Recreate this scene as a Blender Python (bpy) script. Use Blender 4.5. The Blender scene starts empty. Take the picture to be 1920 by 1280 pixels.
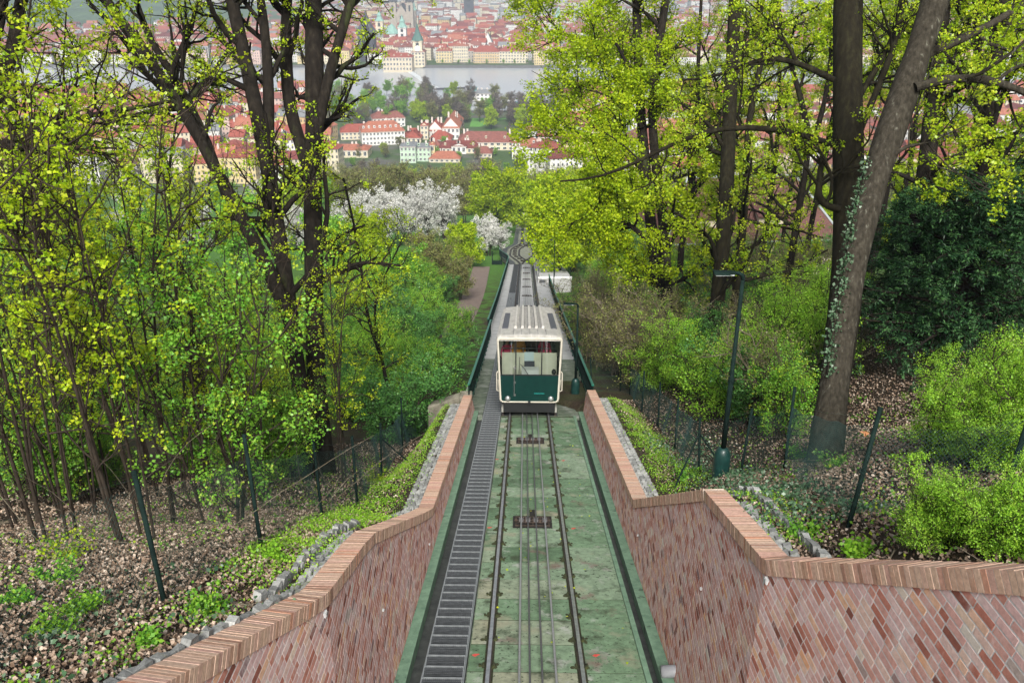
import bpy, bmesh, math, random
import numpy as np
from mathutils import Vector, Matrix, Euler

R = math.radians
random.seed(7)
rng = np.random.default_rng(11)
scene = bpy.context.scene
COL = scene.collection

# ------------------------------------------------------------------ camera
CAM = Vector((-0.21, 0.0, 120.0))          # on the footbridge, 7 m above the rails
PITCH, YAW, FPX = R(23.93), R(0.894), 1600.0
cam_d = bpy.data.cameras.new('camera')
cam_d.sensor_width = 36.0
cam_d.lens = 30.0
cam_d.clip_start = 0.1
cam_d.clip_end = 9000.0
cam_d.dof.use_dof = True
cam_d.dof.focus_distance = 15.0
cam_d.dof.aperture_fstop = 3.2
cam = bpy.data.objects.new('camera', cam_d)
COL.objects.link(cam)
cam.location = CAM
cam.rotation_euler = (math.pi / 2 - PITCH, 0, YAW)
scene.camera = cam

# ------------------------------------------------------------------ light
SUN_EL, SUN_AZ = R(42), R(178)
world = bpy.data.worlds.new('World')
scene.world = world
world.use_nodes = True
wn = world.node_tree
for n in list(wn.nodes):
    wn.nodes.remove(n)
w_out = wn.nodes.new('ShaderNodeOutputWorld')
w_bg = wn.nodes.new('ShaderNodeBackground')
w_sky = wn.nodes.new('ShaderNodeTexSky')
w_sky.sky_type = 'NISHITA'
w_sky.sun_disc = False
w_sky.sun_elevation = SUN_EL
w_sky.sun_rotation = SUN_AZ
w_sky.dust_density = 4.0
w_sky.air_density = 1.0
w_sky.ozone_density = 1.0
w_hsv = wn.nodes.new('ShaderNodeHueSaturation')       # thin overcast: a paler, whiter sky
w_hsv.inputs['Saturation'].default_value = 0.35
wn.links.new(w_sky.outputs[0], w_hsv.inputs['Color'])
wn.links.new(w_hsv.outputs[0], w_bg.inputs['Color'])
w_bg.inputs['Strength'].default_value = 0.085
wn.links.new(w_bg.outputs[0], w_out.inputs['Surface'])

sun_d = bpy.data.lights.new('sun', 'SUN')
sun_d.energy = 3.3
sun_d.angle = R(20)
sun_d.color = (1.0, 0.96, 0.9)
sun = bpy.data.objects.new('sun', sun_d)
COL.objects.link(sun)
_sd = Vector((math.sin(SUN_AZ) * math.cos(SUN_EL), math.cos(SUN_AZ) * math.cos(SUN_EL), math.sin(SUN_EL)))
sun.rotation_euler = _sd.to_track_quat('Z', 'Y').to_euler()
sun.location = (0, 0, 200)

vs = scene.view_settings
vs.view_transform = 'Standard'
vs.look = 'None'
vs.exposure = 0.88
vs.gamma = 1.0
vs.use_curve_mapping = False
cy = scene.cycles
cy.use_adaptive_sampling = True
cy.adaptive_threshold = 0.02
cy.max_bounces = 7
cy.diffuse_bounces = 4
cy.glossy_bounces = 3
cy.transmission_bounces = 5
cy.transparent_max_bounces = 6
cy.volume_bounces = 0
cy.use_denoising = True
cy.caustics_reflective = False
cy.caustics_refractive = False

# ------------------------------------------------------------------ projection helpers
_ca, _sa, _cp, _sp = math.cos(YAW), math.sin(YAW), math.cos(PITCH), math.sin(PITCH)
C_R = Vector((_ca, _sa, 0))
C_F = Vector((-_sa * _cp, _ca * _cp, -_sp))
C_D = -Vector((-_sa * _sp, _ca * _sp, _cp))           # image down
def ray(px, py):
    return C_F + C_R * ((px - 960) / FPX) + C_D * ((py - 640) / FPX)
def P(px, py, Z):
    """world point seen at pixel (px, py) of the 1920x1280 photo at axial depth Z metres"""
    return CAM + ray(px, py) * Z
def G(px, py, z):
    """world point on the level z seen at a pixel"""
    r = ray(px, py)
    return CAM + r * ((z - CAM.z) / r.z)
def pix(p):
    d = Vector(p) - CAM
    Z = d.dot(C_F)
    return 960 + FPX * d.dot(C_R) / Z, 640 + FPX * d.dot(C_D) / Z, Z

# ------------------------------------------------------------------ mesh helpers
def new_mesh_obj(name, me, parent=None, loc=None):
    o = bpy.data.objects.new(name, me)
    COL.objects.link(o)
    if parent is not None:
        o.parent = parent
        o.matrix_parent_inverse = Matrix.Identity(4)
    if loc is not None:
        o.location = loc
    return o
def tag(o, label=None, cat=None, group=None, kind=None):
    if label: o['label'] = label
    if cat: o['category'] = cat
    if group: o['group'] = group
    if kind: o['kind'] = kind
    return o
def empty(name, loc=(0, 0, 0), rz=0.0):
    o = bpy.data.objects.new(name, None)
    COL.objects.link(o)
    o.location = loc
    o.rotation_euler = (0, 0, rz)
    o.empty_display_size = 0.2
    return o
class MB:
    """collects polygons for ONE mesh"""
    def __init__(s):
        s.v, s.f, s.m, s.t, s.sm = [], [], [], [], []
        s.cur, s.tint, s.smooth = 0, 0.5, False
    def face(s, idx):
        s.f.append(tuple(idx)); s.m.append(s.cur); s.t.append(s.tint); s.sm.append(s.smooth)
    def poly(s, pts):
        b = len(s.v)
        s.v.extend([tuple(p) for p in pts])
        s.face(range(b, b + len(pts)))
    def hexa(s, p, skip=()):
        """8 points: bottom 4 ccw, top 4 ccw"""
        b = len(s.v)
        s.v.extend([tuple(q) for q in p])
        F = [(0, 3, 2, 1), (4, 5, 6, 7), (0, 1, 5, 4), (1, 2, 6, 5), (2, 3, 7, 6), (3, 0, 4, 7)]
        for k, q in enumerate(F):
            if k not in skip:
                s.face([b + i for i in q])
        return s
    def box(s, c, size, rot=None, skip=()):
        hx, hy, hz = size[0] / 2, size[1] / 2, size[2] / 2
        pts = [Vector((x, y, z)) for z in (-hz, hz) for x, y in ((-hx, -hy), (hx, -hy), (hx, hy), (-hx, hy))]
        if rot is not None:
            pts = [rot @ q for q in pts]
        c = Vector(c)
        return s.hexa([c + q for q in pts], skip)
    def b2(s, x0, x1, y0, y1, z0, z1):
        return s.box(((x0 + x1) / 2, (y0 + y1) / 2, (z0 + z1) / 2), (x1 - x0, y1 - y0, z1 - z0))
    def tube(s, pts, radii, n=6, cap=True):
        pts = [Vector(p) for p in pts]
        if not hasattr(radii, '__len__'):
            radii = [radii] * len(pts)
        b0 = len(s.v)
        u = None
        for i, p in enumerate(pts):
            d = (pts[min(i + 1, len(pts) - 1)] - pts[max(i - 1, 0)])
            if d.length < 1e-9: d = Vector((0, 0, 1))
            d.normalize()
            if u is None:
                u = d.orthogonal().normalized()
            u = (u - d * u.dot(d))
            if u.length < 1e-6: u = d.orthogonal()
            u.normalize()
            w = d.cross(u)
            for k in range(n):
                a = 2 * math.pi * k / n
                s.v.append(tuple(p + (u * math.cos(a) + w * math.sin(a)) * radii[i]))
        for i in range(len(pts) - 1):
            for k in range(n):
                a, b = b0 + i * n + k, b0 + i * n + (k + 1) % n
                s.face((a, b, b + n, a + n))
        if cap:
            s.face([b0 + k for k in range(n)][::-1])
            s.face([b0 + (len(pts) - 1) * n + k for k in range(n)])
        return s
    def lathe(s, prof, c=(0, 0, 0), n=12):
        c = Vector(c); b0 = len(s.v)
        for r, z in prof:
            for k in range(n):
                a = 2 * math.pi * k / n
                s.v.append((c.x + r * math.cos(a), c.y + r * math.sin(a), c.z + z))
        for i in range(len(prof) - 1):
            for k in range(n):
                a, b = b0 + i * n + k, b0 + i * n + (k + 1) % n
                s.face((a, b, b + n, a + n))
        s.face([b0 + k for k in range(n)][::-1])
        s.face([b0 + (len(prof) - 1) * n + k for k in range(n)])
        return s
    def mesh(s, name, mats, tint=False):
        me = bpy.data.meshes.new(name)
        me.from_pydata(s.v, [], s.f)
        if not isinstance(mats, (list, tuple)): mats = [mats]
        for m in mats: me.materials.append(m)
        if len(mats) > 1: me.polygons.foreach_set('material_index', s.m)
        if any(s.sm): me.polygons.foreach_set('use_smooth', s.sm)
        if tint:
            at = me.attributes.new('tint', 'FLOAT', 'FACE')
            at.data.foreach_set('value', s.t)
        me.update()
        return me
    def build(s, name, mats, parent=None, loc=None, tint=False):
        return new_mesh_obj(name, s.mesh(name, mats, tint), parent, loc)
def bevel(o, w=0.02, seg=2):
    m = o.modifiers.new('bevel', 'BEVEL'); m.width = w; m.segments = seg; m.limit_method = 'ANGLE'; m.angle_limit = R(40)
    return o
def quads_obj(name, V, mat, tint=None, parent=None, loc=None, smooth=False):
    """V: (n,4,3) array of quads -> one mesh object"""
    n = V.shape[0]
    me = bpy.data.meshes.new(name)
    me.vertices.add(n * 4)
    me.vertices.foreach_set('co', V.reshape(-1).astype(np.float32))
    me.loops.add(n * 4)
    me.loops.foreach_set('vertex_index', np.arange(n * 4, dtype=np.int32))
    me.polygons.add(n)
    me.polygons.foreach_set('loop_start', np.arange(0, n * 4, 4, dtype=np.int32))
    me.update(calc_edges=True)
    if tint is not None:
        at = me.attributes.new('tint', 'FLOAT', 'FACE')
        at.data.foreach_set('value', tint.astype(np.float32))
    me.materials.append(mat)
    return new_mesh_obj(name, me, parent, loc)

# ------------------------------------------------------------------ materials
def _nt(name):
    m = bpy.data.materials.new(name); m.use_nodes = True
    nt = m.node_tree
    for n in list(nt.nodes): nt.nodes.remove(n)
    out = nt.nodes.new('ShaderNodeOutputMaterial')
    return m, nt, out
def _ramp(nt, fac, stops):
    r = nt.nodes.new('ShaderNodeValToRGB')
    e = r.color_ramp.elements
    while len(e) < len(stops): e.new(0.5)
    for k, (p, c) in enumerate(stops):
        e[k].position = p; e[k].color = (*c, 1)
    nt.links.new(fac, r.inputs[0])
    return r.outputs[0]
def _noise(nt, scale, detail=4, rough=0.6, coord='Object', vec_scale=None):
    tc = nt.nodes.new('ShaderNodeTexCoord')
    n = nt.nodes.new('ShaderNodeTexNoise')
    n.inputs['Scale'].default_value = scale; n.inputs['Detail'].default_value = detail; n.inputs['Roughness'].default_value = rough
    src = tc.outputs[coord] if coord != 'World' else nt.nodes.new('ShaderNodeNewGeometry').outputs['Position']
    if vec_scale:
        mp = nt.nodes.new('ShaderNodeMapping'); mp.inputs['Scale'].default_value = vec_scale
        nt.links.new(src, mp.inputs['Vector']); src = mp.outputs[0]
    nt.links.new(src, n.inputs['Vector'])
    return n.outputs[0]
def _mix(nt, fac, a, b, mode='MIX'):
    m = nt.nodes.new('ShaderNodeMix'); m.data_type = 'RGBA'; m.blend_type = mode
    for s, v in ((0, fac), (6, a), (7, b)):
        if isinstance(v, (int, float)): m.inputs[s].default_value = v
        elif isinstance(v, tuple): m.inputs[s].default_value = (*v, 1)
        else: nt.links.new(v, m.inputs[s])
    return m.outputs[2]
def mat(name, stops, rough=0.7, scale=6.0, detail=5, metal=0.0, bump=0.0, bump_scale=None, coord='Object', vec_scale=None,
        spots=None, spec=0.4, rand=0.0, coat=0.0):
    """noise-driven colour ramp -> Principled; spots=(colour, scale, lo, hi): a second layer of stains"""
    m, nt, out = _nt(name)
    b = nt.nodes.new('ShaderNodeBsdfPrincipled')
    if not isinstance(stops, list): stops = [(0.3, tuple(c * 0.82 for c in stops)), (0.7, tuple(min(1, c * 1.12) for c in stops))]
    n = _noise(nt, scale, detail, coord=coord, vec_scale=vec_scale)
    c = _ramp(nt, n, stops)
    if spots:
        for sc_, s2, lo, hi in (spots if isinstance(spots, list) else [spots]):
            n2 = _noise(nt, s2, 6, 0.65, coord=coord, vec_scale=vec_scale)
            f = _ramp(nt, n2, [(lo, (0, 0, 0)), (hi, (1, 1, 1))])
            c = _mix(nt, f, c, sc_)
    if rand:
        oi = nt.nodes.new('ShaderNodeObjectInfo')
        hs = nt.nodes.new('ShaderNodeHueSaturation')
        mr = nt.nodes.new('ShaderNodeMapRange'); mr.inputs['To Min'].default_value = 1 - rand; mr.inputs['To Max'].default_value = 1 + rand
        nt.links.new(oi.outputs['Random'], mr.inputs['Value']); nt.links.new(mr.outputs[0], hs.inputs['Value'])
        nt.links.new(c, hs.inputs['Color']); c = hs.outputs[0]
    nt.links.new(c, b.inputs['Base Color'])
    b.inputs['Roughness'].default_value = rough
    b.inputs['Metallic'].default_value = metal
    b.inputs['Specular IOR Level'].default_value = spec
    b.inputs['Coat Weight'].default_value = coat
    if bump:
        bn = _noise(nt, bump_scale or scale * 4, 6, coord=coord)
        bp = nt.nodes.new('ShaderNodeBump'); bp.inputs['Strength'].default_value = bump; bp.inputs['Distance'].default_value = 0.02
        nt.links.new(bn, bp.inputs['Height']); nt.links.new(bp.outputs[0], b.inputs['Normal'])
    nt.links.new(b.outputs[0], out.inputs['Surface'])
    return m
def tint_mat(name, stops, rough=0.8, scale=25.0, amount=0.35, bump=0.3, rand_obj=False, stain=None, spec=0.3, bump_scale=None):
    """colour chosen per face by the 'tint' attribute (each brick, stone, fallen leaf its own), plus fine grain"""
    m, nt, out = _nt(name)
    b = nt.nodes.new('ShaderNodeBsdfPrincipled')
    at = nt.nodes.new('ShaderNodeAttribute'); at.attribute_name = 'tint'
    r = nt.nodes.new('ShaderNodeValToRGB')
    r.color_ramp.interpolation = 'LINEAR'
    e = r.color_ramp.elements
    while len(e) < len(stops): e.new(0.5)
    for k, (p, c) in enumerate(stops):
        e[k].position = p; e[k].color = (*c, 1)
    nt.links.new(at.outputs['Fac'], r.inputs[0])
    n = _noise(nt, scale, 5, 0.65, coord='World')
    g = _ramp(nt, n, [(0.25, (1 - amount,) * 3), (0.75, (1 + amount * 0.5,) * 3)])
    c = _mix(nt, 1.0, r.outputs[0], g, 'MULTIPLY')
    if stain:
        for sc_, s2, lo, hi, vsc in stain:
            n2 = _noise(nt, s2, 6, 0.65, coord='World', vec_scale=vsc)
            f = _ramp(nt, n2, [(lo, (0, 0, 0)), (hi, (1, 1, 1))])
            c = _mix(nt, f, c, sc_)
    nt.links.new(c, b.inputs['Base Color'])
    b.inputs['Roughness'].default_value = rough
    b.inputs['Specular IOR Level'].default_value = spec
    if bump:
        bn = _noise(nt, bump_scale or scale * 2, 5, coord='World')
        bp = nt.nodes.new('ShaderNodeBump'); bp.inputs['Strength'].default_value = bump; bp.inputs['Distance'].default_value = 0.01
        nt.links.new(bn, bp.inputs['Height']); nt.links.new(bp.outputs[0], b.inputs['Normal'])
    nt.links.new(b.outputs[0], out.inputs['Surface'])
    return m
def leaf_mat(name, stops, trans=0.45, jitter=0.12, gloss=0.025):
    """thin leaf: diffuse + translucent, colour per leaf by 'tint', each plant a little different"""
    m, nt, out = _nt(name)
    at = nt.nodes.new('ShaderNodeAttribute'); at.attribute_name = 'tint'
    c = _ramp(nt, at.outputs['Fac'], stops)
    oi = nt.nodes.new('ShaderNodeObjectInfo')
    hs = nt.nodes.new('ShaderNodeHueSaturation')
    mr = nt.nodes.new('ShaderNodeMapRange'); mr.inputs['To Min'].default_value = 1 - jitter; mr.inputs['To Max'].default_value = 1 + jitter
    nt.links.new(oi.outputs['Random'], mr.inputs['Value']); nt.links.new(mr.outputs[0], hs.inputs['Value'])
    nt.links.new(c, hs.inputs['Color']); c = hs.outputs[0]
    d = nt.nodes.new('ShaderNodeBsdfDiffuse'); t = nt.nodes.new('ShaderNodeBsdfTranslucent'); g = nt.nodes.new('ShaderNodeBsdfGlossy')
    g.inputs['Roughness'].default_value = 0.45; g.inputs['Color'].default_value = (0.9, 0.95, 0.9, 1)
    nt.links.new(c, d.inputs['Color']); nt.links.new(c, t.inputs['Color'])
    m1 = nt.nodes.new('ShaderNodeMixShader'); m1.inputs[0].default_value = trans
    nt.links.new(d.outputs[0], m1.inputs[1]); nt.links.new(t.outputs[0], m1.inputs[2])
    m2 = nt.nodes.new('ShaderNodeMixShader'); m2.inputs[0].default_value = gloss
    nt.links.new(m1.outputs[0], m2.inputs[1]); nt.links.new(g.outputs[0], m2.inputs[2])
    nt.links.new(m2.outputs[0], out.inputs['Surface'])
    return m
def flat(name, c, rough=0.6, metal=0.0, spec=0.4):
    m, nt, out = _nt(name)
    b = nt.nodes.new('ShaderNodeBsdfPrincipled')
    b.inputs['Base Color'].default_value = (*c, 1); b.inputs['Roughness'].default_value = rough
    b.inputs['Metallic'].default_value = metal; b.inputs['Specular IOR Level'].default_value = spec
    nt.links.new(b.outputs[0], out.inputs['Surface'])
    return m

# ------------------------------------------------------------------ levels of the place (z relative to the camera, then absolute)
def smooth_table(pts, ylo, yhi, step, sig):
    ys = np.arange(ylo, yhi, step)
    zs = np.interp(ys, [p[0] for p in pts], [p[1] for p in pts])
    if sig:
        k = int(3 * sig / step); w = np.exp(-0.5 * (np.arange(-k, k + 1) * step / sig) ** 2); w /= w.sum()
        zs = np.convolve(np.concatenate([2 * zs[0] - zs[k:0:-1], zs, 2 * zs[-1] - zs[-2:-k - 2:-1]]), w, 'valid')
    return ys, zs
TRK = smooth_table([(-60, -7.17 + 18.66), (30, -7.17 - 9.33), (71.7, -28.2), (120.6, -41.1), (219, -63.9), (420, -113.0), (470, -115.0), (700, -115)], -40, 660, 1.0, 5.0)
CZ = CAM.z
def z_track(y):
    return CZ + float(np.interp(y, TRK[0], TRK[1]))
CITY_Z, RIVER_Z = CZ - 115.0, CZ - 117.5
SLOPE = 0.311
# ================================================================== TRACK
M = {}
M['bed'] = mat('mossy_green_concrete', [(0.32, (0.055, 0.085, 0.05)), (0.48, (0.12, 0.18, 0.11)), (0.66, (0.22, 0.28, 0.195))], rough=0.85, scale=2.6, detail=12, bump=0.45, bump_scale=30,
               spots=[((0.3, 0.28, 0.19), 0.9, 0.54, 0.7), ((0.34, 0.37, 0.33), 2.1, 0.54, 0.68), ((0.09, 0.07, 0.048), 2.9, 0.56, 0.68), ((0.035, 0.05, 0.03), 11, 0.58, 0.68), ((0.05, 0.075, 0.04), 1.3, 0.6, 0.68)])
M['bed_dk'] = mat('dark_mossy_concrete', [(0.32, (0.05, 0.065, 0.045)), (0.5, (0.1, 0.13, 0.09)), (0.7, (0.2, 0.22, 0.18))], rough=0.85, scale=2.2, detail=10, bump=0.4, spots=((0.3, 0.31, 0.29), 1.4, 0.55, 0.7))
M['kerb'] = mat('green_kerb_concrete', [(0.3, (0.1, 0.18, 0.12)), (0.7, (0.19, 0.31, 0.21))], rough=0.85, scale=5, detail=8, bump=0.4, spots=[((0.03, 0.04, 0.03), 4, 0.6, 0.72)])
M['channel'] = mat('dark_channel_floor', [(0.3, (0.02, 0.022, 0.022)), (0.7, (0.07, 0.075, 0.07))], rough=0.55, scale=4, detail=7, bump=0.3)  # one dark tone for both channel floors
M['pale'] = mat('pale_viaduct_concrete', [(0.3, (0.3, 0.31, 0.3)), (0.7, (0.46, 0.46, 0.455))], rough=0.8, scale=1.5, detail=8, bump=0.15, spots=((0.2, 0.21, 0.2), 3, 0.55, 0.75))
M['oldconc'] = mat('weathered_concrete', [(0.3, (0.11, 0.1, 0.075)), (0.7, (0.27, 0.25, 0.2))], rough=0.9, scale=4, detail=8, bump=0.5, spots=((0.08, 0.1, 0.04), 3, 0.55, 0.7))
M['rail'] = mat('worn_steel_rail', [(0.3, (0.28, 0.29, 0.31)), (0.7, (0.5, 0.51, 0.54))], rough=0.33, scale=9, metal=0.75)
M['railside'] = mat('dark_rail_web', [(0.3, (0.025, 0.022, 0.02)), (0.7, (0.07, 0.055, 0.045))], rough=0.8, scale=9)
M['cable'] = mat('bright_steel_cable', [(0.3, (0.33, 0.34, 0.36)), (0.7, (0.5, 0.51, 0.53))], rough=0.4, scale=30, metal=0.6)
M['cable_dk'] = mat('greased_steel_cable', [(0.3, (0.09, 0.09, 0.1)), (0.7, (0.18, 0.18, 0.19))], rough=0.45, scale=30, metal=0.5)
M['grate'] = mat('galvanised_grating', [(0.3, (0.2, 0.22, 0.23)), (0.7, (0.32, 0.345, 0.355))], rough=0.5, scale=12, metal=0.4)
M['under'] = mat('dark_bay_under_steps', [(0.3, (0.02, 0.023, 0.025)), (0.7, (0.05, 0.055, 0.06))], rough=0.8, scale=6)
M['rust'] = mat('rusty_iron', [(0.3, (0.014, 0.009, 0.007)), (0.7, (0.06, 0.04, 0.028))], rough=0.75, scale=14, detail=7, bump=0.4)
M['roller'] = mat('worn_roller_steel', [(0.3, (0.16, 0.155, 0.16)), (0.7, (0.3, 0.29, 0.3))], rough=0.45, scale=14, metal=0.4)
M['pit'] = mat('black_pit', [(0.3, (0.008, 0.007, 0.006)), (0.7, (0.022, 0.018, 0.015))], rough=0.9, scale=12)
M['moss'] = mat('black_moss', [(0.3, (0.012, 0.014, 0.008)), (0.6, (0.035, 0.04, 0.014)), (0.8, (0.09, 0.11, 0.02))], rough=0.95, scale=18, bump=0.9, bump_scale=40)
M['red'] = flat('red_spray_paint', (0.5, 0.07, 0.055), 0.8)
M['rgreen'] = mat('green_railing_paint', [(0.3, (0.012, 0.11, 0.075)), (0.7, (0.03, 0.19, 0.135))], rough=0.45, scale=8)
M['pgreen'] = mat('dark_green_post_paint', [(0.3, (0.005, 0.011, 0.01)), (0.7, (0.009, 0.022, 0.018))], rough=0.8, scale=8, spec=0.08)
M['lampgreen'] = mat('green_lamp_enamel', [(0.3, (0.004, 0.022, 0.02)), (0.7, (0.008, 0.042, 0.036))], rough=0.45, scale=6, coat=0.1)

WALL_END = 30.2           # where the cutting ends and the viaduct begins (y)
def along(x0, x1, y0, y1, dz_top, dz_bot, m, name, parent=None, step=1.5, xf=None, xf1=None, grow=1.0):
    """a strip that follows the slope of the track: a real slab with thickness"""
    mb = MB()
    ys = [y0]
    st = step
    while ys[-1] < y1 - 1e-6:
        ys.append(min(y1, ys[-1] + st)); st *= grow
    b = None
    for k, y in enumerate(ys):
        z = z_track(y)
        a0 = xf(y) if xf else x0
        a1 = xf1(y) if xf1 else x1
        mb.v += [(a0, y, z + dz_bot), (a1, y, z + dz_bot), (a1, y, z + dz_top), (a0, y, z + dz_top)]
        if k:
            i, j = 4 * (k - 1), 4 * k
            for q in range(4):
                r_ = (q + 1) % 4
                mb.face((i + q, i + r_, j + r_, j + q))
    mb.face((0, 3, 2, 1)); n = 4 * (len(ys) - 1); mb.face((n, n + 1, n + 2, n + 3))
    mb.f = [tuple(reversed(f)) for f in mb.f]
    return mb.build(name, m, parent)

LOOP0, LOOP1 = 121.0, 163.0
def loop_w(y):
    """sideways spread of the two tracks in the passing loop"""
    if y <= LOOP0 or y >= LOOP1 + 12: return 0.0
    def ss(t): t = max(0, min(1, t)); return t * t * (3 - 2 * t)
    return 1.78 * min(ss((y - LOOP0) / 17), ss((LOOP1 - y) / 17))
TRACK_END = 262.0
bed = along(-1.1, 1.83, -4, 29.5, 0.0, -0.35, M['bed'], 'track_bed')
tag(bed, kind='structure')
bed_b = along(-2.55, 2.6, 29.5, 43.0, -0.004, -0.7, M['bed_dk'], 'viaduct_approach', step=1.5)
tag(bed_b, kind='structure')
bed2 = along(-2.55, 2.6, 43.0, LOOP0, -0.004, -0.7, M['pale'], 'viaduct_deck', step=3.0)
tag(bed2, kind='structure')
M['ballast'] = mat('mossy_loop_ballast', [(0.3, (0.1, 0.11, 0.08)), (0.7, (0.27, 0.28, 0.22))], rough=0.95, scale=3, detail=8, bump=0.8, bump_scale=14)
bed3 = along(-2.4, 2.4, LOOP0, TRACK_END, -0.008, -0.6, M['ballast'], 'loop_bed', step=2.0, xf=lambda y: -2.5 - 1.05 * loop_w(y), xf1=lambda y: 2.4 + 1.05 * loop_w(y))
tag(bed3, kind='structure')

# drain channels and kerbs along the brick walls
for s, nm in ((1, 'drain_channel_right'), (-1, 'drain_channel_left')):
    a, b = (1.83, 1.98) if s > 0 else (-2.02, -1.1)
    ch = along(a, b, -4, 29.5, -0.17 if s > 0 else -0.2, -0.5, M['channel'], nm, xf=None)
    tag(ch, kind='structure')
    kx = (1.98, 2.17) if s > 0 else (-2.2, -2.02)
    kb = along(kx[0], kx[1], -4, WALL_END, 0.05, -0.5, M['kerb'], 'kerb_right' if s > 0 else 'kerb_left')
    tag(kb, kind='structure')
    # raised lip on the inner side of the right channel
    if s > 0:
        lp = along(1.74, 1.83, -4, 29.5, 0.03, -0.1, M['kerb'], 'channel_lip', bed, step=1.5)

# slab joints and dark cross seams on the bed (each a thin recess strip of dirt)
def bed_point(x, y, dz):
    return Vector((x, y, z_track(y) + dz))
SL = math.atan(SLOPE)
ROT_SL = Matrix.Rotation(-SL, 3, 'X')
def slope_rot(y):
    d = (z_track(y + 0.5) - z_track(y - 0.5))
    return Matrix.Rotation(math.atan(d), 3, 'X')
M['panelmat'] = tint_mat('cast_green_slab', [(0.0, (0.09, 0.15, 0.085)), (0.3, (0.135, 0.225, 0.13)), (0.55, (0.18, 0.275, 0.17)), (0.8, (0.24, 0.32, 0.22)), (1.0, (0.3, 0.31, 0.22))], rough=0.85, scale=7, amount=0.45, bump=0.4, bump_scale=40,
    stain=[((0.05, 0.07, 0.04), 1.8, 0.54, 0.68, None), ((0.36, 0.38, 0.34), 2.6, 0.56, 0.7, None), ((0.13, 0.085, 0.06), 1.3, 0.6, 0.72, None), ((0.025, 0.035, 0.02), 13, 0.58, 0.66, None), ((0.3, 0.28, 0.2), 0.8, 0.58, 0.72, None)])
random.seed(3)
under_ = along(-1.09, 1.735, -3.9, 29.4, 0.003, -0.2, M['moss'], 'slab_joint_bed', bed)
for x0_, x1_, pitch in ((-1.085, -0.83, 0.9), (-0.672, 0.672, 0.9), (0.83, 1.73, 2.7)):
    y = 3.15 - 0.9
    while y < 29.2:
        yb_ = min(29.35, y + pitch)
        g_ = random.uniform(0.006, 0.016)
        mb = MB(); mb.tint = min(1, max(0, random.gauss(0.48, 0.32)))
        p8 = [bed_point(xx, yy, dz) for dz in (-0.03, 0.008) for xx, yy in ((x0_, y + g_), (x1_, y + g_), (x1_, yb_ - g_), (x0_, yb_ - g_))]
        mb.hexa(p8, skip=(0,))
        mb.build('bed_slab', M['panelmat'], bed, tint=True)
        y = yb_
for (px, py) in ((890, 1229), (1116, 1229), (917, 990), (1074, 991), (931, 862), (1055, 864)):
    q = P(px, py, 11024 / (py - 454))
    mb = MB(); mb.box(bed_point(q.x, q.y, 0.012), (0.06, 0.07, 0.006), slope_rot(q.y) @ Matrix.Rotation(0.8, 3, 'Z'))
    mb.box(bed_point(q.x + 0.03, q.y + 0.03, 0.0125), (0.09, 0.03, 0.006), slope_rot(q.y))
    mb.build('red_paint_mark', M['red'], bed)

# rails with dark mossy seat strips and clips
def rail_profile(mb, xf, y0, y1, step, h=0.11):
    ys = list(np.arange(y0, y1, step)) + [y1]
    prof = [(-0.05, 0.0), (-0.05, 0.02), (-0.012, 0.04), (-0.014, h - 0.035), (-0.03, h - 0.028), (-0.03, h), (0.03, h), (0.03, h - 0.028), (0.014, h - 0.035), (0.012, 0.04), (0.05, 0.02), (0.05, 0.0)]
    n = len(prof)
    for k, y in enumerate(ys):
        z = z_track(y)
        for (px_, pz_) in prof:
            mb.v.append((xf(y) + px_, y, z + pz_))
        if k:
            i, j = n * (k - 1), n * k
            for q in range(n - 1):
                mb.cur = 0 if q == 5 else 1
                mb.face((i + q, i + q + 1, j + q + 1, j + q))
    mb.face(list(range(n))); e = n * (len(ys) - 1); mb.face([e + q for q in range(n)][::-1])
GA = 0.7175 + 0.034
rails = []
for s in (-1, 1):
    mb = MB(); rail_profile(mb, lambda y: s * GA, -4, LOOP0, 2.0)
    o = mb.build('running_rail', [M['rail'], M['railside']])
    tag(o, 'worn steel running rail on the stair side of the green bed' if s < 0 else 'worn steel running rail on the side away from the metal stairs', 'rail', 'running rails of the upper track')
    rails.append(o)
    st = along(s * GA - 0.062, s * GA + 0.062, -4, 29.5, 0.004, -0.05, M['moss'], 'rail_seat', o, step=1.5)
# moss clumps / clips at each fixing
clip_meshes = []
for k in range(4):
    random.seed(50 + k)
    mb = MB()
    mb.box((0, 0, 0.012), (0.22, 0.1, 0.02))
    for sx in (-1, 1):
        mb.box((sx * 0.085, 0, 0.025), (0.05, 0.07, 0.045))
        mb.tube([(sx * 0.085, 0, 0.03), (sx * 0.085, 0, 0.075)], 0.016, 6)
        for q in range(random.randint(2, 6)):
            c = Vector((sx * random.uniform(0.06, 0.15), random.uniform(-0.08, 0.09), 0.005)); r_ = random.uniform(0.02, 0.045)
            mb.lathe([(r_, 0), (r_ * 0.75, r_ * 0.45), (r_ * 0.2, r_ * 0.7)], c, 6)
    clip_meshes.append(mb.mesh('rail_clip', M['moss']))
for s, o in ((-1, rails[0]), (1, rails[1])):
    for k in range(30):
        y = 3.3 + k * 0.9
        if y > 29.3: break
        c = new_mesh_obj('rail_clip', random.choice(clip_meshes), o)
        c.location = bed_point(s * GA, y, 0.009)
        c.rotation_euler = (-SL, 0, 0)
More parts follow.
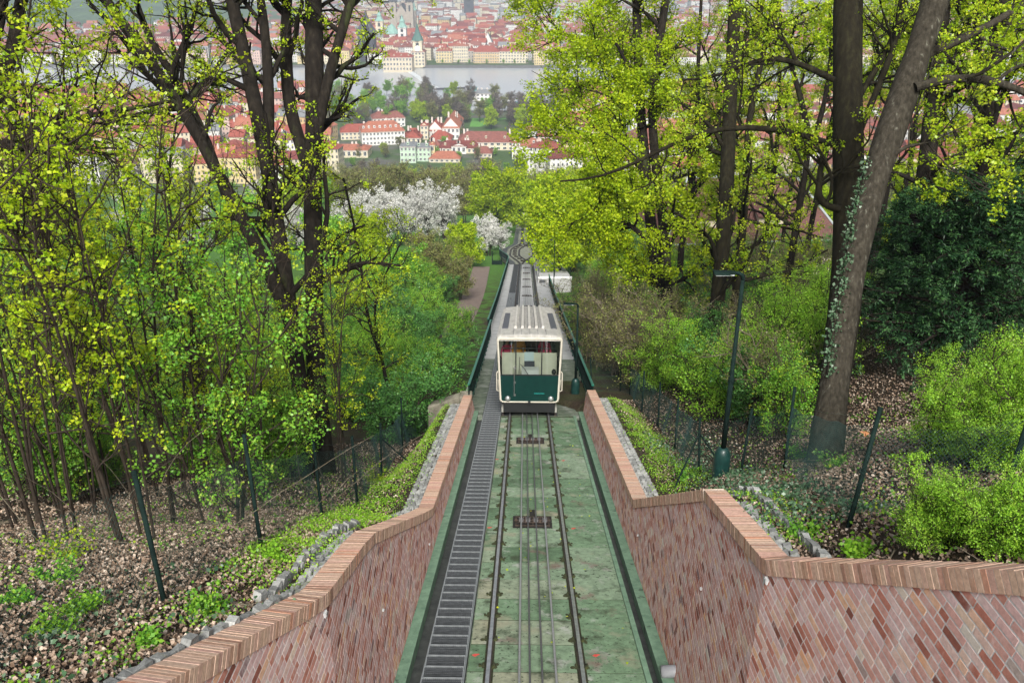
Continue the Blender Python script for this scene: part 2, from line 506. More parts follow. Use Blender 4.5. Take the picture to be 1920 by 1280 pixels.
# pale viaduct: guard rails beside the running rails (double dark lines), low cable pulleys
for s in (-1, 1):
    mb = MB(); rail_profile(mb, lambda y: s * (GA + 0.28), 29.5, LOOP0 - 2, 3.0, h=0.09)
    o = mb.build('guard_rail', [M['railside'], M['railside']])
    tag(o, 'dark outer guard rail on the pale viaduct, ' + ('stair side' if s < 0 else 'platform side'), 'rail', 'guard rails on the viaduct')
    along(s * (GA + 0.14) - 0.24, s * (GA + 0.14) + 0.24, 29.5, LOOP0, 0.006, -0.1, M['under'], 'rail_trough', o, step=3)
# passing loop: four rails that part and meet again
for name, sgn, off in (('a', -1, -GA), ('b', -1, GA), ('c', 1, -GA), ('d', 1, GA)):
    mb = MB(); rail_profile(mb, lambda y: sgn * loop_w(y) + off + 0.16 * sgn, LOOP0, TRACK_END, 1.5, h=0.12)
    mb.v = [(x, y, z + 0.03) for x, y, z in mb.v]
    o = mb.build('loop_rail', [M['railside'], M['railside']])
    tag(o, {'a': 'outer curved rail of the passing loop, blossom-tree side', 'b': 'inner curved rail of the passing loop crossing to the far bend', 'c': 'inner curved rail of the passing loop crossing beside the platform', 'd': 'outer curved rail of the passing loop, platform side'}[name], 'rail', 'passing loop rails')
    along(0, 0, LOOP0, TRACK_END, 0.008, -0.1, M['under'], 'rail_seat', o, step=1.5, xf=lambda y: sgn * loop_w(y) + off + 0.16 * sgn - 0.16, xf1=lambda y: sgn * loop_w(y) + off + 0.16 * sgn + 0.16)

# haulage cables
CABX = (-0.253, -0.088, 0.107, 0.325)
CLAB = ['bright thick steel cable nearest the stair-side rail', 'dark thin cable, second from the stair-side rail', 'dark thin cable, third from the stair-side rail', 'bright thick steel cable farthest from the metal stairs']
for k, x in enumerate(CABX):
    ys = list(np.arange(-4, LOOP0, 3.0))
    mb = MB(); mb.smooth = True
    mb.tube([(x, y, z_track(y) + 0.13) for y in ys], 0.021 if k in (0, 3) else 0.017, 6)
    tag(mb.build('haulage_cable', M['cable'] if k in (0, 3) else M['cable_dk']), CLAB[k], 'cable', 'haulage cables between the rails')

# cable roller assemblies
def roller_meshes():
    pit = MB(); pit.b2(-0.48, 0.48, -0.46, 0.44, -0.3, 0.006)
    slot = MB(); slot.b2(-0.07, 0.07, 0.44, 0.95, -0.2, 0.005)
    fr = MB()
    for y in (-0.32, 0.32): fr.b2(-0.42, 0.42, y - 0.02, y + 0.02, -0.02, 0.03)
    for x in (-0.4, 0.01, 0.4): fr.b2(x - 0.016, x + 0.016, -0.33, 0.33, -0.02, 0.045)
    fr.tube([(-0.44, 0, 0.04), (0.44, 0, 0.04)], 0.02, 8)
    for x in (-0.4, -0.17, 0.01, 0.19, 0.4): fr.b2(x - 0.024, x + 0.024, -0.05, 0.05, 0.0, 0.09)
    fr.tube([(-0.36, -0.2, 0.05), (0.36, -0.2, 0.05)], 0.013, 6)
    rl = MB(); rl.smooth = False
    rl.tube([(-0.055, 0, 0), (-0.05, 0, 0), (-0.035, 0, 0), (0, 0, 0), (0.035, 0, 0), (0.05, 0, 0), (0.055, 0, 0)], [0.12, 0.125, 0.1, 0.07, 0.1, 0.125, 0.12], 16)
    return pit.mesh('pit', M['pit']), slot.mesh('slot', M['pit']), fr.mesh('frame', M['rust']), rl.mesh('roller', M['roller'])
RP, RS, RF, RR = roller_meshes()
ry = [17.4, 25.6] + [34.0 + 9 * k for k in range(10)]
for k, y in enumerate(ry):
    if y > LOOP0: break
    o = empty('cable_roller_assembly', bed_point(0.02, y, 0.012))
    o.rotation_euler = (math.atan(z_track(y + .5) - z_track(y - .5)), 0, 0)
    for me, nm in ((RP, 'pit'), (RS, 'slot'), (RF, 'frame')):
        new_mesh_obj(nm, me, o)
    for x in CABX:
        q = new_mesh_obj('roller', RR, o); q.location = (x - 0.02, 0, 0.0)
    lab = ['rusty cable roller set in a black pit, nearest the wall corner', 'rusty cable roller set in a black pit just in front of the car'][k] if k < 2 else \
        'dark cable roller set between the rails on the pale viaduct, %s behind the car' % ['first, hidden', 'first', 'second', 'third', 'fourth', 'fifth', 'sixth', 'seventh', 'eighth', 'ninth', 'tenth'][k - 2]
    tag(o, lab, 'cable roller', 'cable rollers between the rails')
# loop rollers (small dark ticks seen between the diverging rails)
mb = MB(); mb.b2(-0.3, 0.3, -0.12, 0.12, 0, 0.1); mb.tube([(-0.34, 0, 0.12), (0.34, 0, 0.12)], 0.1, 8)
LR = mb.mesh('loop_roller', M['pit'])
for s in (-1, 1):
    for k in range(9):
        y = LOOP0 + 5 + k * 3.6
        o = new_mesh_obj('loop_roller', LR); o.location = bed_point(s * (loop_w(y) + 0.15), y, 0.01); o.rotation_euler = (-0.25, 0, s * 0.25)
        tag(o, 'small dark roller between the curved rails of the passing loop, ' + ('stair side' if s < 0 else 'platform side'), 'cable roller', 'loop rollers ' + ('stair side' if s < 0 else 'platform side'))

# metal stairway
stairs = empty('metal_stairway', bed_point(-1.45, 10, 0))
tag(stairs, 'long flight of galvanised grating steps beside the green track bed', 'stairway')
SX0, SX1 = -1.79, -1.13
for x, nm in ((SX0, 'stringer'), (SX1, 'stringer')):
    mb = MB()
    ys = list(np.arange(1, 121, 3.0))
    for k in range(len(ys) - 1):
        a, b = bed_point(x, ys[k], 0.03), bed_point(x, ys[k + 1], 0.03)
        mb.hexa([a + Vector((-.012, 0, -.12)), a + Vector((.012, 0, -.12)), b + Vector((.012, 0, -.12)), b + Vector((-.012, 0, -.12)),
                 a + Vector((-.012, 0, 0)), a + Vector((.012, 0, 0)), b + Vector((.012, 0, 0)), b + Vector((-.012, 0, 0))])
    o = mb.build(nm, M['grate'], stairs); o.location = -stairs.location
W = SX1 - SX0 - 0.03
mb = MB(); TR = 0.29
for y in (-TR / 2, TR / 2): mb.box((0, y, 0), (W, 0.016, 0.034))
for x in (-W / 2, W / 2): mb.box((x, 0, 0), (0.012, TR, 0.034))
nx = 20
mb.cur = 1
for k in range(1, nx): mb.box((-W / 2 + W * k / nx, 0, 0), (0.004, TR, 0.026))
for k in range(1, 8): mb.box((0, -TR / 2 + TR * k / 8, 0.002), (W, 0.005, 0.02))
M['grate_bar'] = mat('dark_grating_bars', [(0.3, (0.05, 0.055, 0.06)), (0.7, (0.1, 0.11, 0.12))], rough=0.6, scale=12, metal=0.3)  # bars toned darker than the tread edges, to match the dark openings
STEP = mb.mesh('step', [M['grate'], M['grate_bar']])
mb = MB()
for y in (-TR / 2, TR / 2): mb.box((0, y, 0), (W, 0.018, 0.034))
mb.cur = 1
mb.box((0, 0, -0.004), (W, TR, 0.02))
M['grate_far'] = mat('grating_seen_from_afar', [(0.3, (0.05, 0.055, 0.06)), (0.7, (0.09, 0.1, 0.105))], rough=0.6, scale=12, metal=0.3)
STEPF = mb.mesh('step', [M['grate'], M['grate_far']])
for k in range(230):
    y = 1.2 + 0.347 * k
    far = y > 30
    if y > 118: break
    o = new_mesh_obj('step', STEPF if far else STEP, stairs)
    o.location = bed_point((SX0 + SX1) / 2, y, 0.045) - stairs.location
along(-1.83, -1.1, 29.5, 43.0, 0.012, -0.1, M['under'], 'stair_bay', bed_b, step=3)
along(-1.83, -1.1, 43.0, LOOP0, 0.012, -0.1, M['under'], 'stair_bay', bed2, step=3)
along(-2.4, -1.3, LOOP0, 200, 0.012, -0.1, M['grate_far'], 'stair_strip', bed3, step=2, xf=lambda y: -2.45 - 1.0 * loop_w(y), xf1=lambda y: -1.6 - 0.95 * loop_w(y))
# ================================================================== BRICK RETAINING WALLS
M['mortar'] = mat('grey_lime_mortar', [(0.3, (0.42, 0.41, 0.4)), (0.7, (0.62, 0.615, 0.605))], rough=0.95, scale=7, detail=8, bump=0.5, bump_scale=60, coord='World',
                  spots=((0.2, 0.16, 0.14), 2.2, 0.62, 0.78))
M['mortar_dk'] = mat('coping_mortar', [(0.3, (0.34, 0.3, 0.26)), (0.7, (0.5, 0.45, 0.4))], rough=0.95, scale=9, coord='World')
BRICK_STOPS = [(0.0, (0.2, 0.07, 0.05)), (0.1, (0.38, 0.14, 0.1)), (0.28, (0.47, 0.23, 0.18)), (0.46, (0.52, 0.31, 0.28)), (0.6, (0.55, 0.39, 0.38)), (0.72, (0.58, 0.4, 0.32)), (0.84, (0.6, 0.31, 0.17)), (0.93, (0.58, 0.52, 0.45)), (1.0, (0.22, 0.13, 0.13))]
M['brick'] = tint_mat('weathered_red_brick', BRICK_STOPS, rough=0.85, scale=18, amount=0.28, bump=0.5, bump_scale=45,
                      stain=[((0.58, 0.52, 0.5), 4.0, 0.54, 0.86, (1, 1, 0.5)), ((0.24, 0.09, 0.055), 1.4, 0.64, 0.82, (1.4, 0.8, 0.35)), ((0.17, 0.17, 0.06), 2.2, 0.68, 0.82, (2.0, 1, 0.3))])
COPE_STOPS = [(0.0, (0.28, 0.15, 0.11)), (0.2, (0.45, 0.27, 0.19)), (0.45, (0.56, 0.39, 0.29)), (0.65, (0.53, 0.32, 0.26)), (0.85, (0.54, 0.26, 0.16)), (1.0, (0.58, 0.49, 0.41))]
M['cope'] = tint_mat('sandy_coping_brick', COPE_STOPS, rough=0.88, scale=22, amount=0.35, bump=0.5, bump_scale=55,
                     stain=[((0.55, 0.45, 0.36), 6.0, 0.58, 0.9, None), ((0.12, 0.09, 0.06), 3.0, 0.66, 0.8, None)])
Z0 = CZ - 7.17
def clip_poly(poly, a, b, c):
    """keep a*x + b*y + c >= 0"""
    out = []
    for i in range(len(poly)):
        p, q = poly[i], poly[(i + 1) % len(poly)]
        dp, dq = a * p[0] + b * p[1] + c, a * q[0] + b * q[1] + c
        if dp >= 0: out.append(p)
        if (dp >= 0) != (dq >= 0):
            t = dp / (dp - dq); out.append((p[0] + t * (q[0] - p[0]), p[1] + t * (q[1] - p[1])))
    return out
class WallPlane:
    """plane given by a point, a level direction and a battered up direction; 2D coords (q, w)"""
    def __init__(s, o, d, u):
        s.o, s.d, s.u = Vector(o), Vector(d), Vector(u)
        s.n = s.d.cross(s.u).normalized()
    def hit(s, px, py):
        r_ = ray(px, py)
        t = (s.o - CAM).dot(s.n) / r_.dot(s.n)
        return CAM + r_ * t
    def co(s, p):
        q = p[1] - s.o.y
        return q, p[2] - s.o.z
    def pt(s, q, w):
        return s.o + s.d * q + s.u * w
def chaikin(pts, it=2):
    for _ in range(it):
        out = [pts[0]]
        for a, b in zip(pts[:-1], pts[1:]):
            out += [a * 0.75 + b * 0.25, a * 0.25 + b * 0.75]
        out.append(pts[-1]); pts = out
    return pts
def build_wall(side):
    S = side                                   # +1 right, -1 left
    bx = 2.17 if S > 0 else -2.2
    k1, k2 = 0.17 * S, 0.22 * S
    p1 = WallPlane((bx, 0, Z0), (SLOPE * k1, 1, 0), (k1, 0, 1))
    if S > 0:
        A, B, C = p1.hit(1189, 951), p1.hit(1323, 938), p1.hit(1436, 1077)
        p2 = WallPlane(C, (-0.056, 1, 0), (k2, 0, 1))
        D = p2.hit(1920, 1114)
    else:
        A, B, C = p1.hit(809, 969), p1.hit(694, 1021), p1.hit(610, 1138)
        p2 = WallPlane(C, (0.03, 1, 0), (k2, 0, 1))
        D = p2.hit(367, 1281)
    E = A + Vector((0, WALL_END - A.y, -SLOPE * (WALL_END - A.y)))
    F = D + (D - C).normalized() * 2.4
    if S < 0: F = D + (D - C).normalized() * 3.4
    print('WALL', S, [tuple(round(c, 2) for c in (q - Vector((0, 0, CZ)))) for q in (E, A, B, C, D, F)], [tuple(round(c) for c in pix(q)) for q in (E, A, B, C, D, F)])
    root = empty('brick_retaining_wall', (bx, 15, z_track(15)))
    tag(root, 'long red brick retaining wall with stepped coping, ' + ('rising to the corner under the lamp post' if S > 0 else 'on the metal stair side of the track'), 'brick wall')
    inv = -root.location
    # fold line of the two planes in 2D coords of each
    fd = p1.n.cross(p2.n); fd = fd if fd.z > 0 else -fd
    f1a, f1b = p1.co(C), p1.co(C - fd * 3)
    f2a, f2b = p2.co(C), p2.co(C - fd * 3)
    top1 = sorted([p1.co(q) for q in (E, A, B, C)])
    top2 = sorted([p2.co(q) for q in (C, D, F)])
    def topw(tab, q):
        if q <= tab[0][0] or q >= tab[-1][0]:
            a, b = (tab[0], tab[1]) if q <= tab[0][0] else (tab[-2], tab[-1])
            return a[1] + (b[1] - a[1]) * (q - a[0]) / (b[0] - a[0])
        return float(np.interp(q, [t[0] for t in tab], [t[1] for t in tab]))
    # where the fold meets the foot of the wall: the plane on that side runs under / over the fold line
    def fold_w(fa, fb, q): return fa[1] + (fb[1] - fa[1]) * (q - fa[0]) / (fb[0] - fa[0])
    toward = f1b[0] < f1a[0]
    hC = C.z - z_track(C.y)
    sfd = (f1a[0] - f1b[0]) / (f1a[1] - f1b[1])
    qf = -sfd * hC / (1 + SLOPE * sfd)
    if toward: top1 = [(f1a[0] + qf, fold_w(f1a, f1b, f1a[0] + qf))] + top1
    else: top2 = top2 + [(qf, fold_w(f2a, f2b, qf))]
    # ---- bricks
    bricks = []
    def lay(pl, tab, q0, q1, basef, fa, fb, keep_far):
        h = 0.076; L = 0.262
        wmin = min(basef(q0), basef(q1)) - 0.2
        wmax = max(t[1] for t in tab) + 0.3
        nrow = int((wmax - wmin) / h) + 1
        ea, eb = fb[1] - fa[1], -(fb[0] - fa[0])
        ec = -(ea * fa[0] + eb * fa[1])
        sgn = 1 if (ea * (fa[0] + 1) + eb * fa[1] + ec > 0) == keep_far else -1
        for r_ in range(nrow):
            w0 = wmin + r_ * h
            q = q0 - L + (0.131 if r_ % 2 else 0) + random.uniform(-0.012, 0.012)
            while q < q1 + L:
                ql = L if random.random() < 0.86 else L * 0.52
                qa, qb = q + 0.007, q + ql - 0.008
                q += ql
                if topw(tab, qa) < w0 and topw(tab, qb) < w0: continue
                if basef(qa) > w0 + h and basef(qb) > w0 + h: continue
                poly = [(qa, w0 + 0.008), (qb, w0 + 0.008 + random.uniform(-.002, .002)), (qb, w0 + h - 0.008), (qa, w0 + h - 0.008 + random.uniform(-.002, .002))]
                poly = clip_poly(poly, sgn * ea, sgn * eb, sgn * ec)
                ta, tb = topw(tab, qa), topw(tab, qb)
                if poly:
                    sl = (tb - ta) / (qb - qa)
                    poly = clip_poly(poly, sl, -1, ta - sl * qa + 0.02)
                ba, bb = basef(qa), basef(qb)
                if poly:
                    sl = (bb - ba) / (qb - qa)
                    poly = clip_poly(poly, -sl, 1, -ba + sl * qa)
                if len(poly) < 3: continue
                bricks.append((pl, poly))
    base1 = lambda q: max(-SLOPE * q, fold_w(f1a, f1b, q) if (not toward and q < C.y + qf) else -99)
    lay(p1, top1, C.y - 0.6 + min(0, qf), WALL_END, base1, f1a, f1b, True)
    base2 = lambda q: max(z_track(q + C.y) - C.z, fold_w(f2a, f2b, q) if (toward and q > qf) else -99)
    lay(p2, top2, F.y - C.y, 0.5 + max(0, qf), base2, f2a, f2b, False)
    # toward the track is the visible side
    out = Vector((-S, 0, 0))
    vis = []
    for pl, poly in bricks:
        c = pl.pt(*poly[0])
        x, y, Z = pix(c)
        vis.append((Z + (0 if -60 < x < 1980 and y < 1330 else 100), pl, poly))
    vis.sort(key=lambda t: t[0])
    def brick_into(mb, pl, poly, proud):
        n = pl.n if pl.n.dot(out) > 0 else -pl.n
        f = [pl.pt(q, w) + n * proud for q, w in poly]
        bk = [pl.pt(q, w) - n * 0.03 for q, w in poly]
        if (f[1] - f[0]).cross(f[2] - f[0]).dot(n) < 0: f.reverse(); bk.reverse()
        mb.poly(f)
        m_ = len(f)
        for i in range(m_):
            j = (i + 1) % m_
            mb.poly([f[j], f[i], bk[i], bk[j]])
    field = MB()
    for i, (Z, pl, poly) in enumerate(vis):
        tnt = min(1, max(0, random.gauss(0.46, 0.24))) if random.random() < 0.85 else random.random()
        proud = random.uniform(0.0, 0.0022)
        if i < 300:
            mb = MB(); mb.tint = tnt
            brick_into(mb, pl, poly, proud)
            o = mb.build('brick', M['brick'], root, inv, tint=True)
        else:
            field.tint = tnt
            brick_into(field, pl, poly, proud)
    o = field.build('brick_courses', M['brick'], root, inv, tint=True); o['kind'] = 'stuff'
    # ---- backing of mortar, a real thick wall
    bk = MB()
    def slab(pl, qs, tab, basef):
        n = pl.n if pl.n.dot(out) > 0 else -pl.n
        rows = []
        for q in qs:
            a, b = pl.pt(q, min(basef(q) - 0.15 * ((pl is p1 and (toward or q > C.y + qf)) or (pl is p2 and (not toward or q < qf))), topw(tab, q) - 0.001)), pl.pt(q, topw(tab, q))
            a, b = a - n * 0.0015, b - n * 0.0015
            rows.append((a, b, b - n * 0.36, a - n * 0.36))
        for r0, r1 in zip(rows[:-1], rows[1:]):
            bk.hexa([r0[0], r1[0], r1[3], r0[3], r0[1], r1[1], r1[2], r0[2]])
    qs1 = sorted(set([t[0] for t in top1] + [C.y + max(0, qf)] + list(np.arange(C.y + max(0.4, qf + 0.2), WALL_END, 1.5))))
    slab(p1, qs1, top1, base1)
    qs2 = sorted(set([t[0] for t in top2] + list(np.arange(F.y - C.y, 0, 0.3)) + [qf]))
    slab(p2, qs2, top2, base2)
    bk.build('wall_core', M['mortar'], root, inv)
    # ---- coping: bricks on end along the stepped edge
    path = [E, A, B, C, D, F]
    if S < 0:
        path = [E, A, B * 0.85 + A * 0.15, B, C * 0.8 + B * 0.2, C, C * 0.8 + D * 0.2, D, F]
        path = [path[0]] + chaikin([path[0] * 0.03 + path[1] * 0.97] + path[1:], 1)
    else:
        path = [E, A, B, C * 0.97 + B * 0.03, C + (D - C) * 0.03, D, F]
    D_, Hc, Wd = 0.31, 0.18, 0.068
    items = []
    outer = []
    for a, b in zip(path[:-1], path[1:]):
        T = (b - a); Ls = T.length
        if Ls < 0.01: continue
        T.normalize()
        O = Vector((T.y, -T.x, 0)); O.normalize()
        if O.x * S < 0: O = -O
        U = T.cross(O); U = U if U.z > 0 else -U
        m_ = max(1, int(round(Ls / 0.075)))
        for k in range(m_):
            c = a + T * (Ls * (k + 0.5) / m_)
            items.append((pix(c)[2] + (0 if -80 < pix(c)[0] < 2000 and pix(c)[1] < 1340 else 100), c, T, O, U, Ls / m_ - 0.011))
    for q in path:
        pass
    items.sort(key=lambda t: t[0])
    rest = MB(); core = MB()
    for i, (Z, c, T, O, U, wd) in enumerate(items):
        mb = MB() if i < 300 else rest
        mb.tint = min(1, max(0, random.gauss(0.45, 0.17)))
        j = random.uniform(-0.002, 0.002); j2 = random.uniform(-0.0015, 0.0015)
        a = c - O * (0.03 + j) + U * (-0.005 + j2)
        h = U * (Hc + j2); t = T * (wd / 2); d = O * (D_ + 0.03)
        ch = 0.008
        pts = [a - t, a + t, a + t + d, a - t + d, a - t + h, a + t + h, a + t + h + d, a - t + h + d]
        if S < 0: pts = [pts[q] for q in (1, 0, 3, 2, 5, 4, 7, 6)]
        mb.hexa(pts)
        if i < 300: mb.build('coping_brick', M['cope'], root, inv, tint=True)
    for a, b in zip(path[:-1], path[1:]):
        T = (b - a)
        if T.length < 0.01: continue
        T.normalize(); O = Vector((T.y, -T.x, 0)).normalized(); O = O if O.x * S > 0 else -O
        U = T.cross(O); U = U if U.z > 0 else -U
        lo, hi, d0, d1 = U * 0.0, U * (Hc - 0.008), O * -0.0265, O * (D_ - 0.004)
        core.hexa([a + lo + d0, b + lo + d0, b + lo + d1, a + lo + d1, a + hi + d0, b + hi + d0, b + hi + d1, a + hi + d1])
    if rest.v:
        o = rest.build('coping_row', M['cope'], root, inv, tint=True); o['kind'] = 'stuff'
    core.build('coping_mortar', M['mortar_dk'], root, inv)
    # outer edge of the coping for the ground: (y, x, z)
    og = []
    for a, b in zip(path[:-1], path[1:]):
        T = (b - a); T.normalize(); O = Vector((T.y, -T.x, 0)).normalized(); O = O if O.x * S > 0 else -O
        U = T.cross(O); U = U if U.z > 0 else -U
        for q in (a, b):
            e = q + O * (D_ - 0.03) + U * (Hc * 0.55)
            og.append((e.y, e.x, e.z))
    og.sort()
    # small metal survey marks on the brick face
    marks = [(1439, 1088, 2), (1316, 1103, 1), (1197, 1003, 1)] if S > 0 else [(608, 1150, 2), (717, 1143, 1), (804, 1020, 1)]
    for (mx, my, w) in marks:
        pl = p2 if (w == 2) else p1
        q = pl.hit(mx, my)
        mb = MB(); mb.box(q + out * 0.012, (0.03, 0.04 * w, 0.032 * w)); mb.box(q + out * 0.03, (0.006, 0.03 * w, 0.022 * w))
        tag(mb.build('survey_marker', M['marker']), {1439: 'small grey box just under the coping corner of the lamp-side wall', 1316: 'small white marker in the middle of the lamp-side brick wall', 1197: 'tiny white marker low on the lamp-side wall by the drain',
             608: 'small white box under the bend of the stair-side coping', 717: 'small white marker in the middle of the stair-side brick wall', 804: 'tiny white marker on the stair-side wall near the kerb'}[mx], 'marker')
    return og, p1, p2, (E, A, B, C, D, F)
M['marker'] = flat('pale_marker', (0.4, 0.41, 0.41), 0.5)
random.seed(21)
EDGE_R, PL1R, PL2R, KEY_R = build_wall(1)
EDGE_L, PL1L, PL2L, KEY_L = build_wall(-1)

# stub of grey drain pipe by the kerb
q = P(1252, 1262, 13.5)
mb = MB(); mb.smooth = True
q = Vector((2.12, q.y, z_track(q.y) + 0.12))
mb.tube([q + Vector((-0.13, 0, 0)), q + Vector((-0.13, 0, 0)) + Vector((0.001, 0, 0)), q + Vector((0.3, 0, 0.03))], [0.085, 0.1, 0.1], 16)
mb.tube([q + Vector((-0.135, 0, 0)), q + Vector((-0.1, 0, 0))], [0.075, 0.075], 16)
M['pvc'] = mat('grey_drain_pipe', (0.24, 0.245, 0.26), rough=0.5, scale=6)
tag(mb.build('drain_pipe', M['pvc']), 'short stub of grey drain pipe poking over the green kerb', 'pipe')

# concrete end blocks where the cutting meets the viaduct
for s in (-1, 1):
    x0 = 2.3 if s > 0 else -2.75
    mb = MB(); y = WALL_END + 0.1
    z = z_track(y)
    mb.b2(x0 if s > 0 else x0 - 0.05, x0 + 0.45, y, y + 0.6, z - 2.2, z + 0.62)
    if s < 0:
        mb.hexa([Vector(v) for v in ((-4.1, y + 0.1, z - 2.5), (x0 - 0.05, y + 0.1, z - 2.5), (x0 - 0.05, y + 0.55, z - 2.5), (-4.1, y + 0.55, z - 2.5), (-4.1, y + 0.1, z + 0.1), (x0 - 0.05, y + 0.1, z + 0.58), (x0 - 0.05, y + 0.55, z + 0.58), (-4.1, y + 0.55, z + 0.1))])
    o = mb.build('end_block', M['oldconc']); bevel(o, 0.04)
    tag(o, 'mossy concrete end block of the viaduct, ' + ('lamp side' if s > 0 else 'stair side with a low wing wall'), 'concrete block')
# viaduct side beams and piers
for s, nm in ((-1, 'viaduct_beam_left'), (1, 'viaduct_beam_right')):
    a, b = (2.6, 2.85) if s > 0 else (-2.8, -2.55)
    o = along(a, b, WALL_END + 0.7, LOOP0, 0.12, -1.0, M['pale'], nm, step=3); tag(o, kind='structure')
# ================================================================== GROUND
FL = smooth_table([(-30, 6), (0, -3.2), (5, -5.4), (7.7, -6.6), (9.6, -7.5), (14.25, -10.1), (16.2, -11.2), (21, -13.7), (30, -17.8), (40, -21.8), (60, -28.2), (75, -32.0), (100, -37.8), (120, -42.0), (135, -45.2), (219, -64.6), (420, -113.6), (470, -115), (9000, -115)], -30, 700, 0.5, 1.5)
FR = smooth_table([(-30, 7), (0, -2.4), (6, -4.6), (8.9, -6.4), (13.6, -8.9), (17, -10.9), (19.6, -12.4), (22.5, -13.5), (25.3, -14.5), (33, -17.2), (45, -21.0), (60, -25.8), (75, -30.3), (95, -35.6), (120, -41.4), (135, -45.0), (219, -64.6), (420, -113.6), (470, -115), (9000, -115)], -30, 700, 0.5, 1.5)
def edge(tab, y, k):
    return float(np.interp(y, [t[0] for t in tab], [t[k] for t in tab]))
def fence_z(S, y):
    T = FR if S > 0 else FL
    return CZ + float(np.interp(y, T[0], T[1]))
def _vn(x, y):
    return (math.sin(x * 1.3 + 2.1 * math.sin(y * 0.7)) + math.sin(y * 1.7 + 1.3 * math.sin(x * 0.9)) + 0.6 * math.sin(x * 3.1 + y * 2.7)) / 2.6
def river_drop(y, x):
    n0 = 775 + 25 * math.sin(x * 0.008) + (60 if x < -230 else 0)
    if y < n0 or y > 1085: return 0.0
    return -8.0 * min(1, (y - n0) / 12) * min(1, (1085 - y) / 2.0)
FX = 4.3
def ground_z(x, y):
    """height of the ground sheet outside the cutting"""
    S = 1 if x > 0 else -1
    ax = abs(x)
    zf = fence_z(S, y)
    if y < WALL_END + 0.5:
        E_ = EDGE_R if S > 0 else EDGE_L
        xc = abs(edge(E_, y, 1)); zc = edge(E_, y, 2)
        if y > WALL_END - 1.5: zc += (zf - zc) * min(1, (y - WALL_END + 1.5) / 2.0) * 0.6
        d = ax - xc
        f0 = max(FX, xc + 0.55)
        if d <= 0.5: 
            base = zc - 0.03
        else:
            t = min(1, (d - 0.5) / max(0.25, f0 - xc - 0.5)); t = t * t * (3 - 2 * t)
            base = zc - 0.03 + (zf - zc) * t
    else:
        base = zf
    d2 = max(0, ax - FX - 0.4)
    fade = max(0, min(1, (130 - y) / 80)) if y > 50 else 1
    if S > 0:
        base += fade * (0.4 * min(d2, 9) + 0.12 * max(0, min(d2 - 9, 30)))
    else:
        base += -0.04 * min(d2, 40) * fade
    if ax > FX - 1 and y < 400: base += 0.07 * _vn(x, y) * min(1, (ax - FX + 1))
    if y > 500: base += river_drop(y, x)
    return base
ys = list(np.arange(-8, 44, 0.4))
st = 0.45
while ys[-1] < 6500:
    ys.append(ys[-1] + st); st = min(st * 1.06, 40 if ys[-1] < 1300 else 400)
ys = sorted(ys + [1083.0, 1085.0, 1086.0])
ds = [0, .12, .25, .4, .5, .65, .8, 1.0, 1.25, 1.5, 1.8, 2.15, 2.5, 3, 3.6, 4.3, 5.1, 6, 7, 8.5, 10, 12, 15, 19, 24, 31, 40, 55, 75, 100, 140, 190, 240, 300, 400, 520, 700, 950, 1300, 1800, 2600, 4000]
V, F = [], []
ncol = 2 * len(ds) + 2
for y in ys:
    if y < WALL_END:
        xl, xr = edge(EDGE_L, y, 1), edge(EDGE_R, y, 1)
    else:
        t = min(1, (y - WALL_END) / 2)
        xl, xr = edge(EDGE_L, WALL_END, 1) * (1 - t) - 1.0 * t, edge(EDGE_R, WALL_END, 1) * (1 - t) + 1.0 * t
    for d in reversed(ds): V.append((xl - d, y, ground_z(xl - d, y)))
    if y < WALL_END:
        zl = z_track(y) - 0.9
        V.append((xl + 0.03, y, zl)); V.append((xr - 0.03, y, zl))
    else:
        V.append((xl * 0.5, y, min(ground_z(xl, y), z_track(y) - 0.75) if y < 262 else ground_z(xl, y)))
        V.append((xr * 0.5, y, min(ground_z(xr, y), z_track(y) - 0.75) if y < 262 else ground_z(xr, y)))
    for d in ds: V.append((xr + d, y, ground_z(xr + d, y)))
for i in range(len(ys) - 1):
    for j in range(ncol - 1):
        a = i * ncol + j
        F.append((a, a + 1, a + 1 + ncol, a + ncol))
m, nt, out = _nt('hillside_ground')
b = nt.nodes.new('ShaderNodeBsdfPrincipled')
n1 = _noise(nt, 0.7, 8, 0.65, coord='World'); n2 = _noise(nt, 9, 6, 0.7, coord='World'); n3 = _noise(nt, 0.02, 6, 0.6, coord='World')
soil = _ramp(nt, n2, [(0.3, (0.02, 0.015, 0.01)), (0.6, (0.06, 0.044, 0.03)), (0.8, (0.13, 0.095, 0.068))])
grass = _ramp(nt, n2, [(0.3, (0.03, 0.075, 0.015)), (0.7, (0.1, 0.24, 0.035))])
town = _ramp(nt, n3, [(0.35, (0.09, 0.09, 0.08)), (0.42, (0.1, 0.1, 0.085)), (0.48, (0.05, 0.09, 0.03))])
geo = nt.nodes.new('ShaderNodeNewGeometry'); sep = nt.nodes.new('ShaderNodeSeparateXYZ'); nt.links.new(geo.outputs['Position'], sep.inputs[0])
def mrange(v, a, b_):
    mr = nt.nodes.new('ShaderNodeMapRange'); mr.inputs['From Min'].default_value = a; mr.inputs['From Max'].default_value = b_
    nt.links.new(v, mr.inputs['Value']); return mr.outputs[0]
g_f = _ramp(nt, n1, [(0.42, (0, 0, 0)), (0.58, (1, 1, 1))])
near = _mix(nt, g_f, soil, grass)
near2 = _mix(nt, mrange(sep.outputs['Y'], 28, 55), soil, near)
near3 = _mix(nt, mrange(sep.outputs['Y'], 90, 130), near2, grass)
c = _mix(nt, mrange(sep.outputs['Y'], 400, 480), near3, town)
nt.links.new(c, b.inputs['Base Color']); b.inputs['Roughness'].default_value = 0.95; b.inputs['Specular IOR Level'].default_value = 0.15
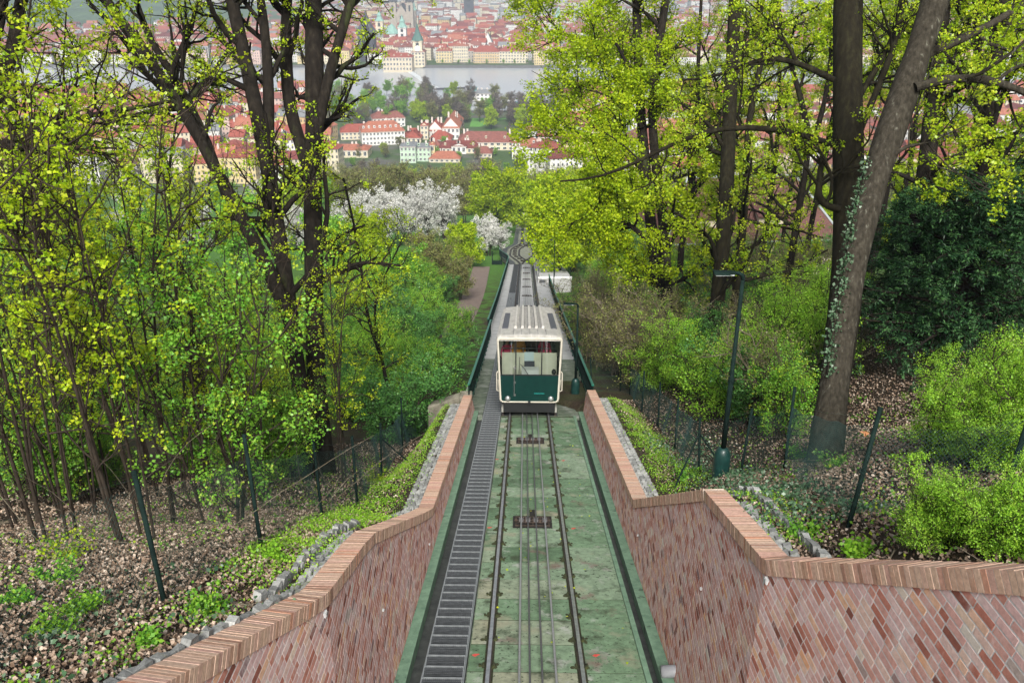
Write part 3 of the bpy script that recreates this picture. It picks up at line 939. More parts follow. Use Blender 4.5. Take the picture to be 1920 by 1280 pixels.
bp = nt.nodes.new('ShaderNodeBump'); bp.inputs['Strength'].default_value = 0.8; bp.inputs['Distance'].default_value = 0.05
nt.links.new(n2, bp.inputs['Height']); nt.links.new(bp.outputs[0], b.inputs['Normal'])
nt.links.new(b.outputs[0], out.inputs['Surface'])
M['ground'] = m
me = bpy.data.meshes.new('ground'); me.from_pydata(V, [], F); me.materials.append(m)
me.polygons.foreach_set('use_smooth', [True] * len(F)); me.update()
ground = new_mesh_obj('ground', me); tag(ground, kind='structure')
def on_ground(x, y): return Vector((x, y, ground_z(x, y)))
def G_ray(px, py, zmin=8, zmax=400):
    """first ground point along a pixel's ray"""
    r_ = ray(px, py); Z = zmin
    while Z < zmax:
        q = CAM + r_ * Z
        if q.z <= ground_z(q.x, q.y): return q
        Z *= 1.01
    return CAM + r_ * zmax

# river
m, nt, out = _nt('river_water')
b = nt.nodes.new('ShaderNodeBsdfPrincipled')
b.inputs['Base Color'].default_value = (0.34, 0.37, 0.4, 1); b.inputs['Roughness'].default_value = 0.22; b.inputs['Specular IOR Level'].default_value = 1.0  # pale base colour has the sky's silvery reflection put into it
n = _noise(nt, 0.25, 5, 0.6, coord='World', vec_scale=(0.4, 1.6, 1))
bp = nt.nodes.new('ShaderNodeBump'); bp.inputs['Strength'].default_value = 0.25; bp.inputs['Distance'].default_value = 0.5
nt.links.new(n, bp.inputs['Height']); nt.links.new(bp.outputs[0], b.inputs['Normal']); nt.links.new(b.outputs[0], out.inputs['Surface'])
M['water'] = m
mb = MB(); mb.poly([(-3000, 700, RIVER_Z), (3000, 700, RIVER_Z), (3000, 1084.5, RIVER_Z), (-3000, 1084.5, RIVER_Z)])
tag(mb.build('river', m), kind='structure')
# ================================================================== FUNICULAR CARS
M['cream'] = mat('cream_car_enamel', [(0.3, (0.46, 0.43, 0.36)), (0.7, (0.58, 0.55, 0.47))], rough=0.4, scale=3, detail=7, coat=0.25, spots=((0.4, 0.37, 0.3), 5, 0.66, 0.82))
M['carroof'] = mat('weathered_cream_roof', [(0.3, (0.32, 0.31, 0.285)), (0.7, (0.5, 0.485, 0.45))], rough=0.7, scale=2.5, detail=8, spots=((0.26, 0.23, 0.19), 4, 0.58, 0.75), vec_scale=(3, 0.6, 1))
M['cargreen'] = mat('dark_green_car_enamel', [(0.3, (0.002, 0.02, 0.017)), (0.7, (0.004, 0.031, 0.026))], rough=0.5, scale=3, coat=0.0, spec=0.2)
M['panel'] = mat('dark_roof_panel', [(0.3, (0.05, 0.055, 0.07)), (0.7, (0.09, 0.095, 0.115))], rough=0.6, scale=20)
M['rib'] = mat('grey_roof_rib', [(0.3, (0.4, 0.38, 0.34)), (0.7, (0.6, 0.58, 0.55))], rough=0.5, scale=8)
M['black'] = flat('black_rubber', (0.012, 0.013, 0.014), 0.6)
M['lampglass'] = flat('headlamp_lens', (0.3, 0.32, 0.31), 0.15, 0.3)
M['chrome'] = flat('chrome_ring', (0.45, 0.45, 0.45), 0.3, 0.9)
M['inside'] = mat('cream_inside_panel', [(0.3, (0.66, 0.65, 0.52)), (0.7, (0.78, 0.76, 0.62))], rough=0.6, scale=3)
M['white'] = flat('white_paint', (0.75, 0.76, 0.75), 0.5)
M['seatgreen'] = flat('green_seat_vinyl', (0.02, 0.13, 0.1), 0.5)
M['floor_in'] = flat('grey_car_floor', (0.3, 0.3, 0.27), 0.8)
m, nt, out = _nt('window_glass')
g1 = nt.nodes.new('ShaderNodeBsdfGlossy'); g1.inputs['Roughness'].default_value = 0.03
t1 = nt.nodes.new('ShaderNodeBsdfTransparent'); t1.inputs['Color'].default_value = (0.82, 0.88, 0.85, 1)
fr_ = nt.nodes.new('ShaderNodeFresnel'); fr_.inputs['IOR'].default_value = 1.5
mx = nt.nodes.new('ShaderNodeMixShader'); nt.links.new(fr_.outputs[0], mx.inputs[0]); nt.links.new(t1.outputs[0], mx.inputs[1]); nt.links.new(g1.outputs[0], mx.inputs[2])
nt.links.new(mx.outputs[0], out.inputs['Surface'])
M['glass'] = m

def text_obj(name, body, size, mat_, parent, loc, rot):
    cu = bpy.data.curves.new(name, 'FONT'); cu.body = body; cu.size = size; cu.extrude = 0.002; cu.align_x = 'CENTER'
    cu.materials.append(mat_)
    o = bpy.data.objects.new(name, cu); COL.objects.link(o); o.parent = parent; o.location = loc; o.rotation_euler = rot
    return o

def build_car(y_front, y_rear, x0, label, detail=True):
    """body is a parallelogram with upright ends: every part is sheared along the slope via z_track"""
    root = empty('funicular_car', (x0, y_front, z_track(y_front)))
    tag(root, label, 'funicular car', 'funicular cars')
    HB, HT, WB, WT = 0.66, 3.42, 1.14, 1.24
    L = y_rear - y_front
    sl = (z_track(y_rear) - z_track(y_front)) / L
    def T(x, y, z): return Vector((x, y, z + sl * y))        # local, sheared
    def pb(mb, x0_, x1_, y0, y1, z0, z1):
        mb.hexa([T(x0_, y0, z0), T(x1_, y0, z0), T(x1_, y1, z0), T(x0_, y1, z0), T(x0_, y0, z1), T(x1_, y0, z1), T(x1_, y1, z1), T(x0_, y1, z1)])
    wid = lambda z: WB + (WT - WB) * min(1, (z - HB) / 1.2)
    # --- front and rear frames: ring with rounded corners around a window + green apron
    def rrect(z0, z1, inset, rad, n=5):
        pts = []
        for cx, cz, a0 in ((1, 1, 0), (-1, 1, 90), (-1, -1, 180), (1, -1, 270)):
            zc = (z1 - inset - rad) if cz > 0 else (z0 + inset + rad)
            for k in range(n + 1):
                a = R(a0 + 90 * k / n)
                z = zc + rad * math.sin(a)
                x = cx * (wid(z) - inset - rad) + rad * math.cos(a)
                pts.append((x, z))
        return pts
    for end, yy, sg in (('front', 0, -1), ('rear', L, 1)):
        ring = MB(); o_ = rrect(HB, HT, 0, 0.16); i_ = rrect(HB, HT, 0.08, 0.09)
        n = len(o_)
        P4 = lambda pts, y: [T(x, yy + sg * y, z) if False else Vector((x, yy + sg * y, z + sl * yy)) for x, z in pts]
        a, b, c, d, e = P4(o_, -0.25), P4(o_, 0.0), P4(rrect(HB, HT, 0.03, 0.14), 0.05), P4(i_, 0.05), P4(i_, -0.08)
        for A_, B_ in ((a, b), (b, c), (c, d), (d, e)):
            for k in range(n):
                j = (k + 1) % n
                ring.poly([A_[k], A_[j], B_[j], B_[k]] if sg < 0 else [A_[j], A_[k], B_[k], B_[j]])
        ring.build('end_frame', M['cream'], root)
        iw = lambda z: wid(z) - 0.075
        zb, zs = HB + 0.075, HB + 1.16
        zz = sl * yy
        def plate(mb, z0, z1, w0, w1, yo, th=0.03, x0_=None, x1_=None):
            y0_, y1_ = yy + sg * yo, yy + sg * (yo + th)
            if y0_ > y1_: y0_, y1_ = y1_, y0_
            xa0, xa1 = (-w0 if x0_ is None else x0_), (w0 if x1_ is None else x1_)
            xb0, xb1 = (-w1 if x0_ is None else x0_), (w1 if x1_ is None else x1_)
            mb.hexa([Vector(v) + Vector((0, 0, zz)) for v in ((xa0, y0_, z0), (xa1, y0_, z0), (xa1, y1_, z0), (xa0, y1_, z0), (xb0, y0_, z1), (xb1, y0_, z1), (xb1, y1_, z1), (xb0, y1_, z1))])
        mb = MB(); plate(mb, zb - 0.01, zs, iw(zb) + 0.01, iw(zs) + 0.005, -0.02, 0.035)
        apron = mb.build('green_apron', M['cargreen'], root)
        if end == 'front' or detail is False:
            mb = MB(); plate(mb, zb + 0.0, zb + 0.235, iw(zb) - 0.02, iw(zb) - 0.01, 0.016, 0.012); mb.build('bumper_band', M['cargreen'], apron)
        for hx in (-0.83, 0.83):
            mb = MB(); c_ = Vector((hx, yy + sg * 0.01, zb + 0.12 + zz)); mb.smooth = True
            mb.tube([c_, c_ + Vector((0, sg * 0.06, 0))], 0.11, 18); h = mb.build('headlight', M['chrome'], root)
            mb = MB(); mb.smooth = True; mb.tube([c_ + Vector((0, sg * 0.04, 0)), c_ + Vector((0, sg * 0.075, 0)), c_ + Vector((0, sg * 0.085, 0))], [0.088, 0.08, 0.03], 18); mb.build('lens', M['lampglass'], h)
        # three panes with dark mullions
        zt = HT - 0.09
        mx_ = (-0.52, 0.46)
        edges = (-iw(zs) + 0.005, mx_[0], mx_[1], iw(zs) - 0.005)
        for k in range(3):
            mb = MB(); y_ = yy - sg * 0.02
            p = [Vector((edges[k] + 0.02, y_, zs + zz + 0.03)), Vector((edges[k + 1] - 0.02, y_, zs + zz + 0.03)), Vector((edges[k + 1] - 0.02, y_, zt + zz)), Vector((edges[k] + 0.02, y_, zt + zz))]
            mb.poly(p); mb.build('windscreen_pane', M['glass'], root)
        mb = MB()
        for x in mx_: mb.box((x, yy - sg * 0.02, (zs + zt) / 2 + zz), (0.045, 0.05, zt - zs))
        mb.box((0, yy - sg * 0.02, zs + 0.015 + zz), (2 * iw(zs), 0.05, 0.035)); mb.box((0, yy - sg * 0.02, zt + zz), (2 * iw(zs), 0.05, 0.03))
        for x in (-iw(zs) + 0.0, iw(zs) - 0.0): mb.box((x, yy - sg * 0.02, (zs + zt) / 2 + zz), (0.03, 0.05, zt - zs))
        mb.build('window_seal', M['black'], root)
    # --- lower and upper side walls, waist rail, side windows with posts
    for s in (-1, 1):
        mb = MB()
        a = WB + 0.0; b_ = WT
        y0, y1 = 0.2, L - 0.2
        def strip(mb, z0, z1, th=0.05, y0=y0, y1=y1):
            xo0, xo1 = s * wid(z0), s * wid(z1); xi0, xi1 = s * (wid(z0) - th), s * (wid(z1) - th)
            q = [T(xi0, y0, z0), T(xo0, y0, z0), T(xo0, y1, z0), T(xi0, y1, z0), T(xi1, y0, z1), T(xo1, y0, z1), T(xo1, y1, z1), T(xi1, y1, z1)]
            if s < 0: q = [q[k] for k in (1, 0, 3, 2, 5, 4, 7, 6)]
            mb.hexa(q)
        mb = MB(); strip(mb, HB, HB + 0.5); strip(mb, HB + 0.5, HB + 0.95); mb.build('side_skirt', M['cream'], root)
        mb = MB(); strip(mb, HB + 0.95, HB + 1.35); mb.build('green_side_band', M['cargreen'], root)
        mb = MB(); strip(mb, HT - 0.42, HT - 0.05); mb.build('cant_rail', M['cream'], root)
        for k in range(7):
            yy = y0 + (y1 - y0) * k / 6
            mb = MB(); strip(mb, HB + 1.35, HT - 0.42, 0.06, max(y0, yy - 0.07), min(y1, yy + 0.07)); mb.build('window_post', M['cargreen'] if k in (0, 6) else M['cream'], root)
        for k in range(6):
            ya, yb = y0 + (y1 - y0) * k / 6 + 0.07, y0 + (y1 - y0) * (k + 1) / 6 - 0.07
            mb = MB(); x0_, x1_ = s * (wid(HB + 1.35) - 0.02), s * (WT - 0.02)
            mb.poly([T(x0_, ya, HB + 1.35), T(x0_, yb, HB + 1.35), T(x1_, yb, HT - 0.42), T(x1_, ya, HT - 0.42)]); mb.build('side_window', M['glass'], root)
        # mirror / handle stubs at the front corner
        mb = MB(); mb.tube([Vector((s * 1.17, 0.1, HB + 0.45)), Vector((s * 1.25, 0.06, HB + 0.5)), Vector((s * 1.25, 0.06, HB + 1.25)), Vector((s * 1.2, 0.1, HB + 1.3))], 0.022, 6)
        if s < 0 or detail: mb.build('grab_rail', M['cream'], root)
    # --- roof: gently cambered slab, front visor, ribs, dark panels
    mb = MB(); nx = 10; rows = []
    prof = [(-WT - 0.01, HT - 0.1), (-WT - 0.01, HT - 0.02), (-WT + 0.12, HT + 0.06), (-0.6, HT + 0.1), (0, HT + 0.115), (0.6, HT + 0.1), (WT - 0.12, HT + 0.06), (WT + 0.01, HT - 0.02), (WT + 0.01, HT - 0.1)]
    ysr = [-0.02, 0.08, 0.25, 1.0, L / 2, L - 1, L - 0.08, L + 0.02]
    scl = [0.93, 0.985, 1, 1, 1, 1, 0.985, 0.93]
    drp = [0.05, 0.012, 0, 0, 0, 0, 0.012, 0.05]
    for y, s_, d_ in zip(ysr, scl, drp):
        rows.append([T(x * s_, y, z - d_) for x, z in prof])
    n = len(prof)
    for r0, r1 in zip(rows[:-1], rows[1:]):
        for k in range(n - 1): mb.poly([r0[k], r1[k], r1[k + 1], r0[k + 1]][::-1])
    mb.poly(rows[0][::-1]); mb.poly(rows[-1]); mb.f = [tuple(reversed(f)) for f in mb.f]
    roof = mb.build('roof', M['carroof'], root)
    if detail:
        mb = MB()
        for x in (-0.62, -0.31, 0.0, 0.31, 0.62): 
            pb(mb, x - 0.006, x + 0.006, 0.15, 1.6, HT + 0.094 - abs(x) * 0.012, HT + 0.12 - abs(x) * 0.012)
        mb.build('roof_seam', M['panel'], roof)['kind'] = 'stuff'
    for k, x in enumerate((-0.55, -0.28, 0.0, 0.27, 0.53)):
        mb = MB(); pb(mb, x - 0.045, x + 0.045, 1.9, L - 0.4, HT + 0.07, HT + 0.2); mb.box(T(x, 1.88, HT + 0.14), (0.1, 0.04, 0.12)); mb.build('roof_rib', M['rib'], roof)
    mb = MB()
    for k in range(16):
        x = -0.42 + 0.85 * k / 15
        pb(mb, x - 0.006, x + 0.006, 2.0, L - 0.4, HT + 0.1, HT + 0.128)
    mb.build('roof_slats', M['panel'], roof)['kind'] = 'stuff'
    for s in (-1, 1):
        mb = MB(); pb(mb, s * 0.97 - 0.12, s * 0.97 + 0.12, 2.0, L - 3.2, HT + 0.03, HT + 0.105); mb.build('roof_panel', M['panel'], roof)
    # --- underframe and wheels
    mb = MB(); pb(mb, -0.98, 0.98, 0.15, L - 0.15, 0.32, HB - 0.02); mb.box((0, 0.1, 0.42), (2.0, 0.12, 0.4)); under = mb.build('underframe', M['black'], root)
    for yy in (1.6, L - 1.6):
        for s in (-1, 1):
            mb = MB(); c_ = T(s * 0.75, yy, 0.42); mb.tube([c_ - Vector((0.06, 0, 0)), c_ + Vector((0.06, 0, 0))], 0.31, 20); mb.build('wheel', M['railside'], under)
    # --- inside: floor, bulkhead with driver desk, seat rows
    mb = MB()
    nst = 8
    for k in range(nst):
        ya, yb = 0.25 + (L - 0.5) * k / nst, 0.25 + (L - 0.5) * (k + 1) / nst
        z_ = sl * yb + HB + 0.02
        mb.b2(-1.08, 1.08, ya, yb, z_ - 0.15, z_ + 0.05)
    mb.b2(-1.08, 1.08, 1.24, 3.9, HB - 0.3, HB + 0.5)
    mb.build('stepped_floor', M['floor_in'], root)
    mb = MB(); mb.b2(-1.08, 1.08, 1.2, 1.24, HB, HB + 1.57); mb.build('cab_partition', M['inside'], root)
    mb = MB(); mb.b2(-0.3, 0.36, 0.25, 0.55, HB + 1.0, HB + 1.28); mb.b2(-0.22, 0.28, 0.3, 0.5, HB + 0.2, HB + 1.0); desk = mb.build('driver_desk', M['white'], root)
    mb = MB(); mb.b2(-0.2, 0.2, 0.72, 0.8, HB + 0.95, HB + 1.4); mb.b2(-0.2, 0.2, 0.55, 0.8, HB + 0.8, HB + 0.95); mb.build('driver_seat', M['panel'], root)
    mb = MB(); mb.b2(-0.2, 0.17, 1.14, 1.17, HB + 1.2, HB + 1.62); mb.build('notice_board', flat('pale_blue_notice', (0.62, 0.74, 0.78), 0.5), root)
    mb = MB(); mb.tube([(-1.05, 1.22, HB + 1.75), (1.05, 1.22, HB + 1.75)], 0.02, 6)
    for x in (-0.6, 0.62): mb.tube([(x, 1.22, HB + 1.5), (x, 1.22, HT - 0.2)], 0.02, 6)
    mb.build('hand_rail', M['chrome'], root)
    for k in range(2, 6):
        yy = 1.9 + k * 1.5
        if yy > L - 1: break
        zf = sl * (yy + 0.6) + HB + 0.07
        for s in (-1, 1):
            mb = MB(); xa, xb = (0.3, 1.05) if s > 0 else (-1.05, -0.3)
            mb.b2(xa, xb, yy, yy + 0.42, zf, zf + 0.45); mb.b2(xa, xb, yy + 0.36, yy + 0.44, zf + 0.45, zf + 1.0); mb.build('bench_seat', M['seatgreen'], root)
    # --- wiper, handrail on the apron, small lettering
    if detail:
        mb = MB(); mb.tube([Vector((0.0, -0.09, HB + 1.16)), Vector((-0.2, -0.075, HB + 1.5)), Vector((-0.35, -0.07, HB + 1.68))], 0.013, 6)
        mb.tube([Vector((-0.4, -0.07, HB + 1.3)), Vector((-0.37, -0.07, HB + 1.98))], 0.011, 6); mb.build('wiper', M['black'], root)
        mb = MB(); mb.tube([Vector((-0.58, -0.09, HB + 0.35)), Vector((-0.58, -0.09, HB + 1.52))], 0.018, 6)
        for z in (0.36, 0.9, 1.5): mb.box((-0.56, -0.05, HB + z), (0.08, 0.1, 0.05))
        mb.build('front_handrail', M['chrome'], root)
        mb = MB(); mb.box((0, -0.03, HB + 0.03), (0.1, 0.1, 0.12)); mb.build('coupling_hook', M['black'], root)
        for k in range(9): pass
        mb = MB(); mb.lathe([(0.085, 0), (0.09, 0.1), (0.05, 0.17)], (0.93, 0.12, HB + 1.2), 10); mb.build('cab_lamp', M['black'], root)
        mb = MB()
        for k in range(10): mb.box((0.2 + k * 0.04, -0.034, HB + 0.42), (0.03, 0.006, 0.022))
        mb.build('lettering', flat('turquoise_lettering', (0.03, 0.36, 0.33), 0.4), root)
    return root, T, L, sl
car, CT, CL, CSL = build_car(29.2, 39.8, 0.0, 'cream and dark green funicular car with ribbed roof coming up the slope')
car2, _, _, _ = build_car(214.0, 224.6, 0.16, 'tiny far funicular car at the lower end of the track below the loop', detail=False)

# ================================================================== PEOPLE (one skinned body each)
SKIN = flat('skin', (0.5, 0.3, 0.22), 0.6)
def person(name_, loc, rz, height, jacket, trousers, hair, label, cat='person', pose='stand', group=None):
    k = height / 1.75
    J = {'pelvis': (0, 0, 0.95, .15), 'waist': (0, 0, 1.1, .14), 'chest': (0, 0, 1.3, .165), 'neck': (0, 0.0, 1.5, .065), 'head0': (0, -0.02, 1.58, .085), 'head': (0, -0.02, 1.67, .1), 'crown': (0, -0.01, 1.74, .07)}
    for s, n in ((-1, 'l'), (1, 'r')):
        if pose == 'stand':
            J.update({n + 'hip': (s * .1, 0, .88, .105), n + 'knee': (s * .11, -0.02, .48, .07), n + 'ank': (s * .115, 0.02, .09, .045), n + 'toe': (s * .13, -0.15, .04, .04)})
            J.update({n + 'sh': (s * .19, 0, 1.42, .075), n + 'el': (s * .26, 0.03, 1.13, .052), n + 'wr': (s * .25, -0.07, .88, .036), n + 'hand': (s * .25, -0.1, .79, .038)})
        else:
            J.update({n + 'hip': (s * .1, -.05, .9, .11), n + 'knee': (s * .12, -0.45, .9, .075), n + 'ank': (s * .12, -0.45, .5, .05), n + 'toe': (s * .13, -0.6, .46, .04)})
            J.update({n + 'sh': (s * .19, 0, 1.42, .075), n + 'el': (s * .25, -0.08, 1.15, .052), n + 'wr': (s * .13, -0.28, 1.06, .036), n + 'hand': (s * .08, -0.34, 1.03, .038)})
    E_ = [('pelvis', 'waist'), ('waist', 'chest'), ('chest', 'neck'), ('neck', 'head0'), ('head0', 'head'), ('head', 'crown')]
    for n in 'lr':
        E_ += [('pelvis', n + 'hip'), (n + 'hip', n + 'knee'), (n + 'knee', n + 'ank'), (n + 'ank', n + 'toe'), ('chest', n + 'sh'), (n + 'sh', n + 'el'), (n + 'el', n + 'wr'), (n + 'wr', n + 'hand')]
    keys = list(J)
    me = bpy.data.meshes.new('skeleton')
    me.from_pydata([Vector(J[q][:3]) * k for q in keys], [(keys.index(a), keys.index(b)) for a, b in E_], [])
    o = bpy.data.objects.new('skeleton', me); COL.objects.link(o)
    md = o.modifiers.new('skin', 'SKIN'); md.use_smooth_shade = True
    for i, q in enumerate(keys):
        r_ = J[q][3] * k
        me.skin_vertices[0].data[i].radius = (r_ * (1.15 if q in ('chest', 'waist', 'pelvis') else 1), r_ * (0.8 if q in ('chest', 'waist', 'pelvis') else 1))
        me.skin_vertices[0].data[i].use_root = q == 'pelvis'
    sb = o.modifiers.new('sub', 'SUBSURF'); sb.levels = 1; sb.render_levels = 1
    dg = bpy.context.evaluated_depsgraph_get()
    body = bpy.data.meshes.new_from_object(o.evaluated_get(dg))
    bpy.data.objects.remove(o)
    body.materials.clear()
    for m_ in (SKIN, jacket, trousers, hair): body.materials.append(m_)
    idx = []
    for p in body.polygons:
        c_ = p.center / k
        if c_.z > 1.51:
            idx.append(3 if (c_.z > 1.7 or (c_.y > 0.02 and c_.z > 1.58)) else 0)
        elif c_.z > 1.0 or (abs(c_.x) > 0.2 and c_.z > 0.86): idx.append(1 if not (abs(c_.x) > 0.2 and c_.z < 0.87) else 0)
        elif abs(c_.x) > 0.2 and c_.z > 0.7: idx.append(0)
        else: idx.append(2)
    body.polygons.foreach_set('material_index', idx)
    body.polygons.foreach_set('use_smooth', [True] * len(idx))
    p = new_mesh_obj('person', body); p.location = loc; p.rotation_euler = (0, 0, rz)
    tag(p, label, cat, group)
    return p
cl = lambda n, c: mat(n, c, rough=0.85, scale=9)
C_or, C_pk, C_dk, C_bl, C_wh, C_br, C_gn = cl('orange_cloth', (0.62, 0.27, 0.03)), cl('pink_cloth', (0.62, 0.05, 0.13)), cl('dark_cloth', (0.03, 0.025, 0.025)), cl('blue_denim', (0.05, 0.13, 0.34)), cl('white_cloth', (0.7, 0.7, 0.68)), cl('brown_hair', (0.05, 0.03, 0.02)), cl('green_cloth', (0.03, 0.16, 0.08))
def in_car(x, y, dz=0.0):
    return Vector((x, 29.2 + y, z_track(29.2) + 0.66 + 0.5 + dz))
person('p', in_car(-0.42, 1.48), 0.4, 1.72, C_or, C_dk, C_br, 'passenger in an orange jacket standing in the funicular car', group=None)
person('p', in_car(0.6, 1.48), 2.8, 1.66, C_pk, C_bl, C_br, 'passenger in a bright pink jacket behind the windscreen edge away from the stairs')
person('p', in_car(0.12, 1.9), 0.2, 1.58, C_dk, C_dk, C_br, 'passenger in dark clothes standing in the middle of the funicular car')
person('p', in_car(-0.88, 1.5), 0.3, 1.5, C_pk, C_gn, C_br, 'small passenger in pink at the stair-side edge of the windscreen')
# ================================================================== VIADUCT RAILINGS
def railing(S, y0, y1, xf, label, h=1.12, step=1.5):
    root = empty('viaduct_railing', (xf(y0), y0, z_track(y0)))
    tag(root, label, 'railing', 'green railings along the viaduct')
    inv = -root.location
    ys = list(np.arange(y0, y1, 1.5)); ys.append(y1)
    mb = MB()
    for a, b in zip(ys[:-1], ys[1:]):
        A_, B_ = Vector((xf(a), a, z_track(a) + h)), Vector((xf(b), b, z_track(b) + h))
        w, t = Vector((0.05, 0, 0)), Vector((0, 0, 0.06))
        mb.hexa([A_ - w, A_ + w, B_ + w, B_ - w, A_ - w + t, A_ + w + t, B_ + w + t, B_ - w + t])
    mb.build('top_rail', M['rgreen'], root, inv)
    mb = MB()
    for a, b in zip(ys[:-1], ys[1:]):
        A_, B_ = Vector((xf(a), a, z_track(a) + 0.16)), Vector((xf(b), b, z_track(b) + 0.16))
        w, t = Vector((0.02, 0, 0)), Vector((0, 0, 0.05))
        mb.hexa([A_ - w, A_ + w, B_ + w, B_ - w, A_ - w + t, A_ + w + t, B_ + w + t, B_ - w + t])
    mb.build('bottom_rail', M['rgreen'], root, inv)
    pm = MB(); pm.b2(-0.03, 0.03, -0.03, 0.03, -0.05, h); PMs = pm.mesh('post', M['pgreen'])
    bm_ = MB(); bm_.b2(-0.009, 0.009, -0.009, 0.009, 0.18, h); BMs = bm_.mesh('baluster', M['pgreen'])
    k = 0
    for y in np.arange(y0, y1, 1.5):
        o = new_mesh_obj('post', PMs, root); o.location = Vector((xf(y), y, z_track(y))) + inv
    for y in np.arange(y0, min(y1, y0 + 34), 0.145):
        o = new_mesh_obj('baluster', BMs, root); o.location = Vector((xf(y), y, z_track(y))) + inv
    if y1 > y0 + 34:
        mb = MB()
        for y in np.arange(y0 + 34, y1, 0.2): mb.box((xf(y), y, z_track(y) + 0.66), (0.02, 0.02, 0.96))
        mb.build('baluster_row', M['pgreen'], root, inv)['kind'] = 'stuff'
railing(-1, WALL_END + 0.35, 52.0, lambda y: -2.42, 'green steel railing on the stair side beside the near car')
railing(-1, 52.3, 138.0, lambda y: -2.62 - max(0, loop_w(y)) * 1.05, 'long green railing on the stair side from the car down to the loop')
railing(1, WALL_END + 0.35, 92.0, lambda y: 2.55, 'green steel railing on the lamp side of the viaduct')

# ================================================================== MESH FENCES
M['wire'] = flat('dark_green_fence_wire', (0.02, 0.05, 0.045), 0.5)
def fence(name_label, posts, mesh_h=1.45, braces=()):
    """posts: list of (base Vector, top Vector)"""
    root = empty('wire_mesh_fence', posts[0][0]); inv = -root.location
    tag(root, name_label, 'fence')
    for (b, t) in posts:
        mb = MB(); mb.smooth = True
        d = (t - b).normalized()
        mb.tube([b - d * 0.3, t, t + d * 0.004], [0.031, 0.031, 0.02], 10)
        o = mb.build('post', M['pgreen'], root, inv)
        mb = MB(); mb.tube([t - d * 0.01, t + d * 0.03, t + d * 0.04], [0.036, 0.036, 0.02], 10); mb.build('post_cap', M['pgreen'], o)
    for i, (off) in braces:
        b, t = posts[i]
        mb = MB(); mb.tube([b + (t - b) * 0.75, on_ground((b + off).x, (b + off).y) - Vector((0, 0, 0.05))], 0.022, 8); mb.build('brace', M['pgreen'], root, inv)
    for (b0, t0), (b1, t1) in zip(posts[:-1], posts[1:]):
        mb = MB()
        Lh = (b1 - b0).length; Hh = mesh_h
        if Lh < 0.3: continue
        f0, f1 = min(1, Hh / (t0 - b0).length), min(1, Hh / (t1 - b1).length)
        def sp(u, v):                               # sagging panel
            a = b0 + (t0 - b0) * (0.02 + f0 * v); c_ = b1 + (t1 - b1) * (0.02 + f1 * v)
            q = a + (c_ - a) * u
            sag = 4 * u * (1 - u) * 0.10 * v
            return q - Vector((0, 0, sag)) + Vector((0.05 * math.sin(u * 9 + v * 4), 0, 0.02 * math.sin(u * 23)))
        pitch = 0.062 if pix(b0)[2] < 17 else 0.09
        rad = 0.0017 if pix(b0)[2] < 17 else 0.0022
        nu = max(2, int(Lh / pitch)); nv = int(Hh / pitch)
        for dirn in (1, -1):
            for k in range(-nv, nu + 1):
                pts = []
                for j in range(0, nv + 1, 3):
                    u = (k + j) / nu if dirn > 0 else (k + nv - j) / nu
                    if 0 <= u <= 1: pts.append(sp(u, j / nv))
                if len(pts) >= 2: mb.tube(pts, rad, 3, cap=False)
        for v in (0.02, 0.5, 1.0): mb.tube([sp(u / 6, v) for u in range(7)], rad * 1.2, 3, cap=False)
        mb.build('wire_mesh', M['wire'], root, inv)['kind'] = 'stuff'
    return root
def post_at(px, py, tx, ty, Z, snap=True):
    b = P(px, py, Z)
    zg = ground_z(b.x, b.y)
    # keep the pixel direction, slide along the ray until it meets the ground
    q = G_ray(px, py, Z * 0.75, Z * 1.35)
    if q.z - ground_z(q.x, q.y) > 0.4: q = Vector((b.x, b.y, zg))
    Zq = pix(q)[2]
    t = P(tx, ty, Zq)
    v = t - q
    L_ = max(1.35, min(2.2, (v.length)))
    return q, q + v.normalized() * L_
LP = [(-170, 1330, -260, 1040, 8.0), (310, 1135, 252, 888, 9.75), (490, 1028, 458, 818, 11.7), (604, 970, 587, 825, 17), (670, 948, 660, 820, 19.3), (716, 898, 713, 795, 24.8), (755, 845, 752, 747, 27), (783, 815, 783, 720, 29), (806, 790, 806, 700, 32), (822, 765, 823, 680, 35)]
RPs = [(2130, 1000, 2230, 720, 6.4), (1862, 985, 1935, 770, 8.4), (1590, 990, 1650, 768, 10.8), (1470, 882, 1490, 728, 16), (1388, 890, 1410, 768, 20), (1310, 893, 1312, 785, 22.9), (1265, 843, 1272, 748, 26), (1233, 803, 1238, 718, 29), (1203, 775, 1208, 697, 32), (1181, 742, 1183, 675, 36), (1163, 735, 1165, 655, 39), (1110, 735, 1107, 672, 44)]
lp = [post_at(*a) for a in LP]; rp = [post_at(*a) for a in RPs]
for q in lp + rp: print('POST', [round(c, 2) for c in q[0] - Vector((0, 0, CZ))], [round(c) for c in pix(q[0])], round((q[1] - q[0]).length, 2))
fence('leaning dark green post and wire mesh fence on the leaf-strewn bank, stair side', lp, braces=((5, Vector((0.7, 0.8, 0))),))
fence('dark green post and wire mesh fence below the leaning trunk, lamp side', rp, braces=((5, Vector((-0.7, -0.5, 0))), (5, Vector((0.5, -0.9, 0)))))
# dry brown leaf caught on a post
q = P(1622, 812, 10.6); mb = MB()
for k in range(5):
    a = Vector((random.uniform(-1, 1), random.uniform(-1, 1), random.uniform(-1, 1))) * 0.05; b_ = Vector((random.uniform(-1, 1), random.uniform(-1, 1), random.uniform(-1, 1))) * 0.06
    mb.poly([q, q + a, q + a + b_, q + b_ * 0.8])
tag(mb.build('withered_leaf', flat('withered_leaf_brown', (0.4, 0.2, 0.09), 0.8)), 'withered brown leaf caught on the fence wire beside a post', 'leaf')

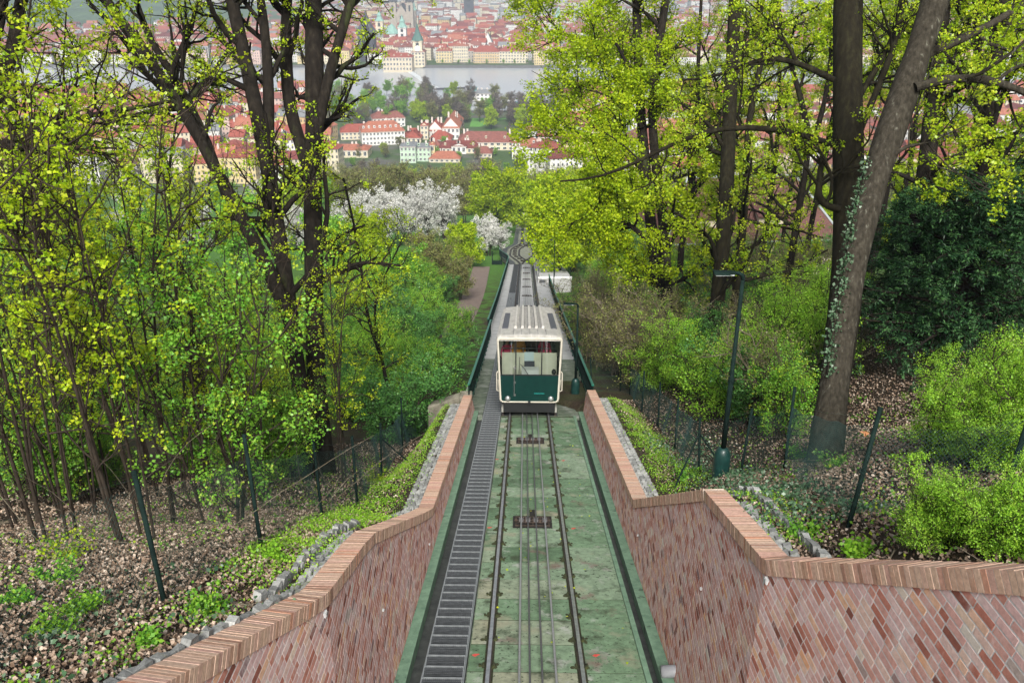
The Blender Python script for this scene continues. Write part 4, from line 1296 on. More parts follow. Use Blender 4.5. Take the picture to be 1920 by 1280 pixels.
# ================================================================== LAMPS
M['lens'] = flat('lamp_lens', (0.5, 0.52, 0.52), 0.2)
def lamp(base, h, arm, rz, label, group='street lamps'):
    root = empty('street_lamp', base, rz); tag(root, label, 'street lamp', group)
    mb = MB(); mb.smooth = True
    mb.lathe([(0.2, -0.2), (0.19, 0.05), (0.185, 0.45), (0.17, 0.62), (0.12, 0.72), (0.07, 0.76)], n=16); mb.build('base_bell', M['lampgreen'], root)
    mb = MB(); mb.smooth = True
    mb.tube([(0, 0, 0.7), (0, 0, 2.4), (0, 0, 2.42), (0, 0, h)], [0.058, 0.056, 0.046, 0.04], 12); p_ = mb.build('pole', M['pgreen'], root)
    mb = MB(); mb.tube([(0, 0, 2.36), (0, 0, 2.46)], 0.068, 12); mb.build('collar', M['pgreen'], p_)
    mb = MB(); mb.smooth = True; mb.tube([(0, 0, h - 0.05), (-0.02, 0, h + 0.05), (-0.09, 0, h + 0.09), (-0.2, 0, h + 0.1)], [0.042, 0.042, 0.038, 0.035], 8); mb.build('arm', M['pgreen'], root)
    mb = MB(); mb.hexa([Vector(v) for v in ((-0.18, -0.05, h + 0.05), (-0.18, 0.05, h + 0.05), (-arm, 0.09, h + 0.09), (-arm, -0.09, h + 0.09), (-0.18, -0.04, h + 0.13), (-0.18, 0.04, h + 0.13), (-arm, 0.07, h + 0.14), (-arm, -0.07, h + 0.14))]); mb.f = [tuple(reversed(f)) for f in mb.f]; hd = mb.build('lamp_head', M['pgreen'], root)
    mb = MB(); mb.box((-arm * 0.62, 0, h + 0.062), (arm * 0.6, 0.11, 0.02)); mb.build('lens', M['lens'], hd)
q = G_ray(1350, 893, 15, 26); print('LAMP', q - Vector((0, 0, CZ)), pix(q))
lamp(q, 4.75, 0.62, 0.06, 'tall dark green street lamp with bell-shaped base by the brick wall corner')
zz = 37.0
q = P(1080, 690, zz); q.z = ground_z(q.x, q.y)
lamp(q, pix(q)[2] and (P(1083, 545, pix(q)[2]).z - q.z), 0.62, 0.0, 'dark street lamp rising just beside the viaduct railing and the car')
q = P(1038, 545, 82.0); q.z = ground_z(q.x, q.y); lamp(q, 7.0, 0.5, 0.0, 'slim far lamp post beside the white platform end')
q = P(1175, 600, 52.0); q.z = ground_z(q.x, q.y); lamp(q, P(1175, 550, 52.0).z - q.z, 1.3, 0.0, 'lamp with a long pale arm half hidden in the yellow-green maple')

# ================================================================== PLATFORM STATION
zp = lambda y: z_track(y)
M['kiosk'] = mat('white_platform_concrete', [(0.3, (0.36, 0.36, 0.355)), (0.7, (0.48, 0.48, 0.475))], rough=0.8, scale=2)
mb = MB(); y0, y1, px0, px1 = 93.0, 121.0, 1.36, 5.2
mb.hexa([Vector(v) for v in ((px0, y0, zp(y0) - 3.5), (px1, y0, zp(y0) - 3.5), (px1, y1, zp(y1) - 3.5), (px0, y1, zp(y1) - 3.5), (px0, y0, zp(y0) + 0.62), (px1, y0, zp(y0) + 0.62), (px1, y1, zp(y1) + 0.4), (px0, y1, zp(y1) + 0.4))])
plat = mb.build('station_platform', M['kiosk']); tag(plat, kind='structure')
mb = MB(); mb.b2(px0 - 0.04, px1 + 0.04, y0 - 0.1, y0 + 0.3, zp(y0) + 0.5, zp(y0) + 0.68); mb.build('platform_edge', M['white'], plat)
mb = MB(); mb.b2(1.5, 2.2, y0 - 0.12, y0 + 0.02, zp(y0) - 0.2, zp(y0) + 0.35); mb.build('service_hatch', M['panel'], plat)
root = empty('platform_railing', (px0, y0, zp(y0) + 0.62)); tag(root, 'thin dark railing frame round the near end of the white platform', 'railing')
for a_, b_, nm in (((0.05, 0.1, 0), (0.05, 0.1, 1.15), 'post'), ((3.7, 0.1, 0), (3.7, 0.1, 1.15), 'post'), ((1.9, 0.1, 0), (1.9, 0.1, 1.15), 'post'), ((0.05, 0.1, 1.15), (3.7, 0.1, 1.15), 'top_rail'), ((0.05, 0.1, 0.6), (3.7, 0.1, 0.6), 'middle_rail')):
    mb = MB(); mb.tube([a_, b_], 0.03, 6); mb.build(nm, M['pgreen'], root)
ppl = [(2.2, 118, 1.78, C_dk, C_bl, 'man-height figure in dark jacket and blue jeans on the platform', 0.3), (3.8, 119, 1.7, C_wh, C_bl, 'figure in a white top and jeans beside the railing on the platform', 2.5), (3.3, 117.5, 1.66, C_pk, C_dk, 'figure in a pink top at the back of the platform group', 1.2), (4.7, 118.4, 1.72, C_wh, C_wh, 'figure all in pale clothes at the end of the platform group', 4.0)]
for x, y, h, j, t_, lab, rz in ppl:
    person('p', (x, y, zp(y0) + 0.62 + (zp(y1) + 0.4 - zp(y0) - 0.62) * (y - y0) / (y1 - y0)), rz, h, j, t_, C_br, lab.replace('man-height ', ''), group='people waiting on the platform')
mb = MB(); mb.box((0, 0, 2.2), (2.6, 1.8, 0.12)); 
for x in (-1.2, 1.2): mb.tube([(x, 0, -0.1), (x, 0, 2.2)], 0.05, 8)
o = mb.build('waiting_shelter', M['panel']); o.location = (3.4, 122.6, zp(122) - 0.06); tag(o, 'small dark-roofed waiting shelter behind the people on the platform', 'shelter')
# small gate on the grass by the path
root = empty('garden_gate', G_ray(932, 497, 60, 200)); tag(root, 'small dark green gate standing on the grass by the dirt path', 'gate')
for x in (-0.75, 0.75):
    mb = MB(); mb.b2(x - 0.08, x + 0.08, -0.08, 0.08, -0.2, 2.3); mb.build('post', M['pgreen'], root)
mb = MB(); mb.b2(-0.67, 0.67, -0.03, 0.03, 0.1, 0.75)
for k in range(7): mb.b2(-0.62 + k * 0.2, -0.58 + k * 0.2, -0.02, 0.02, 0.75, 0.95)
mb.build('gate_leaf', M['pgreen'], root)
# ================================================================== CITY IN THE VALLEY
def wall_mat(name, c, wcol=(0.05, 0.055, 0.065), pu=2.6, pv=3.3, ou=0.0):
    m, nt, out = _nt(name)
    b = nt.nodes.new('ShaderNodeBsdfPrincipled')
    tc = nt.nodes.new('ShaderNodeTexCoord'); sp = nt.nodes.new('ShaderNodeSeparateXYZ'); nt.links.new(tc.outputs['Object'], sp.inputs[0])
    def mth(op, a, b_=None):
        n = nt.nodes.new('ShaderNodeMath'); n.operation = op
        for i, v in enumerate((a, b_)):
            if v is None: continue
            if isinstance(v, (int, float)): n.inputs[i].default_value = v
            else: nt.links.new(v, n.inputs[i])
        return n.outputs[0]
    u = mth('FRACT', mth('DIVIDE', mth('ADD', mth('ADD', sp.outputs[0], sp.outputs[1]), 500 + ou), pu))
    v = mth('FRACT', mth('DIVIDE', sp.outputs[2], pv))
    inu = mth('MULTIPLY', mth('GREATER_THAN', u, 0.32), mth('LESS_THAN', u, 0.68))
    inv_ = mth('MULTIPLY', mth('GREATER_THAN', v, 0.28), mth('LESS_THAN', v, 0.78))
    w = mth('MULTIPLY', inu, inv_)
    base = _ramp(nt, _noise(nt, 0.25, 5), [(0.3, tuple(q * 0.82 for q in c)), (0.7, tuple(min(1, q * 1.08) for q in c))])
    col = _mix(nt, w, base, wcol)
    nt.links.new(col, b.inputs['Base Color']); b.inputs['Roughness'].default_value = 0.8; b.inputs['Specular IOR Level'].default_value = 0.2
    nt.links.new(b.outputs[0], out.inputs['Surface'])
    return m
WALLS = [('cream', (0.55, 0.49, 0.36)), ('white', (0.62, 0.61, 0.58)), ('yellow', (0.55, 0.45, 0.24)), ('pink', (0.53, 0.39, 0.34)), ('pale grey', (0.45, 0.45, 0.44)), ('ochre', (0.5, 0.36, 0.18))]
WM = {n: wall_mat('facade_' + n.replace(' ', '_'), c) for n, c in WALLS}
PLAIN = {n: mat('render_' + n.replace(' ', '_'), c, rough=0.85, scale=0.3) for n, c in WALLS + [('mint', (0.4, 0.52, 0.4)), ('stone', (0.33, 0.29, 0.24)), ('beige', (0.5, 0.43, 0.32))]}
ROOFS = [('red', (0.25, 0.065, 0.046)), ('orange-red', (0.31, 0.115, 0.072)), ('dark red', (0.15, 0.038, 0.032)), ('brown-red', (0.2, 0.075, 0.06)), ('grey', (0.17, 0.18, 0.19))]
def roof_mat(name, c):
    return mat(name, [(0.3, tuple(q * 0.6 for q in c)), (0.7, tuple(min(1, q * 1.3) for q in c))], rough=0.85, scale=0.7, detail=9, vec_scale=(1, 1, 3), spec=0.2)
RM = {n: roof_mat('roof_tiles_' + n.replace(' ', '_').replace('-', '_'), c) for n, c in ROOFS}
M['copper'] = mat('green_copper', (0.2, 0.36, 0.31), rough=0.7, scale=0.4)
M['copper_dk'] = mat('dark_green_copper', (0.05, 0.12, 0.1), rough=0.7, scale=0.4)
M['darkstone'] = mat('blackened_stone', (0.045, 0.045, 0.055), rough=0.85, scale=0.2)
M['pane'] = flat('dark_window_pane', (0.035, 0.042, 0.05), 0.15, spec=0.6)
M['chim'] = mat('chimney_render', (0.55, 0.5, 0.45), rough=0.9, scale=2)
def wall_box(mb, w, d, h, z0=-1.0):
    mb.hexa([(-w / 2, 0, z0), (w / 2, 0, z0), (w / 2, d, z0), (-w / 2, d, z0), (-w / 2, 0, h), (w / 2, 0, h), (w / 2, d, h), (-w / 2, d, h)], skip=(0,))
def roof_prism(mb, w, d, h, rh, ridge='x', hip=0.0, ov=0.5):
    x0, x1, y0, y1 = -w / 2 - ov, w / 2 + ov, -ov, d + ov
    z0 = h + 0.02
    if ridge == 'x':
        hx = hip * d / 2
        a, b = (x0 + hx, d / 2, h + rh), (x1 - hx, d / 2, h + rh)
        v = [(x0, y0, z0), (x1, y0, z0), (x1, y1, z0), (x0, y1, z0), a, b]
        f = [(0, 1, 5, 4), (2, 3, 4, 5), (1, 2, 5), (3, 0, 4), (3, 2, 1, 0)]
    else:
        hy = hip * w / 2
        a, b = (0, y0 + hy, h + rh), (0, y1 - hy, h + rh)
        v = [(x0, y0, z0), (x1, y0, z0), (x1, y1, z0), (x0, y1, z0), a, b]
        f = [(1, 2, 5, 4), (3, 0, 4, 5), (0, 1, 4), (2, 3, 5), (3, 2, 1, 0)]
    n = len(mb.v); mb.v += v
    for q in f: mb.face([n + i for i in q])
def house(x, y, w, d, h, rh, ridge, wn_, rn, rz, label, group, z=CITY_Z, chim=1, name='town_house', hip=0.0):
    mb = MB(); wall_box(mb, w, d, h)
    if ridge == 'y':                         # gable triangles in the wall
        for yy in (0.0, d): mb.poly([(-w / 2, yy, h), (w / 2, yy, h), (0, yy, h + rh - 0.1)] if yy == 0 else [(w / 2, yy, h), (-w / 2, yy, h), (0, yy, h + rh - 0.1)])
    o = mb.build(name, WM[wn_]); o.location = (x, y, z); o.rotation_euler = (0, 0, rz)
    tag(o, label, 'house', group)
    mb = MB(); roof_prism(mb, w, d, h, rh, ridge, hip); rf = mb.build('roof', RM[rn], o)
    for k in range(chim):
        mb = MB(); cx = random.uniform(-w * 0.35, w * 0.35); cy_ = d * random.uniform(0.3, 0.7)
        mb.b2(cx - 0.5, cx + 0.5, cy_ - 0.4, cy_ + 0.4, h + rh * 0.3, h + rh + 1.1); mb.build('chimney', M['chim'], rf)
    return o
def zat(px, py, Y):
    r_ = ray(px, py); return CAM.z + r_.z * (Y - CAM.y) / r_.y
WIN = {}
def window_mesh(w, h):
    k = (round(w, 1), round(h, 1))
    if k not in WIN:
        mb = MB(); mb.b2(-w / 2, w / 2, -0.06, 0.3, 0, h); WIN[k] = (mb.mesh('window', M['pane']),)
        mb = MB(); 
        for a, b, c, d_ in ((-w / 2 - 0.12, -w / 2, -0.12, h + 0.12), (w / 2, w / 2 + 0.12, -0.12, h + 0.12), (-w / 2, w / 2, -0.12, 0), (-w / 2, w / 2, h, h + 0.12), (-0.05, 0.05, 0, h)): mb.b2(a, b, -0.14, 0.1, c, d_)
        WIN[k] = WIN[k] + (mb.mesh('window_frame', M['white']),)
    return WIN[k]
def facade(px0, px1, pyb, pye, pyr, depth, wall, roof, label, cols, rows, ridge='x', hip=0.6, z=CITY_Z, dormers=0, name='town_building', rz=0.0, wscale=0.5, skyl=0):
    """a building whose street front spans px0..px1 with its foot at pyb, eaves at pye, ridge at pyr"""
    a, b = G(px0, pyb, z), G(px1, pyb, z)
    c = (a + b) / 2; w = (b - a).length; Y = c.y
    h = zat((px0 + px1) / 2, pye, Y) - z
    rh = max(1.5, zat((px0 + px1) / 2, pyr, Y + (depth / 2 if ridge == 'x' else 0.5)) - z - h)
    root = empty(name, (c.x, c.y, z), rz); tag(root, label, 'building')
    mb = MB(); wall_box(mb, w, depth, h)
    if ridge == 'y': mb.poly([(-w / 2, 0, h), (w / 2, 0, h), (0, 0, h + rh - 0.1)])
    mb.build('wall', wall, root)
    mb = MB(); mb.b2(-w / 2 - 0.3, w / 2 + 0.3, -0.3, 0.15, h - 0.5, h - 0.03); mb.build('cornice', M['chim'], root)
    mb = MB(); roof_prism(mb, w, depth, h, rh, ridge, hip); rf = mb.build('roof', roof, root)
    ww, wh = w / cols * wscale, h / rows * 0.52
    for r_ in range(rows):
        for k in range(cols):
            me, fm = window_mesh(max(0.7, ww), max(0.9, wh))
            o = new_mesh_obj('window', me, root); o.location = (-w / 2 + w * (k + 0.5) / cols, 0, h / rows * (r_ + 0.28))
            q = new_mesh_obj('window_frame', fm, o)
    for k in range(dormers):
        x = -w / 2 + w * (k + 0.5) / dormers * 1.0; t = 0.35
        mb = MB(); zz = h + rh * t; yy = depth / 2 * t
        mb.b2(x - 0.7, x + 0.7, yy - 0.3, yy + 1.6, zz, zz + 1.5); dm = mb.build('dormer', wall, rf)
        mb = MB(); mb.b2(x - 0.4, x + 0.4, yy - 0.36, yy - 0.2, zz + 0.4, zz + 1.2); mb.build('dormer_window', M['pane'], rf)
    for k in range(3):
        mb = MB(); cx = w * random.uniform(-0.42, 0.42); mb.b2(cx - 0.6, cx + 0.6, depth * 0.5, depth * 0.5 + 0.9, h + rh * 0.6, h + rh + 1.4); mb.build('chimney', M['chim'], rf)
    return root, w, h, rh
def tower(px, pyb, w, h, sw, sh, wall, spire, label, z=CITY_Z, name='church_tower', lantern=True, clock=False):
    c = G(px, pyb, z)
    root = empty(name, c); tag(root, label, 'tower')
    mb = MB(); mb.b2(-w / 2, w / 2, 0, w, -2, h); mb.build('shaft', wall, root)
    mb = MB(); mb.b2(-w / 2 - 0.6, w / 2 + 0.6, -0.6, w + 0.6, h, h + 0.8); mb.build('cornice', wall, root)
    mb = MB()
    prof = [(w * 0.66, 0), (w * 0.5, sh * 0.14), (w * 0.33, sh * 0.32), (w * 0.3, sh * 0.42), (w * 0.36, sh * 0.46), (w * 0.18, sh * 0.65), (0.15, sh)] if lantern else [(w * 0.7, 0), (w * 0.28, sh * 0.45), (0.15, sh)]
    mb.lathe(prof, (0, w / 2, h + 0.8), 8); mb.build('spire', spire, root)
    for k in range(2):
        mb = MB(); mb.b2(-w * 0.16, w * 0.16, -0.25, 0.2, h * (0.55 + 0.25 * k), h * (0.7 + 0.25 * k)); mb.build('window', M['pane'], root)
    if clock:
        mb = MB(); mb.tube([(0, -0.05, h * 0.72), (0, -0.4, h * 0.72)], w * 0.3, 20); mb.build('clock_face', M['white'], root)
    return root
random.seed(31)
# --- nearest quarter below the slope
facade(751, 780, 306, 275, 266, 16, PLAIN['mint'], RM['grey'], 'pale green house with grey roof and gables, nearer half', 4, 3, dormers=1)
facade(778, 808, 303, 277, 268, 15, PLAIN['mint'], RM['grey'], 'pale green house with dark grey roof beside the yellow gable', 4, 3, dormers=2)
facade(807, 816, 300, 272, 266, 9, PLAIN['yellow'], RM['orange-red'], 'narrow yellow gable house between green house and red roofs', 1, 2, ridge='y')
facade(821, 900, 288, 278, 263, 20, PLAIN['cream'], RM['dark red'], 'low building with long dark red roof and white curved gable', 10, 1, dormers=3)
_r, _w, _h, _rh = facade(847, 874, 289, 274, 271, 4, PLAIN['white'], RM['dark red'], 'white curved gable front centred on the dark red roof', 3, 1, ridge='y')
facade(858, 964, 282, 267, 246, 26, PLAIN['cream'], RM['brown-red'], 'long cream building with broad brown-red roof and three roof windows', 9, 2, dormers=3, hip=0.5)
facade(890, 922, 296, 288, 274, 14, PLAIN['cream'], RM['brown-red'], 'small red roofed wing below the long cream building', 4, 1)
facade(805, 862, 305, 298, 283, 16, PLAIN['cream'], RM['orange-red'], 'orange-red roof in front of the dark red roof', 6, 1)
facade(960, 1014, 299, 274, 258, 18, PLAIN['white'], RM['orange-red'], 'white ornate palace front with orange-red roof', 6, 2, dormers=2)
facade(960, 975, 299, 268, 257, 6, PLAIN['white'], RM['red'], 'white baroque gable at the end of the ornate palace', 2, 3, ridge='y')
facade(754, 789, 268, 259, 240, 22, PLAIN['cream'], RM['red'], 'square pavilion with tall red hipped roof', 4, 1, hip=0.9)
facade(789, 803, 262, 236, 231, 10, PLAIN['cream'], RM['red'], 'cream stair tower between the red roofs', 2, 3, ridge='y')
facade(800, 832, 258, 246, 228, 20, PLAIN['white'], RM['red'], 'red roof with glazed courtyard side by the stair tower', 4, 1, ridge='y')
facade(830, 862, 262, 240, 222, 40, PLAIN['white'], RM['orange-red'], 'steep orange-red roof running back toward the park', 4, 2, ridge='y')
facade(806, 846, 270, 262, 246, 16, PLAIN['white'], RM['red'], 'low red double roof in the middle of the courtyard', 5, 1)
facade(800, 826, 284, 274, 262, 12, PLAIN['pink'], RM['brown-red'], 'small brown-red roof left of the dark red roof', 3, 1)
facade(680, 760, 272, 247, 226, 22, PLAIN['white'], RM['orange-red'], 'long white building with bright orange-red roof beyond bare branches', 12, 3, rz=0.25, dormers=8)
facade(640, 700, 262, 248, 232, 18, PLAIN['cream'], RM['red'], 'cream building with red roof left of the long white one', 8, 2, rz=0.2)
facade(700, 760, 238, 222, 208, 18, PLAIN['white'], RM['brown-red'], 'white house row under the park trees', 8, 2, rz=0.25)
facade(620, 690, 296, 282, 270, 16, PLAIN['cream'], RM['orange-red'], 'orange-red roof below the long white building', 7, 1)
facade(985, 1045, 262, 246, 236, 18, PLAIN['white'], RM['orange-red'], 'cluster of white walls and orange roofs behind the maple', 7, 2)
facade(1020, 1090, 250, 236, 224, 18, PLAIN['white'], RM['red'], 'white houses with red roofs at the maple edge', 8, 2)
# --- river island: grey museum building, jetty
zr = RIVER_Z + 1.5
facade(862, 886, 190, 177, 171, 14, PLAIN['white'], RM['grey'], 'white mill building with grey roof on the river bank', 3, 2, z=zr)
facade(886, 922, 188, 176, 168, 16, PLAIN['white'], RM['grey'], 'wide white mill with dark grey roof by the river', 5, 2, z=zr)
c = G(888, 186, zr); mb = MB(); mb.b2(-3, 3, 0, 6, 0, 10); mb.b2(-3.3, 3.3, -0.3, 6.3, 10, 10.4)
o = mb.build('glass_stair_tower', mat('teal_glass', (0.1, 0.3, 0.3), rough=0.2, scale=0.4)); o.location = c; tag(o, 'teal glass stair tower between the two mill roofs', 'tower')
c0, c1 = G(819, 168, RIVER_Z), G(873, 166, RIVER_Z); mb = MB(); mb.hexa([c0 + Vector(v) for v in ((0, 0, -1), (0, -5, -1))] + [c1 + Vector(v) for v in ((0, -5, -1), (0, 0, -1))] + [c0 + Vector(v) for v in ((0, 0, 1.5), (0, -5, 1.5))] + [c1 + Vector(v) for v in ((0, -5, 1.5), (0, 0, 1.5))])
tag(mb.build('jetty', M['darkstone']), 'low dark jetty in the river by the weir', 'jetty')
for k, (px, py) in enumerate(((935, 194), (945, 193), (955, 194))):
    c = G(px, py, RIVER_Z); mb = MB(); L_ = 7
    mb.hexa([(-L_, 0, -0.4), (L_, 0, -0.4), (L_, 3, -0.4), (-L_, 3, -0.4), (-L_ - 1, -0.4, 1.2), (L_ + 1, -0.4, 1.2), (L_ + 1, 3.4, 1.2), (-L_ - 1, 3.4, 1.2)])
    o = mb.build('river_boat', flat('boat_blue', (0.06, 0.25, 0.4), 0.5)); o.location = c
    tag(o, ['blue boat moored nearest the mill building', 'blue boat moored in the middle of three', 'blue boat moored farthest from the mill'][k], 'boat', 'moored blue boats')
    mb = MB(); mb.b2(-L_ * 0.6, L_ * 0.6, 0.5, 2.5, 1.2, 2.8); mb.build('cabin', M['white'], o)
# weir: foaming step across the river
mb = MB(); pts = [G(772, 134, RIVER_Z), G(786, 143, RIVER_Z), G(800, 153, RIVER_Z), G(815, 162, RIVER_Z), G(832, 168, RIVER_Z)]
for a, b in zip(pts[:-1], pts[1:]):
    mb.hexa([a + Vector((-5, -4, -1)), b + Vector((-5, -4, -1)), b, a, a + Vector((-5, -4, 0.05)), b + Vector((-5, -4, 0.05)), b + Vector((0, 0, 0.5)), a + Vector((0, 0, 0.5))])
mb.f = [tuple(reversed(f)) for f in mb.f]
tag(mb.build('weir', mat('foaming_water', (0.5, 0.53, 0.54), rough=0.6, scale=0.3, bump=0.6)), 'white foaming weir slanting across the river', 'weir')
# --- old town quay and river front
mb = MB(); y = 1084.0
c0, c1 = -900, 900; mb.b2(c0, c1, y, y + 6, RIVER_Z - 6, CITY_Z + 0.3)
tag(mb.build('quay_wall', mat('dark_quay_stone', (0.1, 0.1, 0.1), rough=0.9, scale=0.1)), 'long dark stone quay wall on the far river bank', 'quay wall')
facade(719, 773, 134, 108, 99, 22, PLAIN['beige'], RM['red'], 'ornate beige riverside museum with red roof and gables', 9, 3, z=RIVER_Z + 1, dormers=4)
facade(772, 797, 124, 98, 88, 20, PLAIN['beige'], RM['brown-red'], 'tall beige house beside the water tower', 4, 4, ridge='y')
facade(818, 848, 118, 96, 88, 24, PLAIN['yellow'], RM['red'], 'pale yellow riverside block with red mansard roof', 6, 4, dormers=5)
facade(849, 878, 117, 87, 82, 24, PLAIN['cream'], RM['orange-red'], 'tall cream riverside block with seven window axes', 7, 5)
facade(878, 889, 117, 96, 86, 18, PLAIN['stone'], RM['red'], 'narrow dark gap house between riverside blocks', 2, 3)
facade(888, 936, 119, 98, 86, 26, PLAIN['ochre'], RM['red'], 'long ochre riverside block with big red roof', 11, 4)
facade(936, 990, 119, 97, 87, 26, PLAIN['cream'], RM['red'], 'cream riverside block partly behind the maple twigs', 10, 4)
facade(690, 722, 120, 100, 92, 20, PLAIN['white'], RM['brown-red'], 'white riverside block beside the dark bridge tower', 7, 4)
tower(784, 124, 11, 28, 6, 20, PLAIN['cream'], M['copper_dk'], 'cream river water tower with clock and dark green spire', name='water_tower', lantern=False, clock=True)
tower(688, 116, 20, 34, 9, 26, M['darkstone'], M['darkstone'], 'blackened gothic bridge tower behind bare branches', name='bridge_tower', lantern=False)
tower(713, 86, 11, 34, 7, 16, PLAIN['cream'], M['copper'], 'pale observatory tower with green copper top')
tower(755, 88, 12, 26, 7, 18, PLAIN['white'], M['copper'], 'white church tower with pointed copper spire near the dome')
# domed church
c = G(736, 84, CITY_Z); root = empty('domed_church', c); tag(root, 'white church with pale green conical dome', 'church')
mb = MB(); mb.lathe([(11, -1), (11, 16)], n=12); mb.build('drum', PLAIN['white'], root)
mb = MB(); mb.lathe([(12, 16), (9, 21), (4, 27), (0.5, 30)], n=12); mb.build('dome', M['copper'], root)
# twin-towered gothic church
c = G(754, 62, CITY_Z); root = empty('twin_tower_church', c); tag(root, 'dark gothic church with twin spired towers', 'church')
mb = MB(); mb.b2(-14, 14, 2, 44, -2, 26); mb.poly([(-14, 2, 26), (14, 2, 26), (0, 2, 46)]); mb.build('nave', PLAIN['stone'], root)
mb = MB(); roof_prism(mb, 26, 42, 26, 22, 'y'); mb.v = [(x, y_ + 3, z) for x, y_, z in mb.v]; mb.build('nave_roof', M['darkstone'], root)
mb = MB(); mb.b2(-3, 3, 1.6, 2.4, 10, 28); mb.build('arched_window', M['pane'], root)
for s in (-1, 1):
    mb = MB(); mb.b2(s * 15 - 6, s * 15 + 6, 0, 12, -2, 52); t_ = mb.build('tower_shaft', PLAIN['stone'], root)
    mb = MB(); mb.lathe([(8.5, 52), (3.5, 64), (0.3, 82)], (s * 15, 6, 0), 8); sp_ = mb.build('tower_spire', M['darkstone'], root)
    for a in (-1, 1):
        for b_ in (0, 1):
            mb = MB(); mb.lathe([(1.6, 50), (1.6, 56), (0.1, 66)], (s * 15 + a * 5.6, 0.6 + 10.8 * b_, 0), 6); mb.build('pinnacle', M['darkstone'], root)
    mb = MB(); mb.b2(s * 15 - 1.5, s * 15 + 1.5, -0.3, 0.3, 36, 46); mb.build('belfry_window', M['pane'], root)
tower(776, 58, 10, 34, 7, 20, PLAIN['stone'], M['copper'], 'stone church tower with green cap beside the twin towers')
tower(879, 40, 20, 48, 12, 34, M['darkstone'], M['darkstone'], 'dark powder tower with steep roof far across the old town', name='gate_tower', lantern=False)
tower(1046, 70, 11, 30, 7, 18, PLAIN['cream'], M['copper'], 'pale tower with copper cap behind the maple crown')
facade(905, 925, 104, 86, 62, 26, PLAIN['white'], RM['grey'], 'white gothic chapel with steep grey roof', 2, 1, ridge='y', name='chapel')

# --- rows of town houses; near rows one by one, the far sea of roofs as one mass
def rnd_house(x, y, i, zone):
    wn_ = random.choices(['cream', 'white', 'yellow', 'pink', 'pale grey', 'ochre'], [4, 5, 2, 1.5, 1.2, 0.8])[0]
    rn = random.choices(['red', 'orange-red', 'dark red', 'brown-red', 'grey'], [5, 4 if zone == 'low' else 2, 2, 3, 0.6 if zone == 'low' else 1.2])[0]
    w, d = random.uniform(9, 24), random.uniform(8, 12)
    h, rh = random.uniform(9, 18), random.uniform(3.2, 5.6)
    return w, d, h, rh, random.choice('xxy'), wn_, rn
busy = []
def far_cells():
    for y in np.arange(1098, 1420, 24):
        x = -0.2 * y
        while x < 0.06 * y:
            yield x, y + random.uniform(-5, 5)
            x += random.uniform(13, 24)
cnt = 0
ORD = ['first', 'second', 'third', 'fourth', 'fifth', 'sixth', 'seventh', 'eighth', 'ninth', 'tenth', 'eleventh', 'twelfth', 'thirteenth', 'fourteenth']
for x, y in far_cells():
    px, py, Z = pix((x, y, CITY_Z))
    if y < 1126 and 660 < px < 1000: continue
    if 700 < px < 770 and y < 1115: continue
    w, d, h, rh, rdg, wn_, rn = rnd_house(x, y, cnt, 'old')
    row = ORD[min(13, int((y - 1090) / 24))]
    house(x, y, w, d, h, rh, rdg, wn_, rn, random.uniform(-0.25, 0.25), '%s old town house with %s roof, %s row behind the river front' % (wn_, rn, row), 'old town houses, %s row' % row, chim=1 if y < 1250 else 0)
    cnt += 1
print('OLD TOWN', cnt)
cnt2 = 0
def low_cells():
    for y in np.arange(478, 775, 21):
        x = -0.62 * y
        while x < 0.62 * y:
            yield x, y + random.uniform(-4, 4)
            x += random.uniform(17, 30)
low_rest = []
for x, y in low_cells():
    px, py, Z = pix((x, y, CITY_Z))
    if 610 < px < 1060 and not (px > 1015 and y < 620): continue
    vis = (px < 700 or (1300 < px < 1620) or 1015 < px < 1100) and cnt2 < 150 and px > -60 and px < 1700
    w, d, h, rh, rdg, wn_, rn = rnd_house(x, y, cnt2, 'low')
    if vis:
        row = ORD[min(13, int((y - 470) / 21))]
        side = 'stair side' if px < 700 else 'lamp side'
        house(x, y, w, d, h, rh, rdg, wn_, rn, random.uniform(-0.3, 0.3), '%s house with %s roof, %s lower town row, %s' % (wn_, rn, row, side), 'lower town houses, %s row' % row)
        cnt2 += 1
    else: low_rest.append((x, y, w, d, h, rh, rdg, wn_, rn))
print('LOW TOWN', cnt2, len(low_rest))
def mass(name, items, label):
    wl = {k: MB() for k in WM}; mb = MB()
    mats = list(WM.values()) + list(RM.values()); wi = {k: i for i, k in enumerate(WM)}; ri = {k: i + len(WM) for i, k in enumerate(RM)}
    for (x, y, w, d, h, rh, rdg, wn_, rn) in items:
        n = len(mb.v); mb.cur = wi[wn_]; wall_box(mb, w, d, h); 
        mb.cur = ri[rn]; roof_prism(mb, w, d, h, rh, rdg)
        a = random.uniform(-0.3, 0.3); c_, s_ = math.cos(a), math.sin(a)
        for k in range(n, len(mb.v)):
            vx, vy, vz = mb.v[k]; mb.v[k] = (x + vx * c_ - vy * s_, y + vx * s_ + vy * c_, CITY_Z + vz)
    o = mb.build(name, mats); tag(o, label, name.replace('_', ' '), kind='stuff')
mass('lower_town_roofs', low_rest, 'sea of red roofs of the lower town seen between the trees')
items = []
for y in list(np.arange(1098, 1420, 26)):
    for rng_ in ((-0.68, -0.2), (0.06, 0.68)):
        x = rng_[0] * y
        while x < rng_[1] * y:
            w, d, h, rh, rdg, wn_, rn = rnd_house(x, y, 0, 'old'); items.append((x, y + random.uniform(-6, 6), w, d, h, rh, rdg, wn_, rn)); x += random.uniform(20, 34)
y = 1425.0
